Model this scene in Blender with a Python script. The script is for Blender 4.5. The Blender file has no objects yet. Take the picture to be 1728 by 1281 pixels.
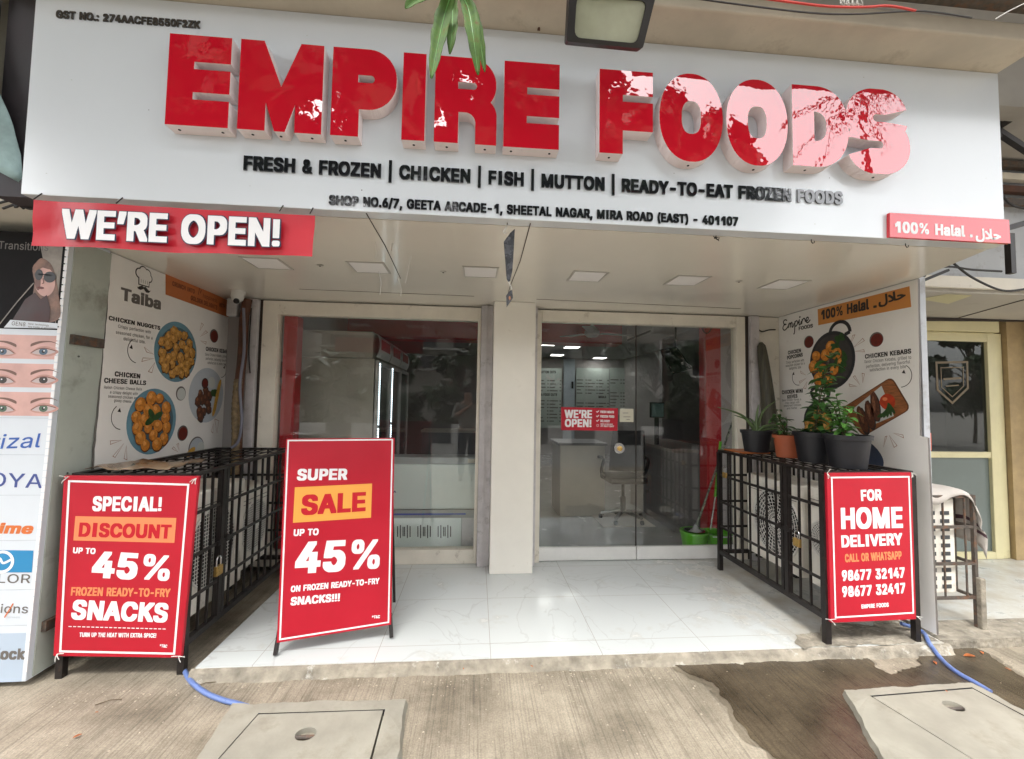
import bpy, math, random
from mathutils import Vector, Matrix, noise
from mathutils.geometry import delaunay_2d_cdt
random.seed(7)
SC = bpy.context.scene
COL = SC.collection
rad = math.radians
GZ = -.06            # level of the pavement below the shop floor

# ---------------------------------------------------------------- camera
EYE = Vector((0, 0, 1.5))
CR = Vector((0.99640227, -0.08320931, 0.01608484))
CD = Vector((0.02028832, 0.04992058, -0.9985471))
CF = Vector((0.08228545, 0.99528094, 0.05142915))
FPX = 719.034
cam = bpy.data.cameras.new("camera")
cam.sensor_fit = 'HORIZONTAL'; cam.sensor_width = 36; cam.lens = FPX / 1728 * 36
cam.clip_start = 0.05; cam.clip_end = 600
camo = bpy.data.objects.new("camera", cam); COL.objects.link(camo)
m = Matrix((CR, -CD, -CF)).transposed().to_4x4(); m.translation = EYE
camo.matrix_world = m
SC.camera = camo

# ---------------------------------------------------------------- sky, sun, exposure
SUN_EL, SUN_AZ = 58, 200          # sun behind the photographer, veiled by cloud
W = bpy.data.worlds.new("World"); SC.world = W; W.use_nodes = True
nt = W.node_tree; bg = nt.nodes['Background']
sky = nt.nodes.new('ShaderNodeTexSky'); sky.sky_type = 'NISHITA'; sky.sun_disc = False
sky.sun_elevation = rad(SUN_EL); sky.sun_rotation = rad(SUN_AZ); sky.air_density = 1.0; sky.dust_density = 4.0; sky.ozone_density = 1.0
hs = nt.nodes.new('ShaderNodeHueSaturation'); hs.inputs['Saturation'].default_value = .08
nt.links.new(sky.outputs[0], hs.inputs['Color']); nt.links.new(hs.outputs[0], bg.inputs['Color'])
bg.inputs['Strength'].default_value = .15
sl = bpy.data.lights.new("sun", 'SUN'); sl.energy = .6; sl.angle = rad(20); sl.color = (1, .96, .9)
so = bpy.data.objects.new("sun", sl); COL.objects.link(so)
so.location = (-4, -12, 18)
sd = Vector((math.sin(rad(SUN_AZ)) * math.cos(rad(SUN_EL)), math.cos(rad(SUN_AZ)) * math.cos(rad(SUN_EL)), math.sin(rad(SUN_EL))))
so.rotation_euler = sd.to_track_quat('Z', 'Y').to_euler()
SC.view_settings.view_transform = 'Standard'; SC.view_settings.look = 'None'
SC.view_settings.exposure = 2.5; SC.view_settings.gamma = 1
try:
    SC.cycles.max_bounces = 8; SC.cycles.transparent_max_bounces = 12; SC.cycles.use_denoising = True
except Exception: pass

# ---------------------------------------------------------------- materials
def M(name, col, rough=.55, spec=.5, metal=0, var=0, vs=6, vcol=None, bump=0, bs=60, coat=0, emis=0, stretch=None, dirt=None, bdist=.004, coatr=.05, detail=4):
    mt = bpy.data.materials.new(name); mt.use_nodes = True
    n = mt.node_tree.nodes; l = mt.node_tree.links; b = n['Principled BSDF']
    b.inputs['Base Color'].default_value = (*col, 1); b.inputs['Roughness'].default_value = rough
    b.inputs['Specular IOR Level'].default_value = spec; b.inputs['Metallic'].default_value = metal
    b.inputs['Coat Weight'].default_value = coat; b.inputs['Coat Roughness'].default_value = coatr
    tc = n.new('ShaderNodeTexCoord'); src = tc.outputs['Object']
    if stretch:
        mp = n.new('ShaderNodeMapping'); mp.inputs['Scale'].default_value = stretch; l.new(src, mp.inputs[0]); ssrc = mp.outputs[0]
    else: ssrc = src
    cur = None
    if var or vcol:
        nz = n.new('ShaderNodeTexNoise'); nz.inputs['Scale'].default_value = vs; nz.inputs['Detail'].default_value = detail; nz.inputs['Roughness'].default_value = .62; l.new(ssrc, nz.inputs['Vector'])
        rp = n.new('ShaderNodeValToRGB'); rp.color_ramp.elements[0].position = .33; rp.color_ramp.elements[1].position = .68
        c2 = vcol or tuple(min(1, c * (1 + var)) for c in col)
        c1 = col if vcol else tuple(c * (1 - var) for c in col)
        rp.color_ramp.elements[0].color = (*c1, 1); rp.color_ramp.elements[1].color = (*c2, 1)
        l.new(nz.outputs['Fac'], rp.inputs[0]); cur = rp.outputs[0]
        ra = n.new('ShaderNodeMapRange'); ra.inputs['From Min'].default_value = .3; ra.inputs['From Max'].default_value = .7
        ra.inputs['To Min'].default_value = max(0, rough - (.08 if var >= .05 or vcol else .015)); ra.inputs['To Max'].default_value = min(1, rough + (.1 if var >= .05 or vcol else .02))
        l.new(nz.outputs['Fac'], ra.inputs[0]); l.new(ra.outputs[0], b.inputs['Roughness'])
    if dirt:
        dc, lo, hi, ds = dirt
        nz2 = n.new('ShaderNodeTexNoise'); nz2.inputs['Scale'].default_value = ds; nz2.inputs['Detail'].default_value = 8; nz2.inputs['Roughness'].default_value = .7; l.new(src, nz2.inputs['Vector'])
        r2 = n.new('ShaderNodeMapRange'); r2.inputs['From Min'].default_value = lo; r2.inputs['From Max'].default_value = hi; l.new(nz2.outputs['Fac'], r2.inputs[0])
        mx = n.new('ShaderNodeMix'); mx.data_type = 'RGBA'; mx.inputs['B'].default_value = (*dc, 1); mx.inputs['A'].default_value = (*col, 1)
        l.new(r2.outputs[0], mx.inputs['Factor'])
        if cur: l.new(cur, mx.inputs['A'])
        cur = mx.outputs['Result']
    if cur: l.new(cur, b.inputs['Base Color'])
    if bump:
        nb = n.new('ShaderNodeTexNoise'); nb.inputs['Scale'].default_value = bs; nb.inputs['Detail'].default_value = 5; l.new(ssrc, nb.inputs['Vector'])
        bp = n.new('ShaderNodeBump'); bp.inputs['Strength'].default_value = bump; bp.inputs['Distance'].default_value = bdist
        l.new(nb.outputs['Fac'], bp.inputs['Height']); l.new(bp.outputs[0], b.inputs['Normal'])
        if coat: l.new(bp.outputs[0], b.inputs['Coat Normal'])
    if emis:
        b.inputs['Emission Color'].default_value = (*col, 1); b.inputs['Emission Strength'].default_value = emis
    return mt

def glass(name, tint=(1, 1, 1), ior=1.5, rough=0.0, haze=0.0, boost=1.0):
    mt = bpy.data.materials.new(name); mt.use_nodes = True; n = mt.node_tree.nodes; l = mt.node_tree.links; n.clear()
    o = n.new('ShaderNodeOutputMaterial'); tr = n.new('ShaderNodeBsdfTransparent'); tr.inputs[0].default_value = (*tint, 1)
    gl = n.new('ShaderNodeBsdfGlossy'); gl.inputs['Roughness'].default_value = rough
    # Schlick reflectance, the same from both faces of the pane
    r0 = ((ior - 1) / (ior + 1)) ** 2
    lw = n.new('ShaderNodeLayerWeight'); lw.inputs['Blend'].default_value = .5
    pw = n.new('ShaderNodeMath'); pw.operation = 'POWER'; pw.inputs[1].default_value = 5; l.new(lw.outputs['Facing'], pw.inputs[0])
    fr = n.new('ShaderNodeMath'); fr.operation = 'MULTIPLY_ADD'; fr.inputs[1].default_value = 1 - r0; fr.inputs[2].default_value = r0; l.new(pw.outputs[0], fr.inputs[0])
    mx = n.new('ShaderNodeMixShader'); l.new(tr.outputs[0], mx.inputs[1]); l.new(gl.outputs[0], mx.inputs[2])
    l.new(fr.outputs[0], mx.inputs[0]); out = mx.outputs[0]
    if haze:
        df = n.new('ShaderNodeBsdfDiffuse'); df.inputs[0].default_value = (.6, .58, .55, 1)
        nz = n.new('ShaderNodeTexNoise'); nz.inputs['Scale'].default_value = 2.5; nz.inputs['Detail'].default_value = 6
        tc = n.new('ShaderNodeTexCoord'); l.new(tc.outputs['Object'], nz.inputs['Vector'])
        mr = n.new('ShaderNodeMapRange'); mr.inputs['To Max'].default_value = haze; mr.inputs['From Min'].default_value = .3; mr.inputs['From Max'].default_value = .75
        l.new(nz.outputs['Fac'], mr.inputs[0])
        m2 = n.new('ShaderNodeMixShader'); l.new(mr.outputs[0], m2.inputs[0]); l.new(out, m2.inputs[1]); l.new(df.outputs[0], m2.inputs[2]); out = m2.outputs[0]
    l.new(out, o.inputs[0]); return mt

RED = (.45, .009, .025)
mat = dict(
    white_board=M("acp_white", (.655, .69, .725), .22, .5, var=.012, vs=2, coat=.6, coatr=.12),
    letter_red=M("acrylic_red", (.60, .010, .026), .6, .0, coat=1, bump=.20, bs=1.5, bdist=.025, coatr=.0, detail=.5),
    letter_side=M("acrylic_side", (.78, .68, .68), .45, var=.04, vs=8, dirt=((.45, .38, .36), .6, .85, 7)),
    ink=M("black_acrylic", (.012, .013, .016), .08, .6, coat=1, coatr=.03, bump=.2, bs=5, bdist=.01),
    soffit=M("acp_cream", (.77, .735, .655), .24, .5, var=.03, vs=1.2, coat=.5, coatr=.1),
    overhang=M("painted_concrete", (.52, .46, .37), .8, var=.12, vs=3, bump=.2, bs=40, dirt=((.22, .18, .13), .55, .8, 3)),
    cream=M("cream_frame", (.76, .71, .61), .5, var=.06, vs=5, bump=.08, bs=30, dirt=((.26, .2, .14), .6, .78, 6)),
    pillar=M("acp_pillar", (.80, .765, .69), .3, var=.03, vs=3, dirt=((.4, .34, .26), .64, .85, 3)),
    whiteplastic=M("white_rail", (.78, .77, .74), .35, var=.04, vs=6, dirt=((.4, .34, .25), .63, .85, 7)),
    greymetal=M("grey_channel", (.56, .53, .53), .5, metal=.1, var=.12, vs=9, dirt=((.16, .13, .1), .58, .8, 8)),
    darkgap=M("dark_rust", (.035, .025, .02), .8, var=.4, vs=12),
    red=M("vinyl_red", RED, .36, .4, var=.06, vs=4, bump=.12, bs=7, bdist=.01),
    redpaint=M("red_laminate", (.42, .008, .016), .35, var=.06, vs=4),
    wht=M("vinyl_white", (.80, .79, .80), .4, .4),
    orange=M("vinyl_orange", (.80, .30, .08), .4, .4),
    peach=M("vinyl_peach", (.78, .24, .10), .4, .4),
    navy=M("vinyl_navy", (.02, .022, .06), .4),
    redtxt=M("vinyl_redtext", (.50, .008, .02), .4, .4),
    banner=M("flex_red", (.52, .015, .03), .33, .5, var=.05, vs=3, bump=.35, bs=9, bdist=.01),
    iron=M("black_iron", (.018, .014, .013), .42, .5, metal=.2, var=.4, vs=25, bump=.2, bs=120, dirt=((.09, .05, .03), .6, .8, 18)),
    rust=M("rusty_iron", (.085, .07, .058), .7, var=.4, vs=30, dirt=((.2, .08, .03), .5, .75, 20)),
    acwhite=M("ac_casing", (.80, .76, .68), .5, var=.05, vs=4, dirt=((.3, .25, .18), .55, .8, 5)),
    acgrill=M("ac_grill", (.74, .72, .67), .5),
    black=M("black_plastic", (.006, .006, .007), .6, .2, var=.2, vs=10),
    dark=M("dark_void", (.01, .01, .011), .7),
    brass=M("brass", (.62, .40, .13), .32, metal=.9, var=.15, vs=40),
    steel=M("steel", (.6, .6, .6), .22, metal=1),
    poster=M("poster_vinyl", (.80, .775, .74), .42, .4, var=.03, vs=3, dirt=((.45, .4, .33), .62, .85, 2.5)),
    pdark=M("print_black", (.03, .024, .022), .5),
    pgrey=M("print_grey", (.13, .115, .105), .5),
    pline=M("print_brown", (.34, .13, .05), .5),
    porange=M("print_orange", (.62, .25, .06), .45, var=.03, vs=4),
    prust=M("print_rust", (.50, .15, .045), .45, var=.05, vs=4),
    prustdark=M("print_rust_dark", (.2, .05, .018), .45),
    bowl=M("print_bowl", (.13, .27, .34), .45, var=.15, vs=8),
    bowlin=M("print_bowl_inner", (.06, .12, .15), .45, var=.2, vs=8),
    plate=M("print_plate", (.48, .52, .56), .45, var=.05, vs=8),
    nug1=M("print_nugget", (.45, .22, .045), .5, var=.45, vs=42), nug2=M("print_nugget_shade", (.10, .036, .008), .5, var=.4, vs=60),
    ball1=M("print_ball", (.56, .20, .025), .5, var=.32, vs=40), ball2=M("print_ball_shade", (.13, .032, .006), .5, var=.35, vs=60),
    pan=M("print_pan", (.022, .022, .025), .45), herb=M("print_herb", (.025, .075, .016), .5, var=.4, vs=40),
    meat=M("print_meat", (.10, .035, .018), .5, var=.5, vs=50), fries=M("print_fries", (.6, .33, .05), .5, var=.25, vs=50),
    sauce=M("print_sauce", (.13, .014, .008), .45, var=.3, vs=50), tomato=M("print_tomato", (.45, .045, .012), .45, var=.25, vs=25),
    wood=M("print_wood", (.28, .10, .035), .5, var=.35, vs=14, stretch=(1, 1, 6)), woodd=M("print_wood_edge", (.12, .04, .015), .5, var=.3, vs=20),
    paper=M("print_paper", (.56, .58, .55), .5),
    tile=None, concrete=None,
    aluwall=M("left_wall", (.42, .45, .40), .6, var=.08, vs=3, dirt=((.2, .2, .16), .55, .8, 4)),
    darkpost=M("dark_post", (.04, .033, .032), .7, var=.5, vs=9, dirt=((.2, .17, .15), .66, .72, 30)),
    lbwhite=M("lightbox_white", (.62, .66, .71), .35, var=.02, vs=3),
    skin=M("print_skin", (.62, .37, .33), .5, var=.12, vs=6), skind=M("print_skin_dark", (.20, .09, .07), .5, var=.2, vs=9),
    hair=M("print_hair", (.20, .11, .08), .5, var=.5, vs=14), coatm=M("print_coat", (.045, .012, .012), .5, var=.3, vs=10),
    photod=M("print_photo_dark", (.012, .011, .012), .7, .12, var=.3, vs=5), photog=M("print_photo_grey", (.24, .21, .18), .5, var=.4, vs=6),
    eyew=M("print_eyewhite", (.50, .42, .41), .5), brow=M("print_brow", (.17, .09, .07), .5),
    irisb=M("print_iris_blue", (.07, .115, .17), .5), irisk=M("print_iris_brown", (.05, .035, .03), .5), irisg=M("print_iris_green", (.075, .13, .085), .5),
    ltblue=M("print_blue", (.03, .10, .38), .5), hoya=M("print_hoya", (.05, .075, .26), .5), lbo=M("print_lborange", (.62, .15, .03), .5), essb=M("print_essblue", (.02, .22, .45), .5), lbblue2=M("print_paleblue", (.42, .5, .60), .4),
    hose=M("hose_blue", (.11, .17, .38), .35, var=.1, vs=30),
    pot=M("pot_black", (.011, .011, .014), .5, var=.15, vs=10), terr=M("pot_terracotta", (.40, .10, .04), .6, var=.1, vs=10), soil=M("soil", (.03, .02, .014), .95, bump=1, bs=60),
    leaf=M("leaf_green", (.05, .14, .03), .42, var=.4, vs=25), leafb=M("leaf_bright", (.10, .26, .05), .42, var=.3, vs=25), aloe=M("aloe_green", (.09, .14, .05), .45, var=.25, vs=25),
    mango=M("mango_leaf", (.050, .105, .016), .6, .2, var=.4, vs=30, dirt=((.085, .03, .012), .55, .68, 30)), twig=M("twig", (.10, .07, .04), .8),
    green=M("bucket_green", (.14, .55, .025), .35, var=.05, vs=8),
    fridge=M("cooler_side", (.42, .385, .34), .4, var=.05, vs=3), fdark=M("cooler_inside", (.05, .055, .06), .5),
    freezer=M("freezer_white", (.74, .80, .78), .32, var=.02, vs=3, coat=.4), freezerg=M("freezer_trim", (.36, .38, .38), .4), fblue=M("freezer_stripe", (.07, .12, .45), .4),
    iwall=M("inner_wall", (.33, .31, .30), .7, var=.05, vs=2), ifloor=M("inner_floor", (.34, .34, .335), .2, var=.05, vs=3, coat=.3), iceil=M("inner_ceiling", (.30, .29, .28), .8, var=.04, vs=2),
    menu=M("menu_board", (.42, .48, .44), .4, var=.03, vs=2), counter=M("counter_grey", (.19, .18, .185), .35, var=.1, vs=3), cwhite=M("counter_beige", (.52, .47, .40), .4, var=.05, vs=3),
    lamp=M("led_panel", (1, .98, .95), .4, emis=3), lampoff=M("led_diffuser", (.84, .82, .81), .35, spec=.3), led=M("led_strip", (.75, .92, 1), .4, emis=1.3),
    lampframe=M("led_frame", (.42, .40, .36), .4),
    screen=M("screen_dark", (.01, .013, .012), .12, coat=.6), tarp=M("tarp_teal", (.30, .42, .42), .45, var=.25, vs=6, bump=.8, bs=5, bdist=.05), oldblue=M("old_sign_blue", (.018, .07, .19), .45, var=.15, vs=6), oldwhite=M("old_sign_white", (.42, .42, .42), .5, var=.15, vs=10),
    pipewrap=M("pipe_wrap", (.09, .035, .018), .7, var=.35, vs=14, bump=.6, bs=22), foil=M("pipe_tan", (.20, .14, .07), .6, var=.4, vs=30, bump=.8, bs=60),
    ywood=M("cream_door", (.66, .60, .36), .45, var=.05, vs=5, dirt=((.3, .22, .1), .62, .85, 4)), tanwall=M("tan_wall", (.40, .29, .15), .8, var=.2, vs=5), blwall=M("blue_grey_wall", (.50, .52, .55), .7, var=.08, vs=4, dirt=((.25, .22, .2), .55, .75, 5)),
    gold=M("gold_print", (.11, .068, .016), .4, var=.1, vs=10), frost=M("frosted", (.14, .17, .16), .35, var=.08, vs=3),
    cloth=M("towel", (.50, .46, .42), .9, var=.08, vs=12, bump=.5, bs=200), stripe=M("towel_stripe", (.08, .04, .05), .9),
    flood=M("flood_glass", (.36, .37, .27), .15, var=.12, vs=5, coat=.8), floodb=M("flood_body", (.018, .015, .014), .5, var=.2, vs=8),
    wirered=M("wire_red", (.5, .03, .02), .5), wire=M("wire_black", (.02, .017, .016), .6), white=M("white_cord", (.60, .585, .55), .6),
    fallen=M("fallen_leaf", (.32, .09, .02), .6, var=.35, vs=30), pebble=M("pebble", (.36, .31, .24), .9, var=.3, vs=30),
    foilpack=M("foil_pack", (.05, .05, .055), .25, metal=.4, var=.6, vs=25, bump=.8, bs=20, bdist=.01),
    asphalt=M("road_concrete", (.27, .26, .24), .9, var=.25, vs=4), kerbw=M("kerb_white", (.55, .53, .5), .7, var=.1, vs=5), kerbb=M("kerb_black", (.03, .03, .03), .7),
    bldg=M("far_wall", (.34, .32, .29), .85, var=.15, vs=1.5), bldgw=M("far_window", (.02, .022, .025), .2), bark=M("bark", (.07, .05, .035), .9, var=.4, vs=8), crown=M("crown_leaf", (.022, .05, .013), .55, var=.5, vs=1.5),
    shirt=M("shirt_grey", (.22, .23, .21), .85, var=.1, vs=10), trousers=M("trousers_dark", (.02, .024, .04), .85), skinr=M("skin", (.28, .15, .09), .55), hairb=M("hair_black", (.01, .009, .009), .6),
    glass=glass("window_glass", (.97, .985, .975), 1.72, haze=.012), glasslite=glass("thin_glass", (.9, .95, .93), 1.45), dglass=glass("neighbour_glass", (.30, .36, .32), 1.6, haze=.06),
    louvre=M('louvre_dark', (.05, .055, .06), .5), packfilm=M("plastic_film", (.24, .17, .11), .3, var=.4, vs=10, coat=.5),
    manh=None,
)
# marble-look tiles with joints
def tile_mat():
    mt = M("marble_tile", (.70, .72, .71), .12, .4, coat=.1); n = mt.node_tree.nodes; l = mt.node_tree.links; b = n['Principled BSDF']
    tc = n.new('ShaderNodeTexCoord'); sep = n.new('ShaderNodeSeparateXYZ'); l.new(tc.outputs['Object'], sep.inputs[0])
    def joint(out, period, off, w):
        a = n.new('ShaderNodeMath'); a.operation = 'SUBTRACT'; a.inputs[1].default_value = off; l.new(out, a.inputs[0])
        d = n.new('ShaderNodeMath'); d.operation = 'DIVIDE'; d.inputs[1].default_value = period; l.new(a.outputs[0], d.inputs[0])
        f = n.new('ShaderNodeMath'); f.operation = 'FRACT'; l.new(d.outputs[0], f.inputs[0])
        c = n.new('ShaderNodeMath'); c.operation = 'LESS_THAN'; c.inputs[1].default_value = w / period; l.new(f.outputs[0], c.inputs[0]); return c.outputs[0]
    j1 = joint(sep.outputs['X'], .6675, .113, .0035); j2 = joint(sep.outputs['Y'], .6075, 2.72, .0035)
    mx = n.new('ShaderNodeMath'); mx.operation = 'MAXIMUM'; l.new(j1, mx.inputs[0]); l.new(j2, mx.inputs[1])
    # veins: warped noise near its middle level
    nz = n.new('ShaderNodeTexNoise'); nz.inputs['Scale'].default_value = 1.5; nz.inputs['Detail'].default_value = 5; nz.inputs['Distortion'].default_value = .9; l.new(tc.outputs['Object'], nz.inputs['Vector'])
    s = n.new('ShaderNodeMath'); s.operation = 'SUBTRACT'; s.inputs[1].default_value = .5; l.new(nz.outputs['Fac'], s.inputs[0])
    ab = n.new('ShaderNodeMath'); ab.operation = 'ABSOLUTE'; l.new(s.outputs[0], ab.inputs[0])
    vr = n.new('ShaderNodeMapRange'); vr.inputs['From Min'].default_value = 0; vr.inputs['From Max'].default_value = .009; vr.inputs['To Min'].default_value = .46; vr.inputs['To Max'].default_value = 0; l.new(ab.outputs[0], vr.inputs[0])
    c1 = n.new('ShaderNodeMix'); c1.data_type = 'RGBA'; c1.inputs['A'].default_value = (.57, .595, .59, 1); c1.inputs['B'].default_value = (.42, .42, .41, 1); l.new(vr.outputs[0], c1.inputs['Factor'])
    # grime, strongest towards the step edge and cages
    nd = n.new('ShaderNodeTexNoise'); nd.inputs['Scale'].default_value = 2.6; nd.inputs['Detail'].default_value = 9; nd.inputs['Roughness'].default_value = .7; l.new(tc.outputs['Object'], nd.inputs['Vector'])
    ed = n.new('ShaderNodeMapRange'); ed.inputs['From Min'].default_value = 1.45; ed.inputs['From Max'].default_value = 2.3; ed.inputs['To Min'].default_value = 0; ed.inputs['To Max'].default_value = .22; ed.clamp = True; l.new(sep.outputs['X'], ed.inputs[0])
    sm = n.new('ShaderNodeMath'); sm.operation = 'ADD'; l.new(nd.outputs['Fac'], sm.inputs[0]); l.new(ed.outputs[0], sm.inputs[1])
    dr = n.new('ShaderNodeMapRange'); dr.inputs['From Min'].default_value = .57; dr.inputs['From Max'].default_value = .82; dr.inputs['To Max'].default_value = .75; l.new(sm.outputs[0], dr.inputs[0])
    c2 = n.new('ShaderNodeMix'); c2.data_type = 'RGBA'; c2.inputs['B'].default_value = (.40, .35, .27, 1); l.new(c1.outputs['Result'], c2.inputs['A']); l.new(dr.outputs[0], c2.inputs['Factor'])
    c3 = n.new('ShaderNodeMix'); c3.data_type = 'RGBA'; c3.inputs['B'].default_value = (.36, .34, .30, 1); l.new(c2.outputs['Result'], c3.inputs['A']); l.new(mx.outputs[0], c3.inputs['Factor'])
    l.new(c3.outputs['Result'], b.inputs['Base Color'])
    rr = n.new('ShaderNodeMapRange'); rr.inputs['To Min'].default_value = .19; rr.inputs['To Max'].default_value = .55; l.new(dr.outputs[0], rr.inputs[0]); l.new(rr.outputs[0], b.inputs['Roughness'])
    return mt
mat['letter_red'].node_tree.nodes['Principled BSDF'].inputs['Coat IOR'].default_value = 2.1
mat['tile'] = tile_mat()
# broom-finished concrete
def concrete_mat(name, base, dark, rough, groove=.9, spec=.4):
    mt = M(name, base, rough, spec); n = mt.node_tree.nodes; l = mt.node_tree.links; b = n['Principled BSDF']
    tc = n.new('ShaderNodeTexCoord'); mp = n.new('ShaderNodeMapping'); mp.inputs['Scale'].default_value = (95, 1.6, 1); mp.inputs['Rotation'].default_value = (0, 0, rad(-10)); l.new(tc.outputs['Object'], mp.inputs[0])
    g = n.new('ShaderNodeTexNoise'); g.inputs['Scale'].default_value = 1.0; g.inputs['Detail'].default_value = 3; g.inputs['Distortion'].default_value = .7; l.new(mp.outputs[0], g.inputs['Vector'])
    big = n.new('ShaderNodeTexNoise'); big.inputs['Scale'].default_value = 2.4; big.inputs['Detail'].default_value = 9; big.inputs['Roughness'].default_value = .68; l.new(tc.outputs['Object'], big.inputs['Vector'])
    fine = n.new('ShaderNodeTexNoise'); fine.inputs['Scale'].default_value = 130; fine.inputs['Detail'].default_value = 3; l.new(tc.outputs['Object'], fine.inputs['Vector'])
    r1 = n.new('ShaderNodeValToRGB'); r1.color_ramp.elements[0].position = .32; r1.color_ramp.elements[1].position = .66; r1.color_ramp.elements[0].color = (*dark, 1); r1.color_ramp.elements[1].color = (*base, 1); l.new(big.outputs['Fac'], r1.inputs[0])
    r2 = n.new('ShaderNodeMapRange'); r2.inputs['From Min'].default_value = .30; r2.inputs['From Max'].default_value = .52; r2.inputs['To Min'].default_value = .70; r2.inputs['To Max'].default_value = 1.05; l.new(g.outputs['Fac'], r2.inputs[0])
    r3 = n.new('ShaderNodeMapRange'); r3.inputs['From Min'].default_value = .3; r3.inputs['From Max'].default_value = .7; r3.inputs['To Min'].default_value = .82; r3.inputs['To Max'].default_value = 1.15; l.new(fine.outputs['Fac'], r3.inputs[0])
    mu = n.new('ShaderNodeMath'); mu.operation = 'MULTIPLY'; l.new(r2.outputs[0], mu.inputs[0]); l.new(r3.outputs[0], mu.inputs[1])
    vm = n.new('ShaderNodeVectorMath'); vm.operation = 'SCALE'; l.new(r1.outputs[0], vm.inputs[0]); l.new(mu.outputs[0], vm.inputs['Scale']); l.new(vm.outputs[0], b.inputs['Base Color'])
    ad = n.new('ShaderNodeMath'); ad.operation = 'MULTIPLY_ADD'; ad.inputs[1].default_value = .35; l.new(fine.outputs['Fac'], ad.inputs[0]); l.new(g.outputs['Fac'], ad.inputs[2])
    bp = n.new('ShaderNodeBump'); bp.inputs['Strength'].default_value = groove; bp.inputs['Distance'].default_value = .006; l.new(ad.outputs[0], bp.inputs['Height']); l.new(bp.outputs[0], b.inputs['Normal'])
    return mt
mat['concrete'] = concrete_mat("broomed_concrete", (.35, .305, .235), (.15, .126, .092), .85)
mat['wet'] = concrete_mat("wet_concrete", (.105, .082, .054), (.032, .024, .015), .2, groove=.5, spec=.6)
mat['damp'] = concrete_mat('damp_concrete', (.21, .178, .13), (.10, .082, .058), .6, groove=.7)
mat['manh'] = M("manhole_cement", (.265, .25, .205), .85, var=.14, vs=5, bump=.35, bs=60, dirt=((.17, .15, .11), .55, .8, 4))
mat['edge'] = M("step_cement", (.27, .24, .19), .9, var=.35, vs=9, bump=.9, bs=28, bdist=.02, dirt=((.5, .48, .43), .58, .7, 12))

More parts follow.
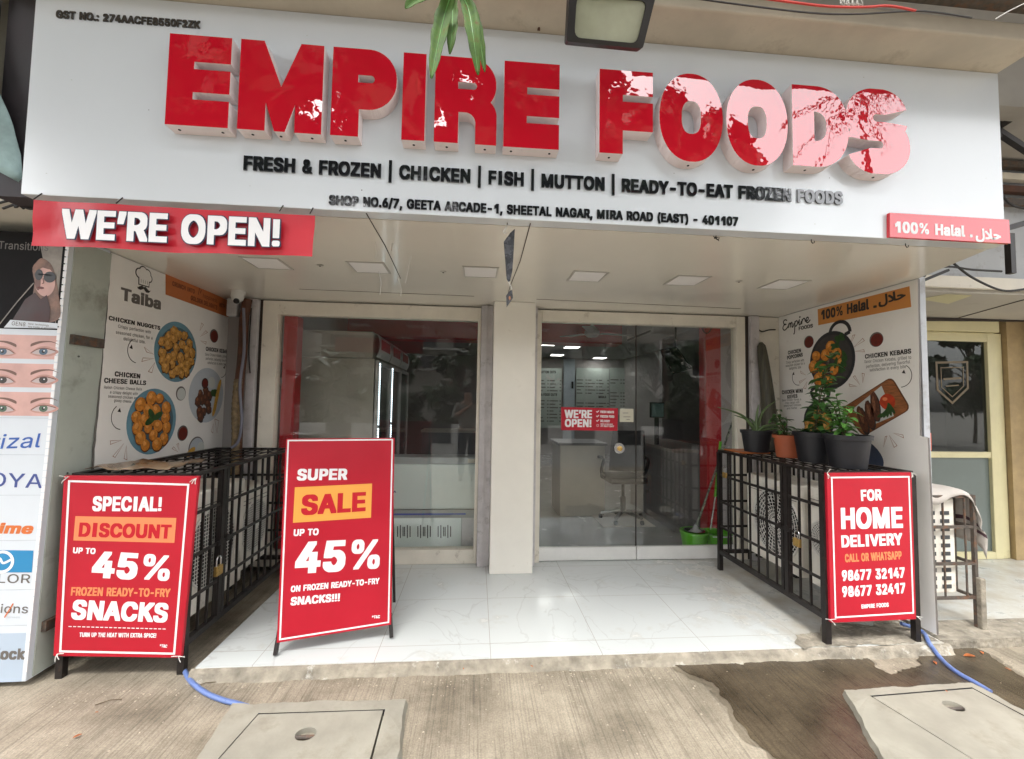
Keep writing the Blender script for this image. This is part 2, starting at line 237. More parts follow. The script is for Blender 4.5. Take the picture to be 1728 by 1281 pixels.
# glyph outlines as plain numbers, in four-hundredths of the cap height: alphabet (1 heavy, 2 plain, 3 arabic, 4 big block), character code,
# advance, number of loops, then for each loop its point count and x, y steps
FONT_DATA = [
1,33,180,2,14,42,28,8,-7,0,-3,21,-11,92,2,7,3,14,18,0,36,-3,8,-9,9,-21,7,-85,-1,-11,-6,-13,-15,4,53,124,119,0,4,264,-126,0,
1,37,562,5,22,362,18,20,-11,22,-5,59,0,18,3,19,9,18,18,7,12,5,18,-1,76,-15,27,-14,12,-14,7,-21,6,-71,-2,-27,-11,-19,-19,-11,-25,-2,-62,7,-29,9,-10,0,-4,120,124,9,84,2,0,3,5,4,5,10,7,6,0,3,6,4,5,11,7,5,0,3,5,4,6,10,7,6,0,3,5,4,6,11,6,5,0,3,6,4,5,11,7,5,0,4,6,3,5,11,7,5,0,3,5,4,6,11,7,5,0,4,5,3,5,11,8,5,0,4,5,3,5,11,7,5,0,4,5,3,6,11,7,5,0,4,5,3,6,11,7,5,0,4,5,4,5,10,7,5,6,11,7,5,0,4,5,3,6,11,6,5,0,4,6,4,5,10,18,20,2,26,-84,-2,0,-3,-5,-3,-5,-11,-7,-5,0,-4,-6,-4,-5,-10,-7,-6,0,-3,-6,-4,-5,-10,-7,-6,-5,-10,-7,-6,0,-3,-6,-4,-5,-10,-7,-6,0,-3,-5,-4,-6,-11,-7,-5,0,-3,-5,-4,-5,-10,-8,-6,0,-3,-5,-4,-5,-11,-7,-5,0,-3,-5,-4,-6,-11,-7,-5,0,-4,-5,-3,-6,-11,-7,-5,0,-3,-5,-4,-5,-11,-7,-5,0,-4,-6,-3,-5,-11,-7,-5,0,-4,-6,-3,-5,-11,-7,-5,0,-4,-5,-3,-5,-11,-8,-5,0,-4,-5,-3,-5,-11,-18,-19,15,431,58,-9,8,0,3,-5,5,-4,11,0,21,11,22,7,5,5,0,9,-7,7,-14,2,-23,-2,-9,-8,-16,-8,-6,21,101,227,32,-16,73,-2,26,7,25,20,11,20,4,12,0,71,-11,27,-20,19,-19,9,-20,3,-55,0,-25,-5,-26,-18,0,-3,-7,-5,-11,-27,-2,-55,2,-18,5,-16,15,172,266,-9,7,0,4,-5,5,-4,12,0,18,11,23,3,0,4,6,5,0,9,-7,7,-15,2,-25,-9,-21,-5,-5,
1,38,380,3,61,406,7,0,27,-46,48,11,17,9,27,3,30,0,36,-94,0,0,-22,-3,-8,-4,6,-36,36,16,12,4,0,4,6,3,0,4,5,3,0,18,18,0,3,5,4,7,12,6,18,0,48,-9,25,-21,23,-20,10,-18,6,-99,2,-16,-4,-32,-16,-21,-25,-7,-23,0,-53,10,-29,4,-1,7,-14,5,-4,0,-3,6,-4,0,-4,-13,-7,-3,-5,-4,0,-5,-7,-4,0,-19,-20,0,-3,-11,-12,-7,-27,0,-41,5,-25,11,-19,21,-22,29,-16,33,-8,89,-2,41,7,19,9,6,0,9,-11,14,229,82,-34,-14,-11,0,-21,8,-17,16,-10,22,13,22,16,15,3,0,15,-15,0,-3,23,-21,0,-4,25,-23,17,186,272,-9,10,-1,7,-4,2,-4,12,13,20,12,7,6,0,1,-4,9,-3,2,-5,5,-4,2,-11,-7,-12,-11,-11,-3,0,-4,-5,
1,40,242,1,50,140,-68,117,0,0,43,-7,14,-4,2,-5,16,-12,21,0,6,-11,19,-2,11,-3,4,-9,26,-11,50,-1,32,8,56,8,29,5,11,0,6,9,20,3,16,4,4,0,5,12,23,0,5,13,25,5,6,0,40,-119,0,-7,-14,-3,-2,-4,-10,-4,-2,-7,-14,0,-6,-7,-10,0,-6,-3,-3,-15,-41,0,-7,-3,-5,-7,-29,-9,-60,0,-92,5,-39,22,-71,24,-52,4,-1,2,-8,3,-2,2,-6,
1,41,242,1,34,30,-68,119,0,9,18,4,2,3,11,3,1,22,45,21,69,5,36,0,106,-5,39,-11,46,-14,43,-26,56,-4,2,-2,7,-7,9,-117,0,0,-42,14,-24,0,-5,9,-14,0,-5,5,-7,6,-20,4,-3,17,-59,11,-60,0,-31,-9,-47,-14,-45,-13,-24,0,-6,-30,-57,
1,42,385,1,31,74,216,4,-1,0,-4,4,-2,8,-16,70,0,0,-35,110,0,0,35,69,0,11,15,5,12,3,2,0,40,-19,11,-13,4,0,3,32,14,0,41,-8,11,-9,18,-71,0,0,35,-110,0,0,-35,-71,0,-2,-8,-16,-21,0,-41,34,-16,-32,-14,
1,43,385,1,12,158,25,115,0,0,97,109,0,0,77,-109,0,0,97,-115,0,0,-97,-108,0,0,-77,108,0,
1,44,174,1,6,30,-85,108,0,41,131,0,43,-126,0,-23,-128,
1,45,385,1,4,90,133,249,0,0,80,-249,0,
1,46,174,1,16,44,11,11,-9,14,-6,83,0,13,4,14,12,4,9,0,55,-4,9,-14,13,-13,3,-81,0,-16,-5,-9,-7,-7,-15,0,-51,
1,47,223,1,58,11,-55,117,0,5,23,5,11,0,7,6,10,0,8,5,10,0,7,13,34,0,7,5,11,0,7,5,10,0,8,5,10,0,7,6,11,0,7,5,11,0,7,18,51,0,7,5,11,0,7,5,11,0,7,6,11,0,6,5,11,0,7,23,70,0,6,6,11,1,50,-117,-2,-7,-30,-5,-11,0,-7,-6,-11,0,-6,-5,-11,0,-7,-5,-11,0,-7,-7,-16,0,-7,-6,-11,0,-7,-26,-81,0,-8,-7,-16,0,-6,-6,-11,0,-7,-26,-82,0,-7,-23,-69,
1,48,385,2,50,122,5,46,-10,94,0,32,5,25,11,2,3,14,7,20,20,0,3,5,4,0,4,4,1,2,7,6,9,16,50,6,57,-2,80,-7,40,-11,30,-5,11,-3,2,-2,7,-8,7,0,3,-30,29,-30,14,-24,5,-112,0,-25,-5,-18,-7,-2,-4,-17,-8,-22,-22,0,-3,-5,-4,-7,-16,-6,-5,0,-5,-5,-7,-5,-16,-9,-46,-2,-84,5,-53,11,-37,18,-34,25,-27,3,0,4,-5,7,-2,2,-3,22,216,82,-14,7,-23,26,-14,36,-7,42,4,41,8,32,11,21,9,9,0,4,23,18,5,0,7,-4,4,-5,3,0,22,-27,12,-32,7,-44,-3,-39,-11,-37,-14,-25,-16,-16,
1,49,390,1,46,199,0,151,0,0,399,-153,0,-14,-12,-4,0,-3,-5,-4,0,-4,-6,-3,0,-3,-5,-4,0,-4,-5,-3,0,-4,-6,-3,0,-4,-5,-4,0,-3,-5,-3,0,-4,-6,-4,0,-3,-5,-4,0,-3,-5,-4,0,-3,-6,-4,0,-3,-5,-4,0,-4,-5,-3,0,-4,-6,-3,0,0,-110,74,0,4,6,4,0,3,5,3,0,4,5,4,0,3,6,4,0,3,5,13,7,
1,50,385,1,59,52,0,328,0,0,80,-148,0,29,28,3,0,25,27,4,0,46,48,0,3,7,6,0,3,12,14,11,22,5,26,0,53,-3,20,-15,28,-6,6,0,3,-6,5,-3,0,-13,13,-21,11,-35,8,-114,0,-32,-7,-20,-9,-1,-3,-13,-5,-21,-22,0,-3,-11,-14,-7,-23,-1,-61,120,0,2,21,7,16,16,18,12,7,9,0,13,-7,14,-14,7,-18,-4,-3,-2,-9,-3,-2,-7,-14,-5,-4,0,-3,-59,-59,-4,0,-32,-34,-3,0,-32,-33,-3,0,-32,-34,-4,0,-10,-11,
1,51,385,1,52,71,25,3,0,4,-5,7,-2,9,-7,48,-15,115,-1,29,3,24,7,31,16,21,20,0,3,5,4,11,20,5,21,0,67,-3,16,-4,4,-4,12,-21,27,-3,0,-4,5,-28,16,-16,5,-9,0,-5,4,81,81,0,73,-312,0,0,-78,137,0,-4,-7,-64,-62,0,-76,55,0,39,-9,28,-20,13,-23,-5,-16,-13,-14,-3,0,-2,-4,-16,-8,-16,-2,-20,9,-16,14,-8,16,-2,14,-122,0,0,-51,3,-14,13,-24,
1,52,385,2,104,32,74,192,0,0,-74,120,0,0,74,55,0,0,80,-55,0,0,110,-88,0,5,13,3,1,0,4,4,2,0,3,4,2,0,4,3,1,0,4,3,2,0,3,4,2,0,4,4,1,0,4,3,2,0,3,4,2,0,4,3,1,0,4,22,28,0,41,-125,-2,0,-3,-3,-2,0,-4,-4,-1,0,-4,-3,-1,0,-4,-4,-2,0,-4,-3,-1,0,-4,-4,-1,0,-4,-4,-2,0,-4,-3,-1,0,-4,-3,-1,0,-4,-4,-2,0,-3,-4,-2,0,-4,-3,-1,0,-4,-21,-28,-2,-8,-4,-1,0,-4,-3,-2,0,-3,-4,-2,0,-4,-3,-1,0,-4,-4,-1,0,-4,-4,-2,0,-4,-3,-1,0,-4,-4,-1,0,-4,-3,-2,0,-4,-4,-1,0,-4,-3,-1,0,-4,-4,-2,0,-3,-3,-2,0,-4,-4,-1,0,-4,-4,-2,0,-3,-3,-2,0,-4,-3,-1,0,-4,-4,-2,0,-3,-4,-2,0,-4,-3,-1,0,-4,-4,-2,0,-3,-21,-29,8,183,154,0,4,14,18,2,7,3,1,0,4,22,28,0,-62,
1,53,385,1,51,89,20,35,-18,23,-6,112,-1,32,5,34,14,16,14,3,0,16,18,14,25,6,18,2,83,-10,32,-10,20,-6,3,0,4,-30,26,-33,15,-16,3,-93,0,0,3,6,43,172,0,0,78,-286,0,-23,-175,0,-45,46,-5,75,0,9,9,25,9,23,-13,14,-14,0,-3,9,-11,5,-16,-13,-29,-15,-16,-16,-8,-7,0,-11,5,-20,18,0,3,-5,6,-4,17,-120,0,0,-49,5,-20,9,-16,6,-4,0,-3,
1,54,385,2,66,114,9,5,0,17,-9,32,-5,110,1,27,8,21,10,2,4,9,3,29,32,6,15,8,26,0,74,-11,36,-3,2,-8,14,-28,25,-37,14,-41,3,0,4,20,21,0,4,5,3,5,11,7,5,5,11,8,5,5,11,18,19,0,43,-126,0,0,-3,-7,-6,0,-3,-6,-4,-5,-11,-7,-5,0,-3,-6,-4,0,-4,-5,-3,-5,-11,-7,-5,0,-3,-5,-4,0,-4,-6,-3,-5,-11,-7,-5,0,-4,-6,-3,0,-4,-5,-3,0,-4,-21,-25,0,-3,-18,-23,-2,-7,-3,-2,-13,-25,-8,-30,0,-82,6,-24,11,-20,25,-27,18,-9,20,216,80,-12,5,-18,16,-14,29,2,10,7,14,5,4,0,4,11,10,16,9,5,0,13,-7,15,-16,11,-22,0,-10,-11,-21,-5,-4,-3,-7,-4,0,-5,-7,
1,55,385,1,67,78,0,126,2,11,23,10,14,6,14,3,2,4,11,10,14,6,14,3,2,13,26,3,2,13,27,3,1,13,27,3,2,4,11,3,1,13,27,3,2,4,10,3,2,6,14,3,2,4,11,3,1,5,15,4,1,4,11,3,2,4,11,3,1,8,15,0,81,-332,0,0,-78,186,0,-14,-28,-4,-2,-5,-14,-4,-2,-3,-11,-4,-2,-3,-10,-4,-2,-3,-10,-4,-2,-5,-14,-4,-2,-3,-11,-11,-14,-5,-14,-4,-2,-4,-11,-10,-14,-6,-14,-3,-2,-3,-10,-11,-15,-5,-14,-4,-2,-4,-10,-10,-15,-6,-14,-3,-2,-4,-10,-5,-6,
1,56,385,3,50,96,12,26,-10,45,-7,115,1,41,11,21,11,11,10,3,0,18,20,11,23,3,21,-2,62,-3,13,-14,25,-18,17,-3,0,14,18,10,30,-2,73,-10,25,-21,23,-4,0,-2,4,-3,0,-14,10,-6,0,-19,9,-21,3,-126,-1,-20,-6,-23,-10,-14,-13,-4,0,-17,-21,-11,-27,0,-74,11,-27,12,-12,0,-4,-6,-5,-3,0,-14,-16,-15,-32,-1,-69,5,-23,9,-16,3,-2,0,-4,18,-17,18,-9,20,218,78,-16,4,-14,7,-5,7,-7,3,0,4,-6,3,-3,8,0,8,5,11,16,16,23,13,13,-2,16,-9,1,-4,4,0,11,-11,8,-15,-3,-13,-15,-16,15,211,252,-12,7,-13,13,-7,15,5,11,16,16,11,5,9,0,12,-7,11,-10,7,-13,0,-7,-14,-20,-4,0,-12,-10,
1,57,385,2,72,105,0,126,0,3,7,7,5,0,4,5,4,0,3,6,4,0,3,5,4,0,3,5,4,0,3,18,20,0,4,6,3,0,3,17,20,0,4,6,3,0,4,5,3,0,4,18,19,0,4,21,28,2,7,3,2,14,30,8,29,0,72,-6,23,-12,25,-12,13,0,3,-4,0,-11,13,-3,0,-7,7,-18,9,-35,8,-125,-1,-32,-11,-5,-5,-12,-5,-2,-4,-4,0,-26,-30,-11,-23,-5,-34,2,-64,10,-32,4,-2,7,-14,14,-14,3,0,4,-5,23,-13,35,-9,27,0,-5,-10,-7,-6,-5,-10,-8,-6,0,-3,-12,-13,0,-3,-6,-4,-5,-10,-7,-5,-5,-11,-13,-13,15,216,218,-17,9,-15,14,-12,27,12,28,16,16,13,7,5,0,11,-9,3,0,13,-12,12,-23,0,-13,-11,-21,-14,-14,
1,58,174,2,16,44,11,11,-9,14,-6,83,0,13,4,14,12,4,9,0,55,-4,9,-14,13,-13,3,-81,0,-16,-5,-9,-7,-7,-15,0,-51,16,42,209,13,-12,16,-5,81,0,13,3,14,13,4,8,0,56,-4,8,-14,13,-13,3,-83,0,-14,-5,-11,-9,-5,-12,0,-52,
1,65,406,2,53,14,0,124,0,39,101,96,0,41,-101,124,0,-2,48,-5,7,-11,32,-5,7,-7,23,-5,7,-7,23,-6,7,-7,23,-5,7,-7,24,-5,7,-11,31,-5,8,-8,23,-5,7,0,5,-3,4,0,5,-9,16,0,5,-4,4,0,5,-9,16,0,6,-3,3,0,5,-4,4,0,5,-5,7,0,6,-9,19,-133,-2,-11,-31,-5,-8,-14,-40,-6,-8,-14,-40,-5,-8,-14,-40,-6,-7,-14,-41,-5,-7,-14,-41,-6,-7,-14,-41,-16,-34,4,209,179,15,41,3,0,14,-41,
1,66,387,3,20,48,0,259,2,35,9,22,10,23,21,10,20,6,20,0,70,-6,20,-9,16,-14,16,-10,5,18,22,5,17,0,73,-9,27,-25,28,-30,16,-32,7,-243,0,12,170,163,46,0,22,-5,19,-11,15,-14,6,-12,0,-7,-3,-2,-3,-9,-24,-16,-30,-7,-48,0,10,170,241,0,80,30,0,24,-3,22,-11,15,-16,3,-7,-3,-9,-21,-21,-27,-11,
1,67,430,1,67,108,23,32,-16,41,-11,133,0,37,9,31,15,14,12,3,0,27,28,14,27,5,16,2,49,-122,0,-9,-24,-23,-27,-29,-16,-21,-3,-27,10,-14,13,-3,0,-15,14,0,3,-5,4,-14,25,-9,28,-2,30,4,20,16,37,28,32,4,0,12,11,27,10,7,0,14,-7,6,0,5,-5,12,-5,5,-8,4,0,16,-19,11,-29,122,0,0,43,-11,32,-7,9,-1,7,-13,13,0,3,-19,18,-38,21,-21,7,-30,5,-131,-1,-29,-7,-37,-18,-9,-9,-3,0,-8,-9,-3,0,-23,-26,-20,-38,-10,-40,0,-110,10,-43,14,-29,13,-14,0,-3,
1,68,424,2,27,48,0,238,2,33,7,15,7,5,0,30,16,28,25,0,3,7,6,0,3,11,13,18,46,5,37,0,71,-5,37,-11,32,-7,14,-11,13,0,3,-19,21,-3,0,-18,16,-25,13,-5,0,-15,7,-37,7,-234,0,20,170,80,0,241,55,-5,20,-9,5,0,6,-5,12,-6,21,-19,0,-4,11,-12,9,-20,7,-28,-2,-34,-9,-28,-5,-11,-4,-2,-2,-7,-26,-26,-36,-18,-37,-7,
1,69,358,1,12,48,0,321,0,0,80,-199,0,0,82,183,0,0,79,-183,0,0,80,197,0,0,78,-319,0,
1,70,351,1,10,48,0,122,0,0,156,176,0,0,80,-176,0,0,85,194,0,0,78,-316,0,
1,71,438,1,71,103,27,32,-18,35,-11,29,-3,99,0,37,5,36,12,9,8,7,1,1,4,4,0,4,5,3,0,25,25,18,32,8,35,0,98,-225,0,0,-78,98,0,-11,-21,-16,-18,-3,0,-9,-9,-34,-14,-18,5,-21,11,-27,23,0,3,-5,4,-14,25,-9,28,-2,30,4,20,16,37,14,16,0,4,16,14,25,14,16,5,16,-3,28,-16,21,-23,15,-31,122,0,0,47,-5,17,-11,22,-34,37,-41,23,-28,9,-23,3,-119,0,-21,-3,-29,-9,-35,-20,-28,-26,0,-4,-11,-10,-20,-39,-8,-37,0,-112,5,-25,16,-39,3,-2,2,-7,9,-9,0,-4,11,-8,0,-4,7,-4,
1,72,436,1,12,48,0,122,0,0,165,142,0,0,-165,123,0,0,399,-123,0,0,-154,-142,0,0,154,-122,0,
1,73,279,1,4,87,0,151,0,0,399,-151,0,
1,75,396,1,79,48,0,122,0,0,119,16,16,4,0,0,-4,21,-23,5,-10,8,-6,0,-3,7,-6,0,-3,7,-6,0,-3,7,-5,0,-4,7,-5,0,-4,7,-5,0,-4,7,-5,0,-3,7,-6,0,-3,7,-6,0,-3,7,-6,7,-12,134,0,0,41,-8,5,0,4,-7,5,0,3,-7,6,0,4,-7,5,0,3,-7,6,0,3,-7,5,0,4,-7,5,0,4,-7,5,0,4,-7,5,0,4,-8,5,0,4,-6,5,0,3,-8,6,0,3,-7,5,0,4,-7,6,0,3,-7,5,0,4,-7,5,0,4,-7,5,-5,11,-20,21,4,7,3,0,39,41,4,0,37,39,3,0,40,41,3,0,11,10,0,41,-139,0,-115,-113,-2,113,-122,0,
1,76,337,1,6,358,0,0,80,-188,0,0,319,-122,0,0,-399,
1,77,524,1,85,48,0,120,0,0,130,8,-11,0,-5,7,-11,0,-5,7,-11,0,-5,7,-11,0,-5,7,-11,0,-5,7,-11,0,-5,7,-11,0,-5,9,-18,115,0,11,21,0,6,7,10,0,5,6,8,0,5,6,11,0,5,8,11,5,17,7,11,7,21,2,-131,121,0,0,399,-144,0,-7,-14,0,-5,-5,-8,0,-5,-6,-7,0,-5,-5,-7,0,-6,-5,-7,0,-5,-6,-7,0,-5,-5,-8,0,-5,-13,-23,0,-5,-5,-7,0,-6,-5,-7,0,-5,-6,-7,0,-5,-5,-8,0,-5,-18,-35,0,-6,-3,0,0,6,-7,10,-5,18,-8,11,-5,17,-7,11,-6,18,-6,10,0,6,-6,7,0,5,-7,11,0,5,-5,7,0,6,-7,10,0,6,-6,6,0,6,-7,10,0,6,-10,21,-144,0,
1,78,441,1,39,48,0,122,0,0,192,137,-192,133,0,0,399,-122,0,0,-193,-9,10,0,4,-6,4,-3,8,-6,4,-3,9,-5,3,-4,9,-5,4,-4,9,-5,3,-7,14,-5,4,-4,9,-6,3,-3,9,-5,4,-4,9,-5,3,-4,9,-5,4,-4,9,-5,3,0,3,-12,15,-4,9,-5,3,-4,9,-5,4,0,3,-133,0,
1,79,449,2,48,117,18,39,-16,43,-7,97,0,29,3,35,11,32,18,32,30,0,3,12,14,18,40,9,49,0,75,-7,42,-16,39,-4,2,-1,7,-9,9,0,4,-7,5,0,4,-23,21,-43,23,-46,10,-119,0,-21,-3,-37,-13,-11,-5,-2,-3,-7,-2,-4,-6,-8,-3,-11,-13,-4,0,-1,-5,-13,-10,-3,-9,-6,-4,-16,-32,-10,-40,-2,-94,4,-27,8,-32,22,-39,28,-30,4,0,3,-6,4,0,38,243,82,-14,7,-5,0,-15,10,-3,0,-27,27,-19,39,-6,25,0,19,9,36,18,32,28,26,25,13,16,3,14,-7,6,0,16,-9,1,-3,4,0,7,-9,4,0,5,-5,0,-4,12,-12,2,-8,4,-1,5,-11,7,-21,4,-18,0,-23,-9,-34,-11,-21,-9,-9,0,-3,-18,-18,-3,0,-13,-11,-24,-10,
1,80,378,2,17,48,0,122,0,0,131,102,0,30,4,19,5,23,11,32,28,12,23,8,29,0,71,-8,28,-8,18,-24,24,-31,18,-38,9,-239,0,13,170,211,0,110,43,-2,19,-5,9,-7,7,-2,13,-12,11,-21,0,-10,-11,-22,-18,-16,-21,-9,-20,-4,
1,82,382,2,57,48,0,122,0,0,140,29,-2,1,-7,4,-1,2,-8,3,-1,2,-7,4,-2,1,-7,4,-2,2,-7,3,-2,2,-7,4,-2,1,-7,4,-2,2,-7,3,-1,2,-8,3,-2,2,-6,4,-2,2,-8,3,-1,2,-7,3,-2,2,-7,4,-2,2,-7,3,-2,7,-14,130,0,0,42,-9,11,-13,25,-6,7,-13,25,-3,2,-16,30,-9,10,0,6,10,4,9,8,4,0,16,18,10,21,6,22,-2,87,-12,30,-18,21,-4,0,-4,5,-24,14,-43,11,-241,0,12,170,220,0,101,30,0,29,-5,21,-11,12,-12,10,-18,0,-11,-10,-18,-10,-10,-16,-9,-20,-5,
1,83,380,1,75,80,16,32,-14,34,-7,134,0,29,5,35,14,2,4,14,7,22,23,8,18,6,21,0,62,-6,21,-7,13,-5,3,0,4,-12,12,-38,22,-32,10,-42,11,-9,0,-41,12,-23,13,-14,16,3,8,14,15,16,9,18,3,18,-7,23,-20,0,-3,5,-5,4,-18,122,0,-2,55,-8,23,-25,28,-4,0,-9,9,-26,13,-41,8,-131,-1,-29,-7,-26,-13,-2,-3,-9,-4,-25,-26,-7,-15,-5,-23,0,-56,5,-22,9,-16,18,-18,35,-19,32,-11,92,-23,22,-11,16,-15,0,-7,-4,-2,0,-4,-16,-16,-16,-9,-16,-5,-9,0,-23,9,-21,18,-9,16,-2,15,-124,0,0,-46,7,-26,7,-14,6,-4,0,-4,
1,84,381,1,8,152,0,123,0,0,321,128,0,0,78,-378,0,0,-78,127,0,
1,85,436,1,36,92,28,4,0,3,-5,25,-14,43,-13,136,-1,36,7,17,9,6,0,2,3,14,6,9,8,3,0,20,20,18,32,7,32,0,287,-123,0,-2,-255,-7,-20,-17,-23,-4,0,-14,-12,-23,-9,-23,5,-9,7,-7,2,-4,5,-3,0,-18,22,-11,28,0,250,-122,0,0,-293,7,-28,9,-18,
1,86,406,1,110,162,0,131,0,12,36,4,3,0,5,5,8,0,5,14,30,0,5,6,7,0,6,14,30,0,5,5,7,0,5,14,31,0,5,5,7,0,5,15,31,0,5,5,7,14,41,6,7,14,41,12,24,0,43,-126,0,-5,-19,-11,-22,-2,-10,-10,-22,-2,-10,-10,-22,-2,-10,-11,-22,-2,-10,-3,-4,-13,-37,-10,-21,-2,-11,-4,0,0,5,-3,4,0,5,-4,4,0,5,-3,4,0,5,-4,4,0,5,-3,4,0,5,-4,3,0,6,-4,3,0,5,-3,4,0,6,-4,3,0,5,-3,4,0,5,-4,4,0,5,-3,4,0,5,-4,3,0,6,-3,3,0,6,-4,3,0,6,-4,3,0,5,-3,4,0,5,-3,4,0,5,-4,4,0,5,-4,3,-14,41,-126,2,2,-48,9,-16,7,-23,5,-7,7,-23,14,-28,8,-23,5,-7,7,-24,5,-7,7,-23,6,-7,3,-14,6,-7,0,-6,12,-24,0,-6,4,-3,0,-5,9,-16,0,-6,3,-3,0,-5,9,-16,0,-6,9,-16,
1,87,570,1,100,122,0,132,0,16,48,0,7,7,16,0,7,5,11,0,7,5,10,0,8,7,16,0,6,6,11,7,30,7,-15,0,-8,5,-10,0,-8,7,-15,0,-7,6,-11,0,-7,5,-11,0,-7,7,-16,0,-7,6,-11,0,-7,12,-37,131,0,4,18,7,16,0,7,7,16,0,7,5,10,0,8,7,16,0,7,34,103,0,7,35,108,6,25,5,10,0,41,-124,0,-9,-35,-5,-11,0,-7,-4,-5,0,-7,-3,-6,0,-7,-4,-5,0,-7,-4,-6,0,-7,-3,-5,0,-7,-12,-36,0,-7,-4,-5,0,-7,-3,-5,0,-8,-4,6,0,7,-5,11,-7,32,-6,10,-3,20,-6,10,0,7,-3,6,0,7,-6,10,0,8,-16,49,-129,0,-53,-181,-54,181,-122,0,2,-51,7,-16,0,-7,19,-57,0,-7,13,-34,0,-7,19,-57,0,-7,20,-57,0,-7,5,-10,0,-8,7,-16,0,-6,6,-11,0,-7,7,-16,
1,88,402,1,94,14,0,130,0,80,103,79,-103,130,0,0,41,-5,3,0,4,-6,4,-5,10,-7,6,0,3,-6,3,-5,11,-7,5,0,4,-5,4,-5,10,-8,6,0,3,-5,4,-5,10,-8,5,0,4,-5,4,-5,10,-7,6,0,3,-5,4,-6,10,-7,6,0,3,-16,18,0,4,5,3,6,11,7,5,5,11,7,5,6,11,7,5,5,11,7,5,6,11,6,5,6,11,7,5,5,11,7,5,6,11,19,21,2,44,-128,0,-71,-92,-71,92,-129,0,2,-44,7,-5,0,-4,18,-20,5,-10,7,-6,0,-3,18,-20,5,-10,7,-5,0,-4,18,-20,0,-3,5,-4,5,-10,20,-22,2,-7,-8,-5,0,-4,-12,-12,0,-4,-12,-12,0,-3,-7,-6,0,-4,-13,-12,0,-4,-7,-5,0,-3,-12,-13,-5,-10,-8,-6,0,-3,-7,-6,-5,-10,-14,-14,-6,-11,-14,-14,
1,89,400,1,82,162,0,122,0,0,149,3,2,7,14,6,3,7,15,5,3,7,14,6,4,0,4,3,1,7,15,6,3,7,14,5,4,7,14,6,3,6,15,6,3,0,4,4,2,6,14,6,3,7,15,5,3,7,14,6,4,7,14,5,3,0,43,-129,0,-9,-16,-6,-3,0,-4,-10,-12,0,-4,-4,-2,0,-3,-5,-4,0,-3,-14,-18,0,-4,-6,-3,-14,-25,-5,-4,-4,-8,-3,0,-2,5,-5,3,0,4,-4,2,-11,19,-5,4,-14,25,-5,3,-11,20,-5,3,-14,25,-132,0,2,-44,5,-4,11,-19,5,-4,7,-14,6,-4,7,-14,5,-3,7,-15,5,-3,11,-19,5,-4,8,-14,5,-4,7,-14,5,-4,11,-19,5,-4,7,-14,6,-3,0,-4,18,-23,
1,90,373,1,88,34,0,354,0,0,80,-191,0,2,5,12,13,0,3,5,4,0,3,18,20,0,3,18,20,0,3,5,4,0,4,18,19,0,3,7,6,0,3,5,4,6,11,7,5,0,3,5,4,0,4,5,3,6,11,7,5,0,3,5,4,6,11,7,5,0,4,5,3,5,11,7,5,0,4,6,3,0,4,5,3,5,11,13,12,0,73,-355,0,0,-78,192,0,-4,-7,-5,-4,0,-3,-13,-13,0,-3,-5,-4,0,-3,-5,-4,0,-3,-18,-20,0,-3,-18,-20,0,-3,-5,-4,0,-3,-7,-6,0,-3,-6,-4,0,-3,-5,-4,-5,-11,-7,-5,0,-4,-6,-3,-5,-11,-7,-5,0,-3,-5,-4,0,-4,-6,-3,-5,-11,-7,-5,0,-4,-6,-3,-5,-11,-7,-5,0,-4,-5,-3,0,-4,-5,-3,-6,-11,-12,-13,
1,97,334,3,37,52,16,3,0,2,-4,16,-8,32,-9,117,0,16,5,101,0,0,229,-4,21,-7,16,-3,2,-4,9,-18,16,-26,12,-39,7,-98,0,-25,-3,-28,-9,-25,-14,-18,-18,0,-4,-3,-2,-9,-16,0,-40,28,-6,13,-5,62,0,-34,-5,-35,-11,-9,-7,-7,-2,-16,-16,-6,-10,-3,-11,0,-73,7,-21,9,149,92,0,4,7,7,16,9,44,9,-8,-20,-15,-14,-16,-9,-10,0,8,152,197,4,9,12,12,20,11,11,-4,14,-14,0,-5,-16,-6,
1,98,362,2,30,334,20,19,19,0,3,3,2,0,4,11,14,0,6,9,19,6,32,0,69,-4,25,-7,23,-9,18,-12,14,0,4,-31,24,-32,13,-23,3,-102,-2,0,89,-120,0,0,-399,104,0,16,-5,111,0,34,9,11,5,1,3,7,2,4,6,19,208,80,-13,7,-19,21,-11,25,-3,25,6,26,11,20,16,16,13,7,5,0,12,-7,21,-23,13,-34,0,-17,-5,-20,-13,-23,-17,-18,-8,-2,-1,-3,
1,99,339,1,71,76,21,4,0,2,-3,3,0,2,-4,16,-9,28,-9,126,-1,32,7,20,9,1,3,13,6,21,21,14,27,0,44,-42,10,-75,0,-9,-21,-14,-14,-19,-9,-11,5,-4,6,-3,0,-13,12,0,4,-3,1,-9,16,-7,24,3,28,11,23,21,23,13,7,7,0,11,-5,3,-6,4,0,12,-14,6,-16,78,0,30,9,8,0,0,48,-10,19,-5,4,0,4,-15,14,-3,0,-13,10,-19,9,-27,7,-112,2,-24,-3,-27,-9,-9,-7,-7,-2,-2,-4,-3,0,-22,-19,0,-4,-5,-3,-16,-29,-7,-23,-3,-26,0,-61,3,-26,9,-27,9,-16,4,-1,0,-4,3,-2,0,-4,
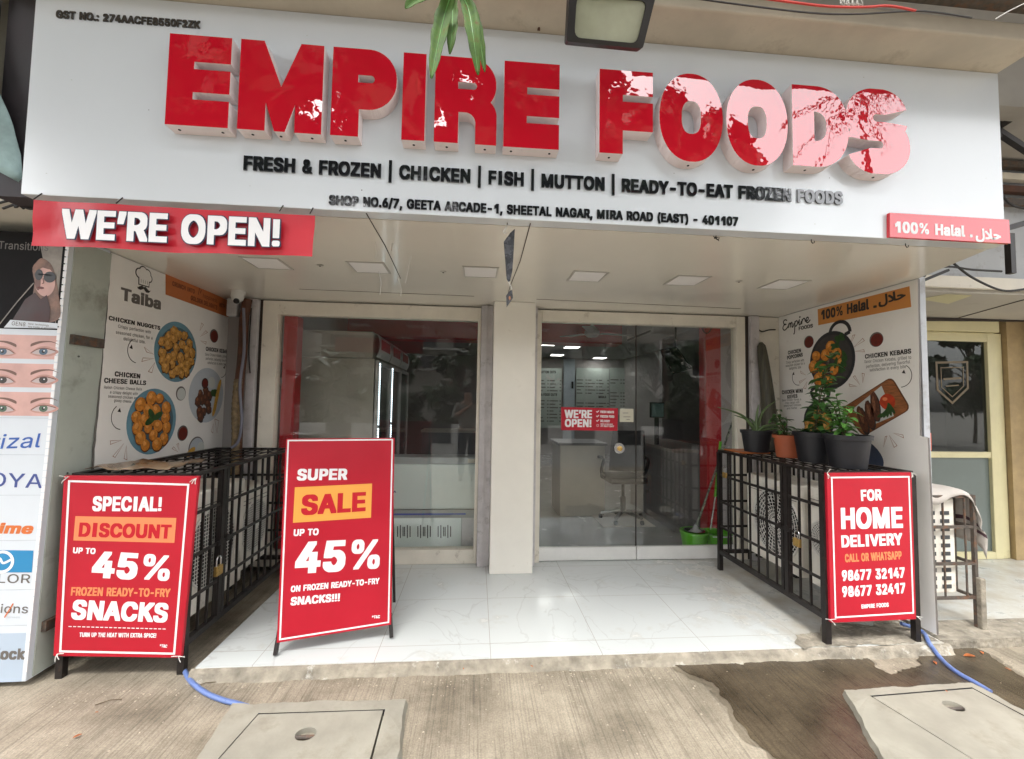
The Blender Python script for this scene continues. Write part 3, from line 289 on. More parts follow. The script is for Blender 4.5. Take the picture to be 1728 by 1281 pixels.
1,101,346,2,52,66,30,3,0,7,-9,4,0,12,-10,41,-15,129,-1,41,10,23,13,20,18,14,24,0,45,-9,0,-32,9,-76,0,-7,-15,-14,-14,-14,-7,-9,0,-15,7,-3,5,-4,0,-12,13,0,3,-9,11,0,4,210,0,0,79,-6,27,-10,25,-4,2,-7,14,-29,25,-33,14,-31,5,-95,0,-25,-3,-21,-7,-25,-15,-23,-21,0,-4,-9,-8,-11,-22,-7,-23,-3,-26,0,-62,3,-25,7,-23,9,-18,4,-2,3,-9,11,-8,7,160,195,3,7,16,16,16,9,7,0,13,-7,19,-23,
1,105,157,2,4,42,0,120,0,0,309,-120,0,13,34,334,7,-11,17,-9,88,0,10,4,11,8,5,15,0,44,-4,11,-10,10,-9,4,-99,-2,-16,-16,
1,107,327,1,50,42,0,120,0,0,82,28,-30,0,-4,14,-12,0,-4,12,-11,0,-3,13,-11,3,-7,134,0,-2,44,-14,13,0,3,-15,13,0,3,-14,13,0,3,-14,13,0,3,-13,11,0,3,-14,13,0,3,-14,13,0,3,-16,16,12,14,4,0,16,18,4,0,16,18,3,0,18,20,3,0,16,17,4,0,10,11,0,41,-131,0,-12,-15,-4,0,-16,-17,-3,0,-18,-20,-4,0,-6,-7,0,149,-120,0,
1,108,175,1,13,85,0,112,-2,18,4,0,42,-9,34,-34,0,-7,5,-3,13,0,303,-120,0,0,-357,10,-21,12,-12,
1,109,510,1,31,42,0,120,0,0,183,12,28,18,14,7,-1,12,-13,7,-19,0,-192,119,0,0,184,4,15,7,12,19,16,18,-12,9,-22,0,-193,119,0,0,241,-11,31,-4,1,-3,9,-21,18,-20,9,-16,3,-112,0,-26,-7,-7,-5,-11,7,-18,5,-222,-3,
1,111,355,2,48,76,21,4,0,2,-3,3,0,2,-4,16,-9,28,-9,126,-1,27,5,3,4,22,7,1,3,15,7,21,21,0,4,5,4,2,7,3,1,8,15,8,32,0,95,-8,32,-14,27,-22,23,-3,0,-4,5,-12,6,-2,3,-27,11,-32,5,-112,-2,-42,-14,-2,-3,-12,-6,-22,-19,0,-4,-5,-3,-16,-29,-7,-23,-3,-26,0,-61,3,-26,9,-27,9,-16,4,-1,0,-4,3,-2,0,-4,21,202,78,-14,5,-20,18,0,4,-3,1,-9,16,-7,24,3,28,11,23,21,23,13,7,14,-3,18,-15,0,-3,7,-6,2,-7,5,-5,9,-28,-4,-29,-10,-23,-20,-21,
1,112,362,2,26,42,-101,120,0,0,96,122,1,23,8,11,5,1,3,7,2,27,25,0,3,3,2,0,4,11,14,13,41,2,85,-4,25,-7,23,-16,28,-18,20,-3,0,-15,12,-19,9,-36,7,-96,0,-12,-3,-114,0,19,208,80,-13,7,-19,21,-11,25,-3,25,6,26,11,20,16,16,13,7,5,0,12,-7,21,-23,13,-34,0,-17,-5,-20,-13,-23,-17,-18,-8,-2,-1,-3,
1,114,231,1,9,42,0,120,0,1,186,7,16,16,16,18,9,60,2,0,83,-222,-3,
1,117,351,1,18,60,32,23,-21,20,-9,25,-6,227,4,0,309,-119,0,-2,-181,-12,-27,-13,-12,-12,-7,-13,5,-12,12,-10,29,0,181,-120,0,0,-233,6,-21,
1,124,208,1,4,69,-117,114,0,0,633,-114,0,
1,8217,165,1,15,41,225,108,0,14,43,0,7,7,16,0,7,9,21,0,7,7,16,0,8,4,5,0,44,-126,0,-20,-121,-3,-8,
1,32,222,0,
2,44,152,1,4,29,-92,44,0,41,154,-62,0,
2,46,152,1,8,60,-2,34,0,20,18,2,34,-22,23,-38,-2,-18,-21,0,-29,
2,56,357,3,31,144,-4,68,0,48,16,43,38,13,37,0,44,-11,33,-23,29,-31,15,31,23,15,27,6,50,-8,33,-33,41,-23,13,-37,10,-59,-2,-47,-19,-28,-31,-14,-41,2,-42,10,-25,21,-25,21,-12,-25,-10,-29,-30,-14,-37,2,-54,18,-35,19,-19,25,-15,16,127,58,-19,17,-10,19,-2,24,10,26,17,20,21,12,22,5,34,-2,33,-15,19,-23,8,-33,-9,-29,-25,-23,-31,-10,-33,0,15,146,237,-23,17,-9,18,-4,29,6,19,15,19,21,12,46,2,28,-14,11,-13,10,-29,-6,-29,-21,-25,-22,-10,-32,-2,
2,65,378,2,10,14,0,61,2,37,108,154,0,37,-108,61,-2,-2,17,-140,382,-68,0,-140,-385,3,129,160,60,179,58,-179,
2,66,360,3,15,46,0,201,4,50,23,23,29,10,33,-6,65,-31,41,-33,13,35,22,19,40,0,44,-9,31,-37,39,-46,15,-176,0,9,104,52,0,125,116,-1,25,-12,21,-23,8,-41,-8,-19,-17,-17,-37,-12,10,104,228,0,121,106,-2,21,-8,16,-13,11,-23,0,-23,-9,-24,-14,-13,-40,-15,
2,67,401,1,40,176,-4,69,0,58,21,48,47,21,54,0,13,-58,0,-13,-37,-21,-23,-33,-17,-47,-6,-32,8,-27,15,-23,23,-18,31,-13,68,5,58,24,52,34,33,43,15,44,-2,33,-13,21,-18,19,-31,4,-19,58,0,-10,46,-19,33,-38,35,-27,13,-41,10,-67,-2,-66,-29,-44,-50,-25,-68,-2,-100,7,-36,20,-45,48,-52,23,-13,
2,69,330,1,12,46,0,251,0,0,52,-193,0,0,124,178,0,0,52,-178,0,0,121,191,0,0,50,-249,0,
2,71,409,1,41,193,-6,63,4,58,25,44,50,18,58,0,73,-158,0,0,-50,102,0,-10,-44,-27,-37,-40,-21,-54,-2,-43,18,-38,42,-19,60,2,71,21,56,38,39,43,15,50,-4,25,-11,27,-26,19,-42,60,0,-4,27,-15,35,-35,40,-35,21,-50,14,-75,-4,-62,-31,-40,-48,-16,-35,-9,-42,2,-101,11,-42,20,-36,26,-31,28,-19,24,-12,
2,72,406,1,12,46,0,58,0,0,179,199,0,0,-179,57,0,0,399,-57,0,0,-168,-199,0,0,168,-58,0,
2,73,254,1,4,85,0,85,0,0,399,-85,0,
2,75,368,1,15,46,0,58,0,0,129,50,54,133,-183,66,0,-6,19,-149,205,151,162,2,13,-71,0,-139,-148,-35,-45,-2,193,-58,0,
2,76,311,1,6,285,0,0,52,-181,0,0,347,-58,0,0,-399,
2,78,411,1,10,46,0,58,0,-2,312,195,-312,67,0,0,399,-56,0,0,-310,-192,308,-70,2,
2,79,419,2,20,176,-4,78,2,60,27,46,52,26,73,0,99,-28,77,-13,19,-44,39,-64,21,-67,-2,-66,-29,-44,-50,-25,-68,-2,-100,7,-36,18,-41,15,-23,35,-33,23,-13,18,200,48,-48,16,-34,30,-24,49,-7,63,11,64,25,42,43,31,27,8,33,0,52,-21,30,-35,18,-41,6,-75,-10,-46,-25,-44,-37,-29,-29,-10,
2,82,354,2,19,46,0,58,0,0,152,87,0,79,-150,67,-2,-5,21,-78,137,0,6,31,15,20,21,15,35,4,25,-2,46,-10,31,-13,21,-27,24,-52,17,-174,0,10,104,204,0,145,104,-2,23,-8,21,-17,12,-25,2,-33,-6,-21,-15,-21,-47,-18,
2,83,352,1,47,141,-6,71,0,54,18,37,30,19,47,-2,54,-12,25,-17,19,-48,27,-106,31,-25,15,-14,20,-2,21,12,25,15,13,37,14,35,0,31,-10,23,-19,11,-33,56,0,-4,39,-19,32,-39,29,-48,14,-67,-2,-50,-19,-31,-29,-18,-43,4,-58,31,-40,39,-21,112,-33,23,-14,17,-26,-2,-26,-10,-17,-17,-15,-42,-16,-37,0,-38,14,-24,23,-7,31,-60,0,4,-35,19,-39,35,-28,
2,84,354,1,8,148,0,58,0,0,349,124,0,0,50,-305,0,0,-50,123,0,
2,89,372,1,11,156,0,58,0,0,162,141,222,2,15,-66,-2,-104,-177,-106,177,-67,2,2,-13,140,-222,
2,97,308,2,31,79,0,23,-6,52,0,39,16,19,23,2,-33,54,0,-2,228,-15,38,-39,29,-42,10,-33,0,-45,-10,-34,-21,-27,-41,0,-9,54,-12,25,31,29,11,31,0,23,-9,11,-12,8,-21,0,-15,-14,-12,-107,-15,-37,-16,-21,-21,-10,-29,4,-52,15,-27,11,85,64,-6,28,19,26,27,9,87,14,-2,-49,-10,-19,-21,-19,-23,-10,-29,-2,-23,6,
2,98,335,2,19,228,0,48,35,27,54,5,88,-13,54,-29,43,-17,13,-39,16,-67,-2,-25,-14,-24,-27,0,139,-54,0,0,-399,54,0,0,38,24,-26,23,-14,63,-4,16,162,44,-29,12,-21,23,-14,33,-4,52,6,31,14,29,34,27,35,3,31,-11,23,-25,14,-37,1,-50,-13,-46,-25,-29,-27,-12,
2,99,313,1,34,127,-4,62,-2,35,10,40,29,23,42,-4,14,-48,9,-9,-23,-26,-23,-21,-8,-31,0,-26,12,-30,36,-9,35,2,54,15,39,29,27,25,7,41,-5,29,-23,9,-24,52,10,-2,21,-15,27,-31,27,-42,16,-62,0,-39,-14,-40,-37,-23,-52,-4,-82,11,-45,18,-31,25,-25,
2,100,335,2,18,85,12,46,-18,48,0,39,18,23,26,0,-38,54,0,0,399,-56,0,0,-137,-19,23,-23,14,-58,6,-52,-18,-39,-40,-21,-66,2,-77,21,-56,16,148,44,-25,10,-25,27,-15,46,0,45,8,30,23,35,29,15,27,2,28,-9,26,-25,15,-44,0,-53,-15,-44,-22,-23,-28,-12,
2,101,319,2,26,129,-4,66,-2,35,10,42,31,17,33,-2,11,-52,10,-13,-25,-16,-12,-21,-8,-35,0,-32,14,-29,38,-6,35,210,0,-2,69,-19,51,-35,34,-44,18,-62,0,-40,-16,-37,-35,-23,-52,-4,-82,15,-54,39,-47,9,83,177,15,45,25,23,29,9,29,-2,27,-13,18,-21,11,-33,0,-8,
2,102,203,1,21,62,0,56,0,0,252,65,0,0,49,-65,0,0,36,7,18,16,9,44,0,10,33,0,14,-6,1,-58,4,-35,-11,-23,-21,-7,-16,-4,-67,-56,0,0,-49,56,0,
2,103,336,2,32,77,-96,58,-20,69,2,47,18,31,30,13,43,0,324,-54,0,-2,-41,-21,27,-25,14,-68,2,-38,-16,-39,-40,-19,-52,-2,-75,11,-45,18,-29,31,-27,46,-15,62,4,27,15,19,23,-6,-75,-13,-19,-24,-14,-24,-6,-47,6,-17,10,-23,29,-45,-19,0,-20,16,146,54,-24,10,-24,23,-13,33,-2,54,8,28,23,35,29,15,29,2,30,-11,24,-25,13,-39,2,-40,-10,-41,-21,-28,-33,-16,
2,104,324,1,18,283,0,0,210,-9,41,-29,36,-50,18,-62,-8,-17,-10,-22,-23,0,135,-54,0,0,-399,54,0,4,204,25,37,39,13,40,-11,24,-35,2,-208,
2,105,136,2,4,40,0,54,0,0,301,-54,0,9,44,347,35,-6,21,14,6,17,-2,19,-15,18,-35,2,-17,-12,-4,-37,
2,107,301,1,14,293,0,0,12,-127,158,119,121,0,10,-65,0,-126,-127,0,225,-54,0,0,-399,54,0,0,108,28,25,104,-133,
2,108,154,1,11,143,0,3,17,-7,33,-29,-2,-14,16,-2,335,-54,0,2,-359,12,-23,17,-13,21,-6,
2,109,478,1,35,40,0,54,0,2,204,10,24,17,17,25,9,20,0,23,-9,19,-27,2,-218,54,0,0,202,12,29,13,14,25,9,39,-5,17,-14,8,-15,2,-220,56,0,0,216,-4,25,-14,29,-36,29,-20,6,-48,0,-33,-12,-36,-35,-12,24,-27,19,-58,4,-28,-12,-28,-27,0,35,-54,0,
2,110,324,1,18,40,0,54,0,4,204,25,37,39,13,40,-11,24,-35,2,-208,55,0,-1,224,-12,34,-25,29,-37,16,-44,2,-42,-14,-28,-27,0,37,-54,0,
2,111,328,2,17,127,-4,62,-2,46,16,37,32,27,62,2,75,-19,62,-39,42,-48,20,-62,0,-39,-14,-40,-37,-23,-52,-4,-82,11,-45,18,-31,25,-25,16,148,44,-26,12,-24,25,-15,46,0,43,8,30,27,39,26,13,30,2,28,-9,26,-25,17,-46,2,-33,-10,-45,-23,-34,-27,-16,
2,112,335,2,22,40,-110,54,0,0,148,24,-26,19,-12,19,-6,48,0,24,6,32,19,22,23,15,29,11,51,0,55,-7,39,-31,54,-40,27,-33,8,-54,-4,-25,-14,-24,-27,0,41,-54,0,16,162,44,-29,12,-21,23,-14,33,-4,52,6,31,14,29,34,27,35,3,31,-11,23,-25,14,-37,1,-50,-13,-46,-25,-29,-27,-12,
2,114,208,1,12,40,0,54,0,2,200,12,26,29,21,58,2,0,56,-60,-4,-29,-18,-10,-15,-2,33,-54,0,
2,115,289,1,42,91,0,81,-6,36,10,41,31,13,29,0,44,-17,33,-39,23,-86,21,-18,10,-10,13,4,25,18,16,25,7,42,-7,19,-19,6,-16,50,10,-2,19,-15,27,-25,21,-33,12,-50,2,-37,-8,-30,-17,-26,-37,0,-56,26,-35,40,-19,75,-17,12,-6,15,-21,0,-12,-15,-21,-39,-14,-27,2,-23,10,-17,19,-4,18,-54,-10,4,-25,15,-27,
2,116,183,1,19,172,0,-8,48,-42,0,-14,12,-4,17,0,175,62,0,0,49,-62,0,0,69,-54,0,0,-69,-44,0,0,-49,44,0,2,-206,12,-23,28,-21,30,-6,
2,117,324,1,19,81,12,42,-16,41,0,38,14,28,27,0,-37,53,0,0,301,-55,0,-2,-205,-26,-36,-34,-14,-43,10,-13,12,-12,23,-4,210,-54,0,0,-212,16,-51,
2,118,308,1,10,125,0,58,0,108,282,2,19,-58,0,-61,-168,-18,-63,-83,231,-59,0,0,-12,
2,119,445,1,13,106,0,56,0,60,222,61,-222,56,0,89,301,-58,0,-60,-220,-58,220,-59,-2,-56,-218,-62,220,-58,0,
2,121,308,1,16,37,-108,73,0,21,12,23,26,131,336,8,35,-58,0,-81,-231,-81,231,-59,0,0,-12,109,-283,-9,-35,-20,-27,-13,-6,-35,2,
2,122,301,1,10,33,0,235,0,0,52,-158,0,152,199,2,50,-227,0,0,-52,154,-2,-156,-199,
2,32,216,0,
3,65245,372,1,64,78,-104,29,-12,46,-8,65,0,34,4,30,9,27,15,24,22,0,3,6,4,6,13,3,2,8,16,10,27,6,33,3,28,0,101,-9,265,-82,0,0,-54,10,-253,-1,-36,-5,-36,-10,-28,-5,-7,-1,-5,-3,-2,0,-2,-15,-17,-2,0,-3,-4,-3,0,-1,-2,-12,-7,-35,-9,-20,0,-17,4,-30,13,-23,23,-9,23,0,9,5,23,10,24,0,40,-4,0,-3,3,-15,4,-13,6,-41,0,-2,-8,-2,-2,-10,-28,-6,-31,0,-83,6,-24,6,-11,2,-1,2,-6,18,-21,3,0,4,-5,3,0,9,-8,5,-2,
3,65276,321,1,76,27,3,33,-6,71,0,24,3,41,12,8,4,1,3,5,1,6,6,2,0,7,6,7,-6,0,-3,12,-11,21,-9,20,-4,81,-2,9,4,7,7,4,11,0,39,-6,13,-10,5,-29,0,-21,4,-8,4,-3,4,-3,0,-8,19,-4,44,-9,267,-81,0,0,-54,6,-159,-14,16,0,3,-8,6,0,3,-9,7,0,2,-28,28,0,3,-61,62,-40,0,-28,-30,0,-36,4,-4,2,0,16,-17,3,0,61,-63,0,-3,11,-9,0,-3,8,-7,0,-2,8,-7,0,-3,16,-17,0,-3,4,-3,0,-2,4,-3,0,-3,4,-2,0,-3,7,-8,0,-3,-3,0,-2,-4,-25,-13,-30,-8,-20,-1,-15,2,-43,0,-5,-33,
3,65187,315,1,46,0,-3,80,2,58,10,4,3,17,4,16,8,4,0,9,6,4,0,82,44,31,9,27,1,0,36,-4,38,-22,0,-17,4,-31,15,-1,2,-8,3,-1,3,-8,3,-2,2,-13,6,-1,2,-16,8,-46,15,-23,3,-61,0,-43,-8,-3,-2,0,-37,8,-38,44,0,14,4,20,0,39,-9,2,-3,4,0,6,-4,9,-3,1,-2,-36,-19,-48,-16,-51,-9,-39,-2,-5,-37,
3,10003,471,1,12,58,174,128,-128,40,0,236,235,0,38,-30,29,-40,0,-184,-186,-3,0,-79,79,-39,0,-29,-29,
3,32,150,0,
4,69,280,1,12,0,0,280,0,0,116,-164,0,0,32,164,0,0,102,-164,0,0,32,164,0,0,118,-280,0,
4,77,388,1,177,0,0,126,0,0,123,1,0,4,-15,2,-2,3,-12,2,-2,4,-15,2,-2,3,-12,2,-2,4,-15,2,-2,3,-12,2,-2,0,-3,1,0,0,-3,1,0,0,-3,1,0,0,-3,1,0,0,-3,2,-2,0,-3,1,0,0,-3,1,0,0,-3,1,0,1,-4,48,0,1,1,3,12,2,2,4,15,2,2,4,15,2,2,3,12,2,2,0,3,1,0,3,12,2,2,3,12,2,2,4,15,2,2,3,12,1,0,0,-123,126,0,0,400,-108,0,-1,-1,-1,-5,-3,-4,0,-3,-3,-4,0,-3,-3,-4,0,-3,-3,-4,0,-3,-3,-4,0,-3,-3,-4,0,-3,-3,-4,0,-3,-3,-4,0,-3,-3,-4,0,-3,-3,-4,0,-3,-3,-4,0,-3,-3,-4,0,-3,-3,-4,0,-3,-1,0,0,-2,-3,-4,0,-3,-3,-4,0,-3,-3,-4,0,-3,-3,-4,0,-3,-3,-4,0,-3,-3,-4,0,-3,-3,-4,0,-3,-3,-4,0,-3,-3,-4,0,-3,-3,-4,0,-3,-3,-4,0,-3,-3,-4,0,-3,-3,-4,0,-3,-3,-4,-1,-5,-2,0,0,2,-1,0,0,3,-3,4,0,3,-3,4,0,3,-3,4,0,3,-3,4,0,3,-3,4,0,3,-3,4,0,3,-3,4,0,3,-3,4,0,3,-3,4,0,3,-3,4,0,3,-3,4,0,3,-3,4,0,3,-3,4,0,3,-1,0,0,2,-3,4,0,3,-3,4,0,3,-3,4,0,3,-3,4,0,3,-3,4,0,3,-3,4,0,3,-3,4,0,3,-3,4,0,3,-3,4,0,3,-3,4,0,3,-3,4,0,3,-3,4,0,3,-3,4,0,3,-3,4,-1,5,-1,1,-108,0,
4,80,300,2,110,0,0,128,0,0,124,51,0,0,1,15,1,0,1,12,2,0,1,9,2,2,2,3,0,0,1,14,6,1,2,4,1,1,2,5,2,2,3,2,0,3,4,2,0,15,15,0,2,4,3,0,2,3,2,0,2,4,4,0,2,3,3,0,2,1,0,0,2,1,0,0,2,1,0,0,2,1,0,0,2,3,4,0,3,2,2,0,3,1,0,0,3,1,0,0,3,1,0,0,4,1,0,0,4,1,0,0,4,1,0,0,6,1,0,1,43,-1,0,-1,15,-1,0,-2,12,-1,0,-2,9,-2,2,0,3,-1,0,-6,14,-2,1,-1,4,-4,4,0,2,-7,7,0,2,-15,15,-2,0,-3,4,-2,0,-2,3,-2,0,-4,4,-2,0,-3,3,-2,0,0,1,-2,0,0,1,-2,0,0,1,-2,0,0,1,-2,0,-4,3,-3,0,-2,2,-3,0,0,1,-3,0,0,1,-3,0,0,1,-4,0,0,1,-4,0,0,1,-4,0,0,1,-15,1,0,1,-179,0,20,120,246,0,34,63,0,0,-1,3,0,3,-3,2,0,1,-3,3,-3,0,-3,1,0,0,-8,-1,0,-1,-5,-2,-1,-1,-3,-2,0,-1,-2,-5,-1,0,-1,
4,73,108,1,4,0,0,108,0,0,400,-108,0,
4,82,292,2,126,0,0,112,0,0,144,39,0,0,-1,5,0,0,-1,6,-1,0,-1,8,-3,1,-2,2,0,12,-13,0,-2,1,0,0,-2,3,-4,0,-3,1,0,0,-3,1,0,0,-5,1,0,0,-103,100,0,0,141,-1,0,0,7,-1,0,0,5,-1,0,-2,10,-2,2,0,3,-1,0,-2,6,-2,1,0,2,-3,3,0,2,-2,1,0,2,-4,3,0,2,-8,7,1,4,5,5,1,4,2,1,0,2,1,0,0,2,1,0,0,2,1,0,0,2,1,0,0,2,3,4,0,3,2,2,0,3,1,0,0,3,1,0,0,3,1,0,0,4,1,0,0,5,1,0,0,5,1,0,0,8,1,0,-1,38,-1,0,-1,10,-1,0,0,4,-1,0,-2,9,-1,0,-1,5,-1,0,-6,14,-2,1,-1,4,-5,5,0,2,-4,3,0,2,-14,14,-2,0,-3,4,-2,0,-5,5,-2,0,-3,3,-2,0,0,1,-2,0,0,1,-2,0,0,1,-2,0,0,1,-2,0,-4,3,-3,0,-2,2,-3,0,0,1,-3,0,0,1,-3,0,0,1,-4,0,0,1,-5,0,0,1,-5,0,0,1,-8,0,0,1,-179,0,14,108,252,0,32,76,0,0,-1,5,-1,5,-5,1,-5,1,0,0,-8,-1,0,-1,-5,-5,-5,-5,-1,0,-1,
4,70,248,1,10,0,0,108,0,0,112,140,0,0,138,-140,0,0,32,140,0,0,118,-248,0,
4,79,328,2,276,150,0,38,1,0,1,6,0,0,1,6,0,0,1,8,1,0,1,15,4,4,3,3,0,0,1,8,3,1,2,6,2,1,2,2,0,1,2,5,2,7,7,2,0,18,18,0,2,5,4,0,2,3,2,0,2,2,1,0,2,2,1,0,2,4,4,1,4,2,1,0,2,1,0,0,2,1,0,0,2,1,0,0,2,1,0,0,2,1,0,0,2,1,0,0,2,3,4,2,8,2,2,0,3,1,0,0,3,1,0,0,3,1,0,0,3,1,0,0,3,1,0,0,3,1,0,2,12,1,0,2,16,1,0,0,6,1,0,1,22,1,0,0,38,-1,0,-1,22,-1,0,0,6,-1,0,-2,16,-1,0,-2,12,-1,0,0,3,-1,0,-4,15,-1,0,-1,5,-2,2,0,3,-1,0,0,2,-1,0,0,2,-1,0,-6,14,-2,1,-1,4,-2,1,0,2,-2,1,0,2,-2,1,-2,5,-8,8,0,2,-18,18,-2,0,-7,7,-2,0,-1,2,-2,0,-4,4,-6,2,-1,2,-2,0,0,1,-2,0,-4,3,-3,0,-4,3,-3,0,0,1,-3,0,0,1,-3,0,0,1,-3,0,0,1,-3,0,0,1,-4,0,0,1,-4,0,0,1,-6,0,0,1,-6,0,0,1,-10,0,0,1,-38,-1,0,-1,-6,0,0,-1,-6,0,0,-1,-8,-1,0,-1,-15,-4,-4,-3,-3,0,0,-1,-8,-3,-1,-2,-6,-2,-1,-2,-2,0,-1,-2,-5,-2,-7,-7,-2,0,-18,-18,0,-2,-5,-4,0,-2,-3,-2,0,-2,-2,-1,0,-2,-2,-1,0,-2,-4,-4,-1,-4,-2,-1,0,-2,-1,0,0,-2,-1,0,0,-2,-1,0,0,-2,-1,0,0,-2,-1,0,0,-2,-1,0,0,-2,-3,-4,-2,-8,-2,-2,0,-3,-1,0,0,-3,-1,0,0,-3,-1,0,0,-3,-1,0,0,-3,-1,0,0,-3,-1,0,-2,-12,-1,0,-2,-16,-1,0,0,-6,-1,0,-1,-22,-1,0,0,-38,1,0,1,-22,1,0,0,-6,1,0,2,-16,1,0,2,-12,1,0,0,-3,1,0,4,-15,1,0,1,-5,2,-2,0,-3,1,0,0,-2,1,0,0,-2,1,0,6,-14,2,-1,1,-4,2,-1,0,-2,2,-1,0,-2,2,-1,2,-5,8,-8,0,-2,18,-18,2,0,7,-7,2,0,1,-2,2,0,4,-4,6,-2,1,-2,2,0,0,-1,2,0,4,-3,3,0,4,-3,3,0,0,-1,3,0,0,-1,3,0,0,-1,3,0,0,-1,3,0,0,-1,4,0,0,-1,4,0,0,-1,6,0,0,-1,6,0,0,-1,10,0,96,154,126,0,1,-5,0,0,1,-6,1,0,1,-6,2,-2,3,-2,0,-4,4,0,2,-3,2,0,2,-2,1,0,2,-3,4,0,3,-2,2,-2,11,-1,0,0,6,-1,0,0,9,-1,0,1,43,1,0,0,6,1,0,0,4,1,0,0,4,1,0,0,3,2,2,0,3,1,0,2,6,2,1,0,2,3,2,0,2,4,4,2,0,2,3,2,0,4,3,6,1,0,1,25,1,0,-1,5,0,0,-1,6,-1,0,-1,6,-2,2,-3,2,0,4,-4,0,-2,3,-2,0,-2,2,-1,0,-2,3,-4,0,-3,2,-2,2,-11,1,0,0,-6,1,0,0,-9,1,0,-1,-43,-1,0,0,-6,-1,0,0,-4,-1,0,0,-4,-1,0,0,-3,-2,-2,0,-3,-1,0,-2,-6,-2,-1,0,-2,-3,-2,0,-2,-4,-4,-2,0,-2,-3,-2,0,-4,-3,-6,-1,0,-1,
4,68,320,2,168,0,0,152,0,0,1,18,1,0,1,6,0,0,1,4,0,0,1,9,1,0,1,7,1,0,1,9,2,2,2,6,1,0,1,2,0,0,1,2,0,0,1,2,0,0,1,14,6,1,2,4,1,1,2,2,0,1,2,5,2,2,3,2,0,2,3,2,0,4,5,2,0,15,15,0,2,5,4,0,2,3,2,0,2,3,2,0,2,2,1,0,2,4,4,1,4,2,1,0,2,1,0,0,2,1,0,0,2,1,0,0,2,1,0,0,2,1,0,0,2,1,0,0,2,1,0,0,2,3,4,1,6,2,2,0,3,1,0,0,3,1,0,0,3,1,0,0,4,1,0,0,3,1,0,0,4,1,0,2,15,1,0,1,18,1,0,0,64,-1,0,0,10,-1,0,-1,14,-1,0,-2,13,-1,0,-1,7,-1,0,-2,9,-2,2,-1,6,-1,0,0,2,-1,0,0,2,-1,0,0,2,-1,0,-6,14,-2,1,-1,4,-2,1,0,2,-2,1,-2,5,-3,2,0,2,-3,2,0,2,-5,4,0,2,-15,15,-2,0,-4,5,-2,0,-2,3,-2,0,-2,3,-2,0,-1,2,-2,0,-4,4,-4,1,-1,2,-2,0,0,1,-2,0,0,1,-2,0,0,1,-2,0,0,1,-2,0,0,1,-2,0,0,1,-2,0,0,1,-2,0,-4,3,-6,1,-2,2,-3,0,0,1,-3,0,0,1,-3,0,0,1,-4,0,0,1,-3,0,0,1,-4,0,0,1,-5,0,0,1,-10,1,0,1,-8,0,0,1,-10,0,0,1,-152,0,42,124,128,0,144,16,0,0,-1,5,0,0,-1,10,-2,0,-1,8,-3,1,-2,5,-2,11,-11,0,-2,4,-4,0,-2,1,0,0,-2,3,-4,2,-10,1,0,0,-5,1,0,0,-40,-1,0,0,-5,-1,0,-2,-10,-1,0,-3,-8,-2,-1,-2,-5,-11,-11,-2,0,-4,-4,-2,0,0,-1,-2,0,-4,-3,-6,-1,0,-1,-9,-1,0,-1,
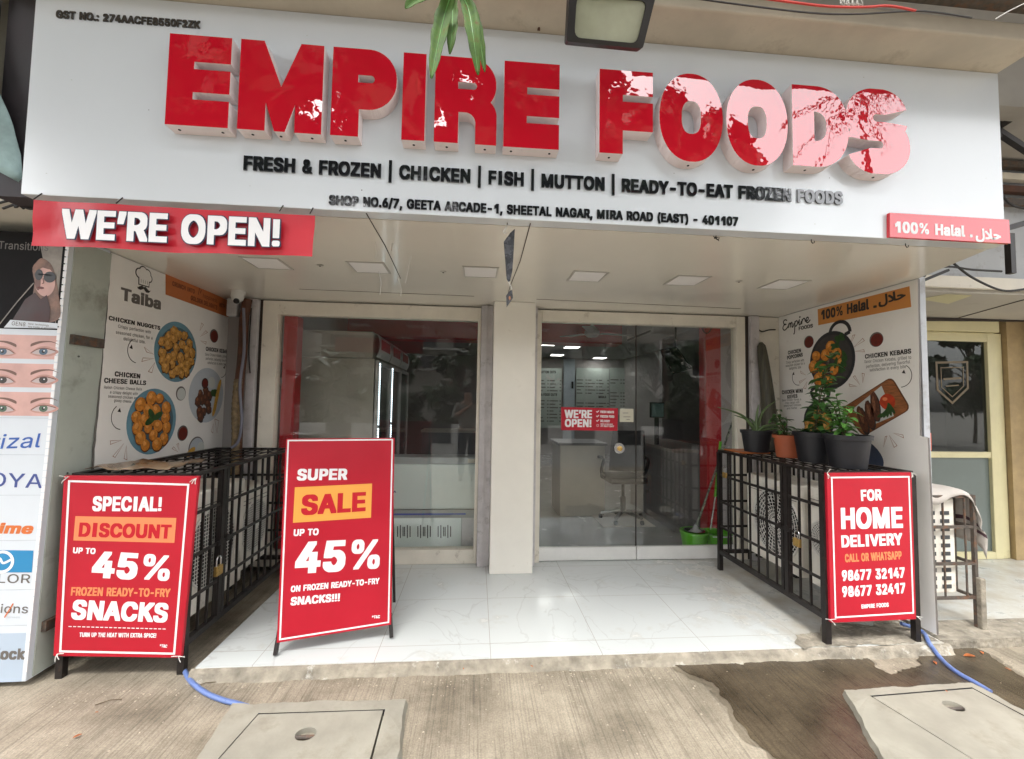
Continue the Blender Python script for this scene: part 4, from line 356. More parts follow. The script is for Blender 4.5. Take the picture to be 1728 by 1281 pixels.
4,83,320,1,436,114,2,11,-1,0,-1,74,0,0,1,6,0,0,1,5,0,0,1,12,2,0,1,7,1,0,1,3,0,2,2,3,0,2,2,3,0,0,1,2,0,0,1,14,6,1,2,4,1,4,4,2,0,7,7,2,0,14,14,0,2,4,3,0,2,3,2,3,7,2,1,0,2,1,0,0,2,1,0,0,2,1,0,0,2,1,0,0,2,3,4,0,3,1,0,0,3,1,0,0,3,1,0,0,3,1,0,0,3,1,0,0,4,1,0,1,11,1,0,0,9,1,0,0,28,-1,0,-1,15,-1,0,0,5,-1,0,0,4,-1,0,-4,15,-1,0,-6,14,-2,1,-1,4,-3,3,0,3,1,0,1,5,2,2,0,3,1,0,4,15,-2,0,0,1,-10,0,0,1,-10,0,0,1,-10,0,0,1,-10,0,0,1,-10,0,0,1,-10,0,0,1,-10,0,0,1,-10,0,0,1,-10,0,0,1,-10,0,0,1,-56,0,0,1,-3,0,-3,3,-2,0,-1,3,-3,3,0,3,-1,0,1,11,1,0,0,2,2,1,1,3,2,0,1,2,5,1,0,1,53,0,0,1,3,0,0,1,4,0,0,1,3,0,0,1,4,0,0,1,3,0,0,1,4,0,0,1,3,0,0,1,4,0,0,1,3,0,0,1,4,0,0,1,3,0,0,1,4,0,0,1,3,0,0,1,4,0,0,1,3,0,0,1,4,0,0,1,3,0,0,1,4,0,0,1,3,0,0,1,4,0,0,1,3,0,0,1,4,0,0,1,3,0,0,1,4,0,0,1,7,1,0,1,7,1,0,1,4,1,0,3,-1,0,-1,6,-2,2,0,3,-1,0,-4,10,-2,1,-1,4,-2,1,-2,5,-3,2,0,2,-4,3,0,2,-13,13,-2,0,-3,4,-2,0,-2,3,-2,0,-4,4,-4,1,-1,2,-2,0,0,1,-2,0,0,1,-2,0,0,1,-2,0,0,1,-2,0,-4,3,-3,0,-2,2,-3,0,-2,2,-3,0,0,1,-3,0,0,1,-3,0,0,1,-4,0,0,1,-4,0,0,1,-4,0,0,1,-5,0,0,1,-6,0,0,1,-72,0,0,-1,-11,-1,0,-1,-4,0,0,-1,-4,0,0,-1,-4,0,0,-1,-9,-2,-2,-2,-8,-2,0,-1,-14,-6,-1,-2,-4,-1,-1,-2,-5,-2,-2,-3,-2,0,-3,-4,-2,0,-13,-13,0,-2,-7,-7,0,-2,-4,-4,-1,-4,-2,-1,0,-2,-1,0,0,-2,-1,0,0,-2,-3,-4,0,-3,-2,-2,0,-3,-1,0,0,-3,-1,0,0,-3,-1,0,-1,-8,-1,0,-1,-11,-1,0,0,-9,-1,0,1,-37,1,0,1,-11,1,0,0,-4,1,0,0,-4,1,0,2,-9,2,-2,0,-3,1,0,4,-10,3,-3,0,-2,-1,0,0,-2,-1,0,0,-2,-1,0,0,-2,-1,0,0,-2,-3,-4,0,-3,-1,0,0,-3,-1,0,0,-3,-1,0,-3,-11,38,-3,0,-1,10,0,0,-1,10,0,0,-1,10,0,0,-1,10,0,0,-1,10,0,0,-1,10,0,0,-1,10,0,0,-1,56,0,0,-1,3,0,3,-3,2,0,1,-3,3,-3,0,-3,1,0,-1,-11,-3,-3,0,-2,-3,-1,-3,-3,-3,0,0,-1,-52,0,0,-1,-3,0,0,-1,-3,0,0,-1,-3,0,0,-1,-3,0,0,-1,-3,0,0,-1,-3,0,0,-1,-15,-4,-2,-2,-3,0,0,-1,-3,0,0,-1,-3,0,0,-1,-3,0,0,-1,-3,0,0,-1,-3,0,0,-1,-15,-4,-2,-2,-3,0,0,-1,-3,0,0,-1,-3,0,0,-1,-3,0,0,-1,-3,0,0,-1,-3,0,0,-1,-3,0,0,-1,-3,0,0,-1,-3,0,0,-1,-3,0,0,-1,-3,0,0,-1,-4,-1,1,-4,1,0,6,-14,2,-1,1,-4,2,-1,0,-2,7,-7,0,-2,14,-14,2,0,3,-4,2,0,2,-3,2,0,4,-4,4,-1,1,-2,2,0,0,-1,2,0,0,-1,2,0,0,-1,2,0,0,-1,2,0,0,-1,2,0,4,-3,3,0,2,-2,3,0,2,-2,7,-1,0,-1,3,0,0,-1,12,-2,
]

def load_font(d):
    F = {}; i = 0
    while i < len(d):
        key = " hpab"[d[i]] + chr(d[i + 1]); adv = d[i + 2] / 400; loops = []; i += 4
        for _ in range(d[i - 1]):
            n = d[i]; i += 1; x = y = 0; L = []
            for _ in range(n):
                x += d[i]; y += d[i + 1]; i += 2; L.append((x / 400, y / 400))
            loops.append(L)
        F[key] = (adv, loops)
    return F
GLYPH = load_font(FONT_DATA)
TRI = {}
def fill(Ls):
    V = []; E = []
    for L in Ls:
        b = len(V); V += [Vector(p) for p in L]; E += [(b + i, b + (i + 1) % len(L)) for i in range(len(L))]
    v, e, f, _, _, _ = delaunay_2d_cdt(V, E, [], 0, 1e-6)
    out = []
    for q in f:
        cx = sum(v[i][0] for i in q) / len(q); cy = sum(v[i][1] for i in q) / len(q); ins = False
        for L in Ls:
            for i in range(len(L)):
                (x1, y1), (x2, y2) = L[i - 1], L[i]
                if (y1 > cy) != (y2 > cy) and cx < (x2 - x1) * (cy - y1) / (y2 - y1) + x1: ins = not ins
        if ins: out.append(list(q))
    return [(p[0], p[1]) for p in v], out
def glyph(k):
    if k not in TRI: TRI[k] = fill(GLYPH[k][1]) if GLYPH[k][1] else ([], [])
    return TRI[k]

# ---------------------------------------------------------------- geometry helpers
def ray(u, v): return CR * ((u - 864) / FPX) + CD * ((v - 640.5) / FPX) + CF
def atY(u, v, y): d = ray(u, v); return EYE + d * (y / d.y)
def atX(u, v, x): d = ray(u, v); return EYE + d * (x / d.x)
def atZ(u, v, z): d = ray(u, v); return EYE + d * ((z - 1.5) / d.z)

class PL:
    """a flat board: origin, right and up directions (surveyed from the photograph)"""
    def __init__(s, o, ux, uy): s.o = Vector(o); s.x = Vector(ux).normalized(); s.y = Vector(uy).normalized(); s.n = s.x.cross(s.y).normalized()
    def uv(s, q):
        d = ray(*q); t = (s.o - EYE).dot(s.n) / d.dot(s.n); P = EYE + d * t - s.o
        return Vector((P.dot(s.x), P.dot(s.y)))
    def p(s, a, lift=0): return s.o + s.x * a[0] + s.y * a[1] + s.n * lift
LY = .0012
class MB:
    def __init__(s): s.v = []; s.f = []; s.mi = []; s.ms = []
    def k(s, m):
        m = mat[m] if isinstance(m, str) else m
        if m not in s.ms: s.ms.append(m)
        return s.ms.index(m)
    def add(s, V, F, m):
        b = len(s.v); s.v += [Vector(p) for p in V]; i = s.k(m)
        for f in F: s.f.append([b + q for q in f]); s.mi.append(i)
    def poly(s, V, m): s.add(V, [list(range(len(V)))], m)
    def box(s, x0, x1, y0, y1, z0, z1, m):
        V = [(x, y, z) for z in (z0, z1) for y in (y0, y1) for x in (x0, x1)]
        s.add(V, [(0, 2, 3, 1), (4, 5, 7, 6), (0, 1, 5, 4), (2, 6, 7, 3), (0, 4, 6, 2), (1, 3, 7, 5)], m)
    def slab(s, Q, off, m, edge=None):
        """quad Q (counter-clockwise seen from its front) given thickness off (a vector away from the front)"""
        n = len(Q); Q = [Vector(q) for q in Q]; B = [q + Vector(off) for q in Q]
        s.add(Q + B, [list(range(n))], m)
        s.add(Q + B, [list(range(2 * n - 1, n - 1, -1))] + [(i, i + n, (i + 1) % n + n, (i + 1) % n) for i in range(n)], edge or m)
    def bar(s, a, b, w, m, h=None, up=(0, 0, 1)):
        a = Vector(a); b = Vector(b); d = (b - a).normalized(); u = Vector(up)
        if abs(d.dot(u)) > .95: u = Vector((0, 1, 0))
        r = d.cross(u).normalized(); u = r.cross(d).normalized(); h = h or w
        V = [p + r * (w / 2 * i) + u * (h / 2 * j) for p in (a, b) for i, j in ((-1, -1), (1, -1), (1, 1), (-1, 1))]
        s.add(V, [(0, 1, 2, 3), (7, 6, 5, 4), (0, 4, 5, 1), (1, 5, 6, 2), (2, 6, 7, 3), (3, 7, 4, 0)], m)
    def tube(s, P, r, m, n=8, caps=True):
        P = [Vector(p) for p in P]; R = r if isinstance(r, (list, tuple)) else [r] * len(P); V = []; F = []; pu = None
        for i, p in enumerate(P):
            d = (P[min(i + 1, len(P) - 1)] - P[max(i - 1, 0)]).normalized()
            u = pu if pu is not None else (Vector((0, 0, 1)) if abs(d.z) < .9 else Vector((1, 0, 0)))
            u = (u - d * u.dot(d)).normalized(); pu = u; w = d.cross(u)
            V += [p + (u * math.cos(2 * math.pi * j / n) + w * math.sin(2 * math.pi * j / n)) * R[i] for j in range(n)]
        for i in range(len(P) - 1):
            for j in range(n): F.append((i * n + j, i * n + (j + 1) % n, (i + 1) * n + (j + 1) % n, (i + 1) * n + j))
        if caps: F += [tuple(range(n - 1, -1, -1)), tuple(range((len(P) - 1) * n, len(P) * n))]
        s.add(V, F, m)
    def lathe(s, c, prof, m, n=24, axis='Z', sx=1):
        V = []; F = []; c = Vector(c)
        for r, h in prof:
            for j in range(n):
                a = 2 * math.pi * j / n; x, y = r * math.cos(a) * sx, r * math.sin(a)
                V.append(c + (Vector((x, y, h)) if axis == 'Z' else Vector((h, x, y)) if axis == 'X' else Vector((x, h, -y))))
        for i in range(len(prof) - 1):
            for j in range(n): F.append((i * n + j, i * n + (j + 1) % n, (i + 1) * n + (j + 1) % n, (i + 1) * n + j))
        F += [tuple(range(n - 1, -1, -1)), tuple(range((len(prof) - 1) * n, len(prof) * n))]
        s.add(V, F, m)
    # flat print on a board
    def shape(s, pl, pts, m, lift): s.poly([pl.p(q, lift) for q in pts], m)
    def shapes(s, pl, loops, m, lift):
        v, f = fill(loops); s.add([pl.p(q, lift) for q in v], f, m)
    def pq(s, pl, px, m, lift): s.shape(pl, [pl.uv(q) for q in px], m, lift)
    def disc(s, pl, c, rx, ry, m, lift, n=28, rot=0, jit=0, a0=0, a1=2 * math.pi):
        P = []
        for i in range(n):
            a = a0 + (a1 - a0) * i / n; k = 1 + random.uniform(-jit, jit); x = rx * k * math.cos(a); y = ry * k * math.sin(a)
            P.append((c[0] + x * math.cos(rot) - y * math.sin(rot), c[1] + x * math.sin(rot) + y * math.cos(rot)))
        s.shape(pl, P, m, lift)
    def line(s, pl, pts, w, m, lift, closed=False):
        P = [Vector(p) for p in pts]; n = len(P); V = []
        for i, p in enumerate(P):
            a = P[i - 1] if (i or closed) else p; b = P[(i + 1) % n] if (i < n - 1 or closed) else p
            d1 = (p - a).normalized() if (p - a).length else (b - p).normalized(); d2 = (b - p).normalized() if (b - p).length else d1
            t = (d1 + d2).normalized() if (d1 + d2).length > .1 else d1; nn = Vector((-t.y, t.x)); sc = min(2.2, 1 / max(.3, abs(nn.dot(Vector((-d2.y, d2.x))))))
            V += [pl.p(p + nn * (w / 2 * sc), lift), pl.p(p - nn * (w / 2 * sc), lift)]
        F = [(2 * i, 2 * i + 1, (2 * i + 3) % (2 * n), (2 * i + 2) % (2 * n)) for i in range(n if closed else n - 1)]
        s.add(V, F, m)
    def ring(s, pl, c, r0, r1, m, lift, n=32, a0=0, a1=2 * math.pi):
        V = []; F = []
        for i in range(n + 1):
            a = a0 + (a1 - a0) * i / n
            for r in (r1, r0): V.append(pl.p((c[0] + r * math.cos(a), c[1] + r * math.sin(a)), lift))
        for i in range(n): F.append((2 * i, 2 * i + 1, 2 * i + 3, 2 * i + 2)[::-1])
        s.add(V, F, m)
    def text(s, pl, t, font, a, b, h, m, lift, shear=0, depth=0, y1=None):
        """t from board point a to board point b (2-D), cap height h"""
        a = Vector(a); b = Vector(b); d = b - a; L = d.length; dx = d / L; dy = Vector((-dx.y, dx.x))
        adv = sum(GLYPH[font + c][0] for c in t)
        first = GLYPH[font + t[0]][1]; last = GLYPH[font + t[-1]][1]
        lo = min((q[0] for l_ in first for q in l_), default=0); hi = adv - GLYPH[font + t[-1]][0] + max((q[0] for l_ in last for q in l_), default=GLYPH[font + t[-1]][0])
        sx = L / (hi - lo); x = -lo
        for c in t:
            v, f = glyph(font + c)
            if f:
                V = []
                for px, py in v:
                    q = a + dx * ((x + px) * sx + shear * py * h) + dy * (py * h); V.append(pl.p(q, lift))
                s.add(V, f, m)
                if depth:
                    for lp in GLYPH[font + c][1]:
                        A = [a + dx * ((x + q[0]) * sx) + dy * (q[1] * h) for q in lp]; n = len(A)
                        VV = [pl.p(q, lift) for q in A] + [pl.p(q, lift - depth) for q in A]
                        s.add(VV, [(i, i + n, (i + 1) % n + n, (i + 1) % n) for i in range(n)], m)
            x += GLYPH[font + c][0]
    def tpx(s, pl, t, font, a, b, h, m, lift, **kw):
        A = pl.uv(a); B = pl.uv(b); H = (pl.uv((a[0], a[1] - h)) - A).length
        s.text(pl, t, font, A, B, H, m, lift, **kw)
    def build(s, name, parent=None, smooth=None, bevel=0, loc=None):
        me = bpy.data.meshes.new(name)
        if parent is not None: off = OFF[parent.name]
        elif loc is not None: off = Vector(loc)
        else:
            xs = [p.x for p in s.v]; ys = [p.y for p in s.v]; zs = [p.z for p in s.v]
            off = Vector(((min(xs) + max(xs)) / 2, (min(ys) + max(ys)) / 2, min(zs)))
        me.from_pydata([tuple(p - off) for p in s.v], [], s.f)
        for m_ in s.ms: me.materials.append(m_)
        me.polygons.foreach_set('material_index', s.mi)
        me.validate(); me.update()
        if smooth:
            me.shade_smooth(); me.set_sharp_from_angle(angle=rad(smooth))
        o = bpy.data.objects.new(name, me); COL.objects.link(o)
        if parent is not None: o.parent = parent
        else: o.location = off
        OFF[o.name] = off
        if bevel:
            bv = o.modifiers.new('bevel', 'BEVEL'); bv.width = bevel; bv.segments = 2; bv.limit_method = 'ANGLE'; bv.angle_limit = rad(40)
        return o
OFF = {}
def tag(o, label, cat, group=None):
    o['label'] = label; o['category'] = cat
    if group: o['group'] = group
    return o
def thing(name, loc, label, cat, group=None):
    o = bpy.data.objects.new(name, None); COL.objects.link(o); o.location = loc; o.empty_display_size = .1; OFF[o.name] = Vector(loc)
    return tag(o, label, cat, group)
def kind(o, k='structure'): o['kind'] = k; return o
def copytree(o, delta, parent=None):
    c = o.copy(); COL.objects.link(c)
    if parent is None: c.location = o.location + Vector(delta); OFF[c.name] = OFF[o.name] + Vector(delta)
    else: c.parent = parent; OFF[c.name] = OFF[parent.name]
    for ch in list(o.children): copytree(ch, delta, c)
    return c
def dup(o, delta, label):
    c = copytree(o, delta); c['label'] = label; return c
def bez(pts, n=8):
    out = []; P = [Vector(p) for p in pts]
    for i in range(len(P) - 1):
        p0 = P[max(i - 1, 0)]; p1 = P[i]; p2 = P[i + 1]; p3 = P[min(i + 2, len(P) - 1)]
        for k in range(n):
            t = k / n; out.append(.5 * ((2 * p1) + (p2 - p0) * t + (2 * p0 - 5 * p1 + 4 * p2 - p3) * t * t + (3 * p1 - p0 - 3 * p2 + p3) * t ** 3))
    out.append(P[-1]); return out
# ================================================================ SETTING
b = MB(); b.poly([(-200, -200, -.26), (200, -200, -.26), (200, 200, -.26), (-200, 200, -.26)], 'asphalt'); kind(b.build('street'))
b = MB(); b.box(-25, 25, -2.2, 14, -.30, GZ, 'concrete'); kind(b.build('pavement', loc=(0, 0, 0)))

def ragged(pts, amp, n):
    out = []
    for i in range(len(pts)):
        a = Vector(pts[i]); c = Vector(pts[(i + 1) % len(pts)]); d = c - a; L = d.length; k = max(1, int(L / n)); nn = Vector((-d.y, d.x)) / max(L, 1e-6)
        for j in range(k):
            q = a + d * (j / k); f = noise.noise(Vector((q.x * 9, q.y * 9, 3.1))) * amp + noise.noise(Vector((q.x * 40, q.y * 25, 1.1))) * amp * .45
            out.append(q + nn * f)
    return out
def gz(px, z): return [(atZ(u, v, z).x, atZ(u, v, z).y) for u, v in px]
wet = gz([(1137, 1121), (1240, 1119), (1350, 1114), (1462, 1111), (1478, 1128), (1500, 1137), (1560, 1125), (1545, 1100), (1560, 1092), (1640, 1092), (1668, 1104), (1728, 1150), (1800, 1200), (1800, 1330), (1360, 1330), (1310, 1281), (1262, 1240), (1232, 1200), (1213, 1163)], GZ)
cw = sum((Vector(q) for q in wet), Vector((0, 0))) / len(wet)
for nm, grow, amp, z_, m_ in (('damp_pavement_patch', 1.035, .055, .0025, 'damp'),):
    v, f = fill([[tuple(q) for q in ragged([tuple(cw + (Vector(q) - cw) * grow) for q in wet], amp, .014)]]); b = MB(); b.add([(q[0], min(q[1], 2.52), GZ + z_) for q in v], f, m_); kind(b.build(nm, loc=(0, 0, 0)))
v, f = fill([[tuple(q) for q in ragged(wet, .035, .012)]])
b = MB(); b.add([(q[0], q[1], GZ + .005) for q in v], f, 'wet'); kind(b.build('wet_pavement_patch', loc=(0, 0, 0)))

# tiled shop step
b = MB()
b.box(-1.52, 3.02, 2.575, 4.12, -.12, 0, 'tile'); kind(b.build('shop_floor', loc=(0, 0, 0)))
b = MB(); random.seed(3)
xs = [-1.54 + i * .03 for i in range(154)]
def lip(x, k): return noise.noise(Vector((x * 7, k, .3))) * .012 + noise.noise(Vector((x * 30, k, 2.3))) * .006
rows = []
for x in xs:
    rows.append([(x, 2.577, -.006), (x, 2.56 + lip(x, 1) * .7, -.008 + lip(x, 5) * .3), (x, 2.55 + lip(x, 2), -.025 + lip(x, 3) * .5), (x, 2.545 + lip(x, 2) * 1.4, -.045), (x, 2.525 + lip(x, 4) * 1.6, GZ - .002)])
V = [p for r in rows for p in r]; n = 5
b.add(V, [(i * n + j, i * n + j + 1, (i + 1) * n + j + 1, (i + 1) * n + j) for i in range(len(xs) - 1) for j in range(n - 1)], 'edge')
kind(b.build('step_edge', smooth=60, loc=(0, 0, 0)))
b = MB(); b.box(3.06, 7.5, 2.84, 3.98, -.12, .0, 'tile'); kind(b.build('neighbour_porch_floor', loc=(0, 0, 0)))
b = MB()
b.slab([(3.03, 2.60, .0), (7.5, 2.62, -.004), (7.5, 2.838, -.002), (3.03, 2.838, .0)], (0, 0, -.12), 'edge')
kind(b.build('neighbour_step_edge', loc=(0, 0, 0), bevel=.02))
b = MB(); v, f = fill([[tuple(q) for q in ragged([(2.05, 2.58), (3.0, 2.58), (3.0, 2.98), (2.75, 2.80), (2.45, 2.84), (2.3, 2.74), (2.1, 2.72)], .03, .02)]])
b.add([(q[0], q[1], .0035) for q in v], f, 'edge'); kind(b.build('cement_patch', loc=(0, 0, 0)))

# ================================================================ THE SHOP
shop = thing('shop_building', (.3, 4, 0), 'narrow ground floor shop with cream pillar, glass front and overhanging cream soffit', 'shop')
b = MB(); b.box(.142, .518, 3.775, 4.14, .001, 2.394, 'pillar'); b.build('pillar', shop, bevel=.004)
# soffit
b = MB(); SZ = 2.396
out = [(-2.06, 2.135), (2.85, 2.135), (3.03, 2.66), (3.03, 4.3), (-2.45, 4.3), (-2.30, 2.83)]
b.slab([(x, y, SZ) for x, y in out][::-1], (0, 0, .06), 'soffit')
b.build('soffit', shop)
b = MB()
for q in ([(895, 377), (878, 440), (862, 480), (856, 500)], [(618, 360), (650, 415), (676, 470)], [(505, 488), (800, 500)], [(905, 505), (1250, 521)]):
    P = [atZ(u, w, SZ - .0015) for u, w in q]
    for i in range(len(P) - 1): b.bar(P[i], P[i + 1], .005, 'darkgap', .002)
b.build('soffit_joint', shop)
# window side
def frame_rect(b, x0, x1, z0, z1, y0, y1, l, r, t, bt, m):
    b.box(x0, x0 + l, y0, y1, z0, z1, m); b.box(x1 - r, x1, y0, y1, z0, z1, m)
    b.box(x0 + l, x1 - r, y0, y1, z1 - t, z1, m)
    if bt: b.box(x0 + l, x1 - r, y0, y1, z0, z0 + bt, m)
b = MB(); frame_rect(b, -1.955, .03, .002, 2.385, 4.02, 4.12, .135, .03, .125, .128, 'cream'); wf = b.build('window_frame', shop, bevel=.004)
b = MB(); b.box(-1.82, 0, 4.074, 4.082, .13, 2.26, 'glass'); b.build('window_pane', wf)
b = MB(); b.box(.032, .14, 3.95, 4.10, .001, 2.39, 'greymetal'); b.box(.07, .085, 3.93, 3.95, .001, 2.39, 'greymetal'); b.build('shutter_channel', shop)
b = MB(); b.box(.52, .56, 3.95, 4.10, .001, 2.39, 'greymetal'); b.build('shutter_channel', shop)
b = MB(); b.box(-2.06, -1.985, 3.99, 4.1, .001, 2.39, 'greymetal'); b.box(-1.983, -1.957, 4.03, 4.1, .001, 2.39, 'darkgap'); b.build('side_channel', shop)
b = MB(); b.box(2.665, 2.70, 4.03, 4.1, .001, 2.39, 'darkgap'); b.box(2.703, 2.79, 3.99, 4.1, .001, 2.39, 'greymetal'); b.build('side_channel', shop)
# door side
b = MB(); b.box(.562, .612, 4.02, 4.12, .001, 2.385, 'cream'); b.box(.614, 2.57, 4.02, 4.12, 2.275, 2.385, 'cream'); b.box(2.572, 2.663, 4.02, 4.12, .001, 2.385, 'cream'); df = b.build('door_frame', shop, bevel=.004)
for x0, x1, lab in ((.616, 1.555, None), (1.563, 2.568, None)):
    b = MB(); b.box(x0, x1, 4.05, 4.09, .006, .128, 'whiteplastic'); dl = b.build('door_leaf', shop, bevel=.003)
    b = MB(); b.box(x0 + .002, x1 - .002, 4.064, 4.074, .129, 2.272, 'glass'); b.build('door_pane', dl)
b = MB(); b.lathe((1.39, 4.063, 1.063), [(.052, 0), (.052, -.012), (.046, -.018)], 'steel', 28, 'Y'); b.lathe((1.39, 4.044, 1.063), [(.024, 0), (.024, -.014), (.02, -.016)], 'brass', 20, 'Y'); b.build('door_lock', shop, smooth=40)
b = MB()
for x in (1.5595,): b.box(x - .003, x + .003, 4.062, 4.076, .13, 2.27, 'darkgap')
b.build('door_gap_seal', shop)
# room inside
b = MB(); b.poly([(-2, 4.09, .004), (4.4, 4.09, .004), (4.4, 12.2, .004), (-2, 12.2, .004)], 'ifloor'); b.build('inner_floor', shop)
b = MB(); b.box(-2.4, 4.4, 4.14, 12.3, 2.78, 2.9, 'iceil'); b.box(-2.4, 4.4, 4.1, 4.14, 2.39, 2.9, 'iceil'); b.build('inner_ceiling', shop)
b = MB(); b.box(-2.3, -1.97, 4.11, 12.3, 0, 2.78, 'iwall'); b.build('inner_wall', shop)
b = MB(); b.box(4.3, 4.4, 4.14, 12.3, 0, 2.78, 'iwall'); b.build('inner_wall', shop)
b = MB(); b.box(-1.97, 4.3, 12.2, 12.3, 0, 2.78, 'iwall'); b.build('inner_wall', shop)
b = MB(); b.box(2.66, 4.3, 4.75, 4.85, 0, 2.78, 'iwall'); b.build('inner_wall', shop)
b = MB(); b.box(-1.97, 2.3, 6.6, 6.95, 2.44, 2.779, 'redpaint'); b.build('inner_beam', shop)
b = MB(); b.box(-1.795, -1.675, 4.095, 4.22, .13, 2.26, 'redpaint'); b.build('red_column', shop)
b = MB(); b.box(2.55, 2.72, 4.55, 4.70, .01, 2.5, 'redpaint'); b.build('red_column', shop)
# side walls and back of the shell so no light leaks in
b = MB(); b.box(-2.56, -2.325, 2.86, 12.3, -.1, 2.39, 'aluwall'); b.build('side_wall', shop)
b = MB(); b.box(3.075, 3.12, 2.70, 4.0, .0, 2.42, 'blwall'); b.build('side_wall', shop)
b = MB(); b.box(2.79, 3.05, 4.04, 4.14, .001, 2.39, 'cream'); b.build('side_wall', shop)
b = MB(); b.box(-2.32, -1.99, 4.42, 4.5, -.1, 2.39, 'aluwall'); b.build('side_wall', shop)
# storey above: lip over the sign, dark ledge, wall
b = MB(); b.box(-2.3, 2.86, 1.845, 4.4, 3.368, 3.46, 'overhang'); b.build('sign_canopy', shop, bevel=.01)
b = MB(); b.box(-2.3, 2.86, 2.14, 4.4, 2.46, 3.366, 'overhang'); b.build('upper_wall', shop)
b = MB(); b.box(-2.6, 6.5, 2.4, 12.3, 3.47, 9, 'bldg'); b.build('upper_wall', shop)
b = MB(); b.box(.9, 6.5, 1.52, 1.84, 3.50, 3.62, 'rust'); b.build('upper_ledge', shop)
b = MB(); b.box(-5, 7, .35, 2.4, 4.75, 4.9, 'overhang'); b.build('out_of_frame_slab', shop)  # added unseen slab, keeps high sky light and sun off the sign

# ================================================================ MAIN SIGN
sign = thing('shop_sign', (.4, 2.1, 2.4), 'long white shop sign board with big red raised letters EMPIRE FOODS', 'shop sign')
b = MB(); b.box(-2.062, 2.856, 2.05, 2.13, 2.397, 3.366, 'white_board'); b.build('sign_board', sign, bevel=.003)
SP = PL((0, 2.05, 0), (1, 0, 0), (0, 0, 1))
b = MB(); b.text(SP, 'FRESH & FROZEN | CHICKEN | FISH | MUTTON | READY-TO-EAT FROZEN FOODS', 'h', (-1.11, 2.5635), (1.902, 2.5635), .069, 'ink', .009, depth=.008); b.build('tagline_lettering', sign)
b = MB(); b.text(SP, 'SHOP NO.6/7, GEETA ARCADE-1, SHEETAL NAGAR, MIRA ROAD (EAST) - 401107', 'h', (-.718, 2.42), (1.324, 2.42), .047, 'ink', .006, depth=.005); b.build('address_lettering', sign)
b = MB(); b.text(SP, 'GST NO.: 274AACFE8550F2ZK', 'h', (-1.967, 3.232), (-1.339, 3.238), .037, 'ink', .005, depth=.004); b.build('tax_number_lettering', sign)
random.seed(11)
LET = [('E', -1.422, -1.152), ('M', -1.112, -.742), ('P', -.701, -.405), ('I', -.377, -.270), ('R', -.226, .069), ('E', .103, .373), ('F', .573, .843), ('O', .877, 1.206), ('O', 1.224, 1.553), ('D', 1.577, 1.886), ('S', 1.872, 2.228)]
for ch, x0, x1 in LET:
    adv, loops = GLYPH['b' + ch]; z0, z1 = (2.72, 3.147)
    if ch in 'OS': z0, z1 = 2.705, 3.157
    k = (x1 - x0) / adv; h = z1 - z0; L = [[(x0 + p[0] * k, z0 + p[1] * h) for p in lp] for lp in loops]
    b = MB(); yb, yf = 2.0495, 1.983
    for lp in L:
        n = len(lp); V = [(p[0], yf, p[1]) for p in lp] + [(p[0], yb, p[1]) for p in lp]
        b.add(V, [(i, i + n, (i + 1) % n + n, (i + 1) % n) for i in range(n)], 'letter_side')
    xa = x0 + .25 * (x1 - x0) if ch in 'EMPRFOS' else (x0 + x1) / 2
    side = b.build('channel_letter', sign, smooth=30)
    b = MB(); v, f = fill(L)
    # face slightly smaller than its return so a pale rim shows; tilted a hair like hand-fitted acrylic
    tx, tz = random.uniform(-.008, .008), random.uniform(-.010, .006); cx, cz = (x0 + x1) / 2, (z0 + z1) / 2
    b.add([(q[0], yf - .004 + (q[0] - cx) * tx + (q[1] - cz) * tz, q[1]) for q in v], f, 'letter_red')
    for lp in L:
        n = len(lp); V = [(p[0], yf - .004 + (p[0] - cx) * tx + (p[1] - cz) * tz, p[1]) for p in lp] + [(p[0], yf, p[1]) for p in lp]
        b.add(V, [(i, i + n, (i + 1) % n + n, (i + 1) % n) for i in range(n)], 'letter_side')
    b.build('letter_face', side)
    b = MB()
    for sx in {'E': (.15, .85), 'M': (.14, .48, .86), 'P': (.2,), 'I': (.5,), 'R': (.2, .82), 'F': (.22,), 'O': (.5,), 'D': (.3,), 'S': (.5,)}[ch]:
        b.lathe((x0 + sx * (x1 - x0), 2.015, z0 - .0022), [(.006, .002), (.006, 0), (.004, -.001)], 'dark', 10)
    b.build('drain_screw', side)

b = MB(); random.seed(77)
for k in range(26): x, z = random.uniform(-2.0, 2.8), random.uniform(2.42, 3.3); b.disc(SP, (x, z), random.uniform(.0015, .004), random.uniform(.001, .003), 'aluwall' if k % 3 else 'darkgap', .0011, 8)
b.build('dirt_specks', sign)
# WE'RE OPEN banner
ban = thing('open_banner', (-1.38, 2.03, 2.16), 'red vinyl banner reading WE’RE OPEN! hung under the sign board', 'banner')
b = MB(); nx, nz = 40, 8; Q = [atY(52, 335, 2.02), atY(530, 362, 2.02), atY(526, 433, 2.02), atY(48, 413, 2.02)]
V = []
for j in range(nz + 1):
    for i in range(nx + 1):
        s, t = i / nx, j / nz; p = (Q[0] * (1 - s) + Q[1] * s) * (1 - t) + (Q[3] * (1 - s) + Q[2] * s) * t
        p.y += .006 * math.sin(s * 17) * t + .008 * noise.noise(Vector((s * 6, t * 2, 0))) + .012; p.z += .004 * math.sin(s * 9) * t; V.append(p)
b.add(V, [(j * (nx + 1) + i, (j + 1) * (nx + 1) + i, (j + 1) * (nx + 1) + i + 1, j * (nx + 1) + i + 1) for j in range(nz) for i in range(nx)], 'banner')
b.build('banner_sheet', ban, smooth=60)
BP = PL((0, 2.016, 0), (1, 0, 0), (0, 0, 1)); b = MB()
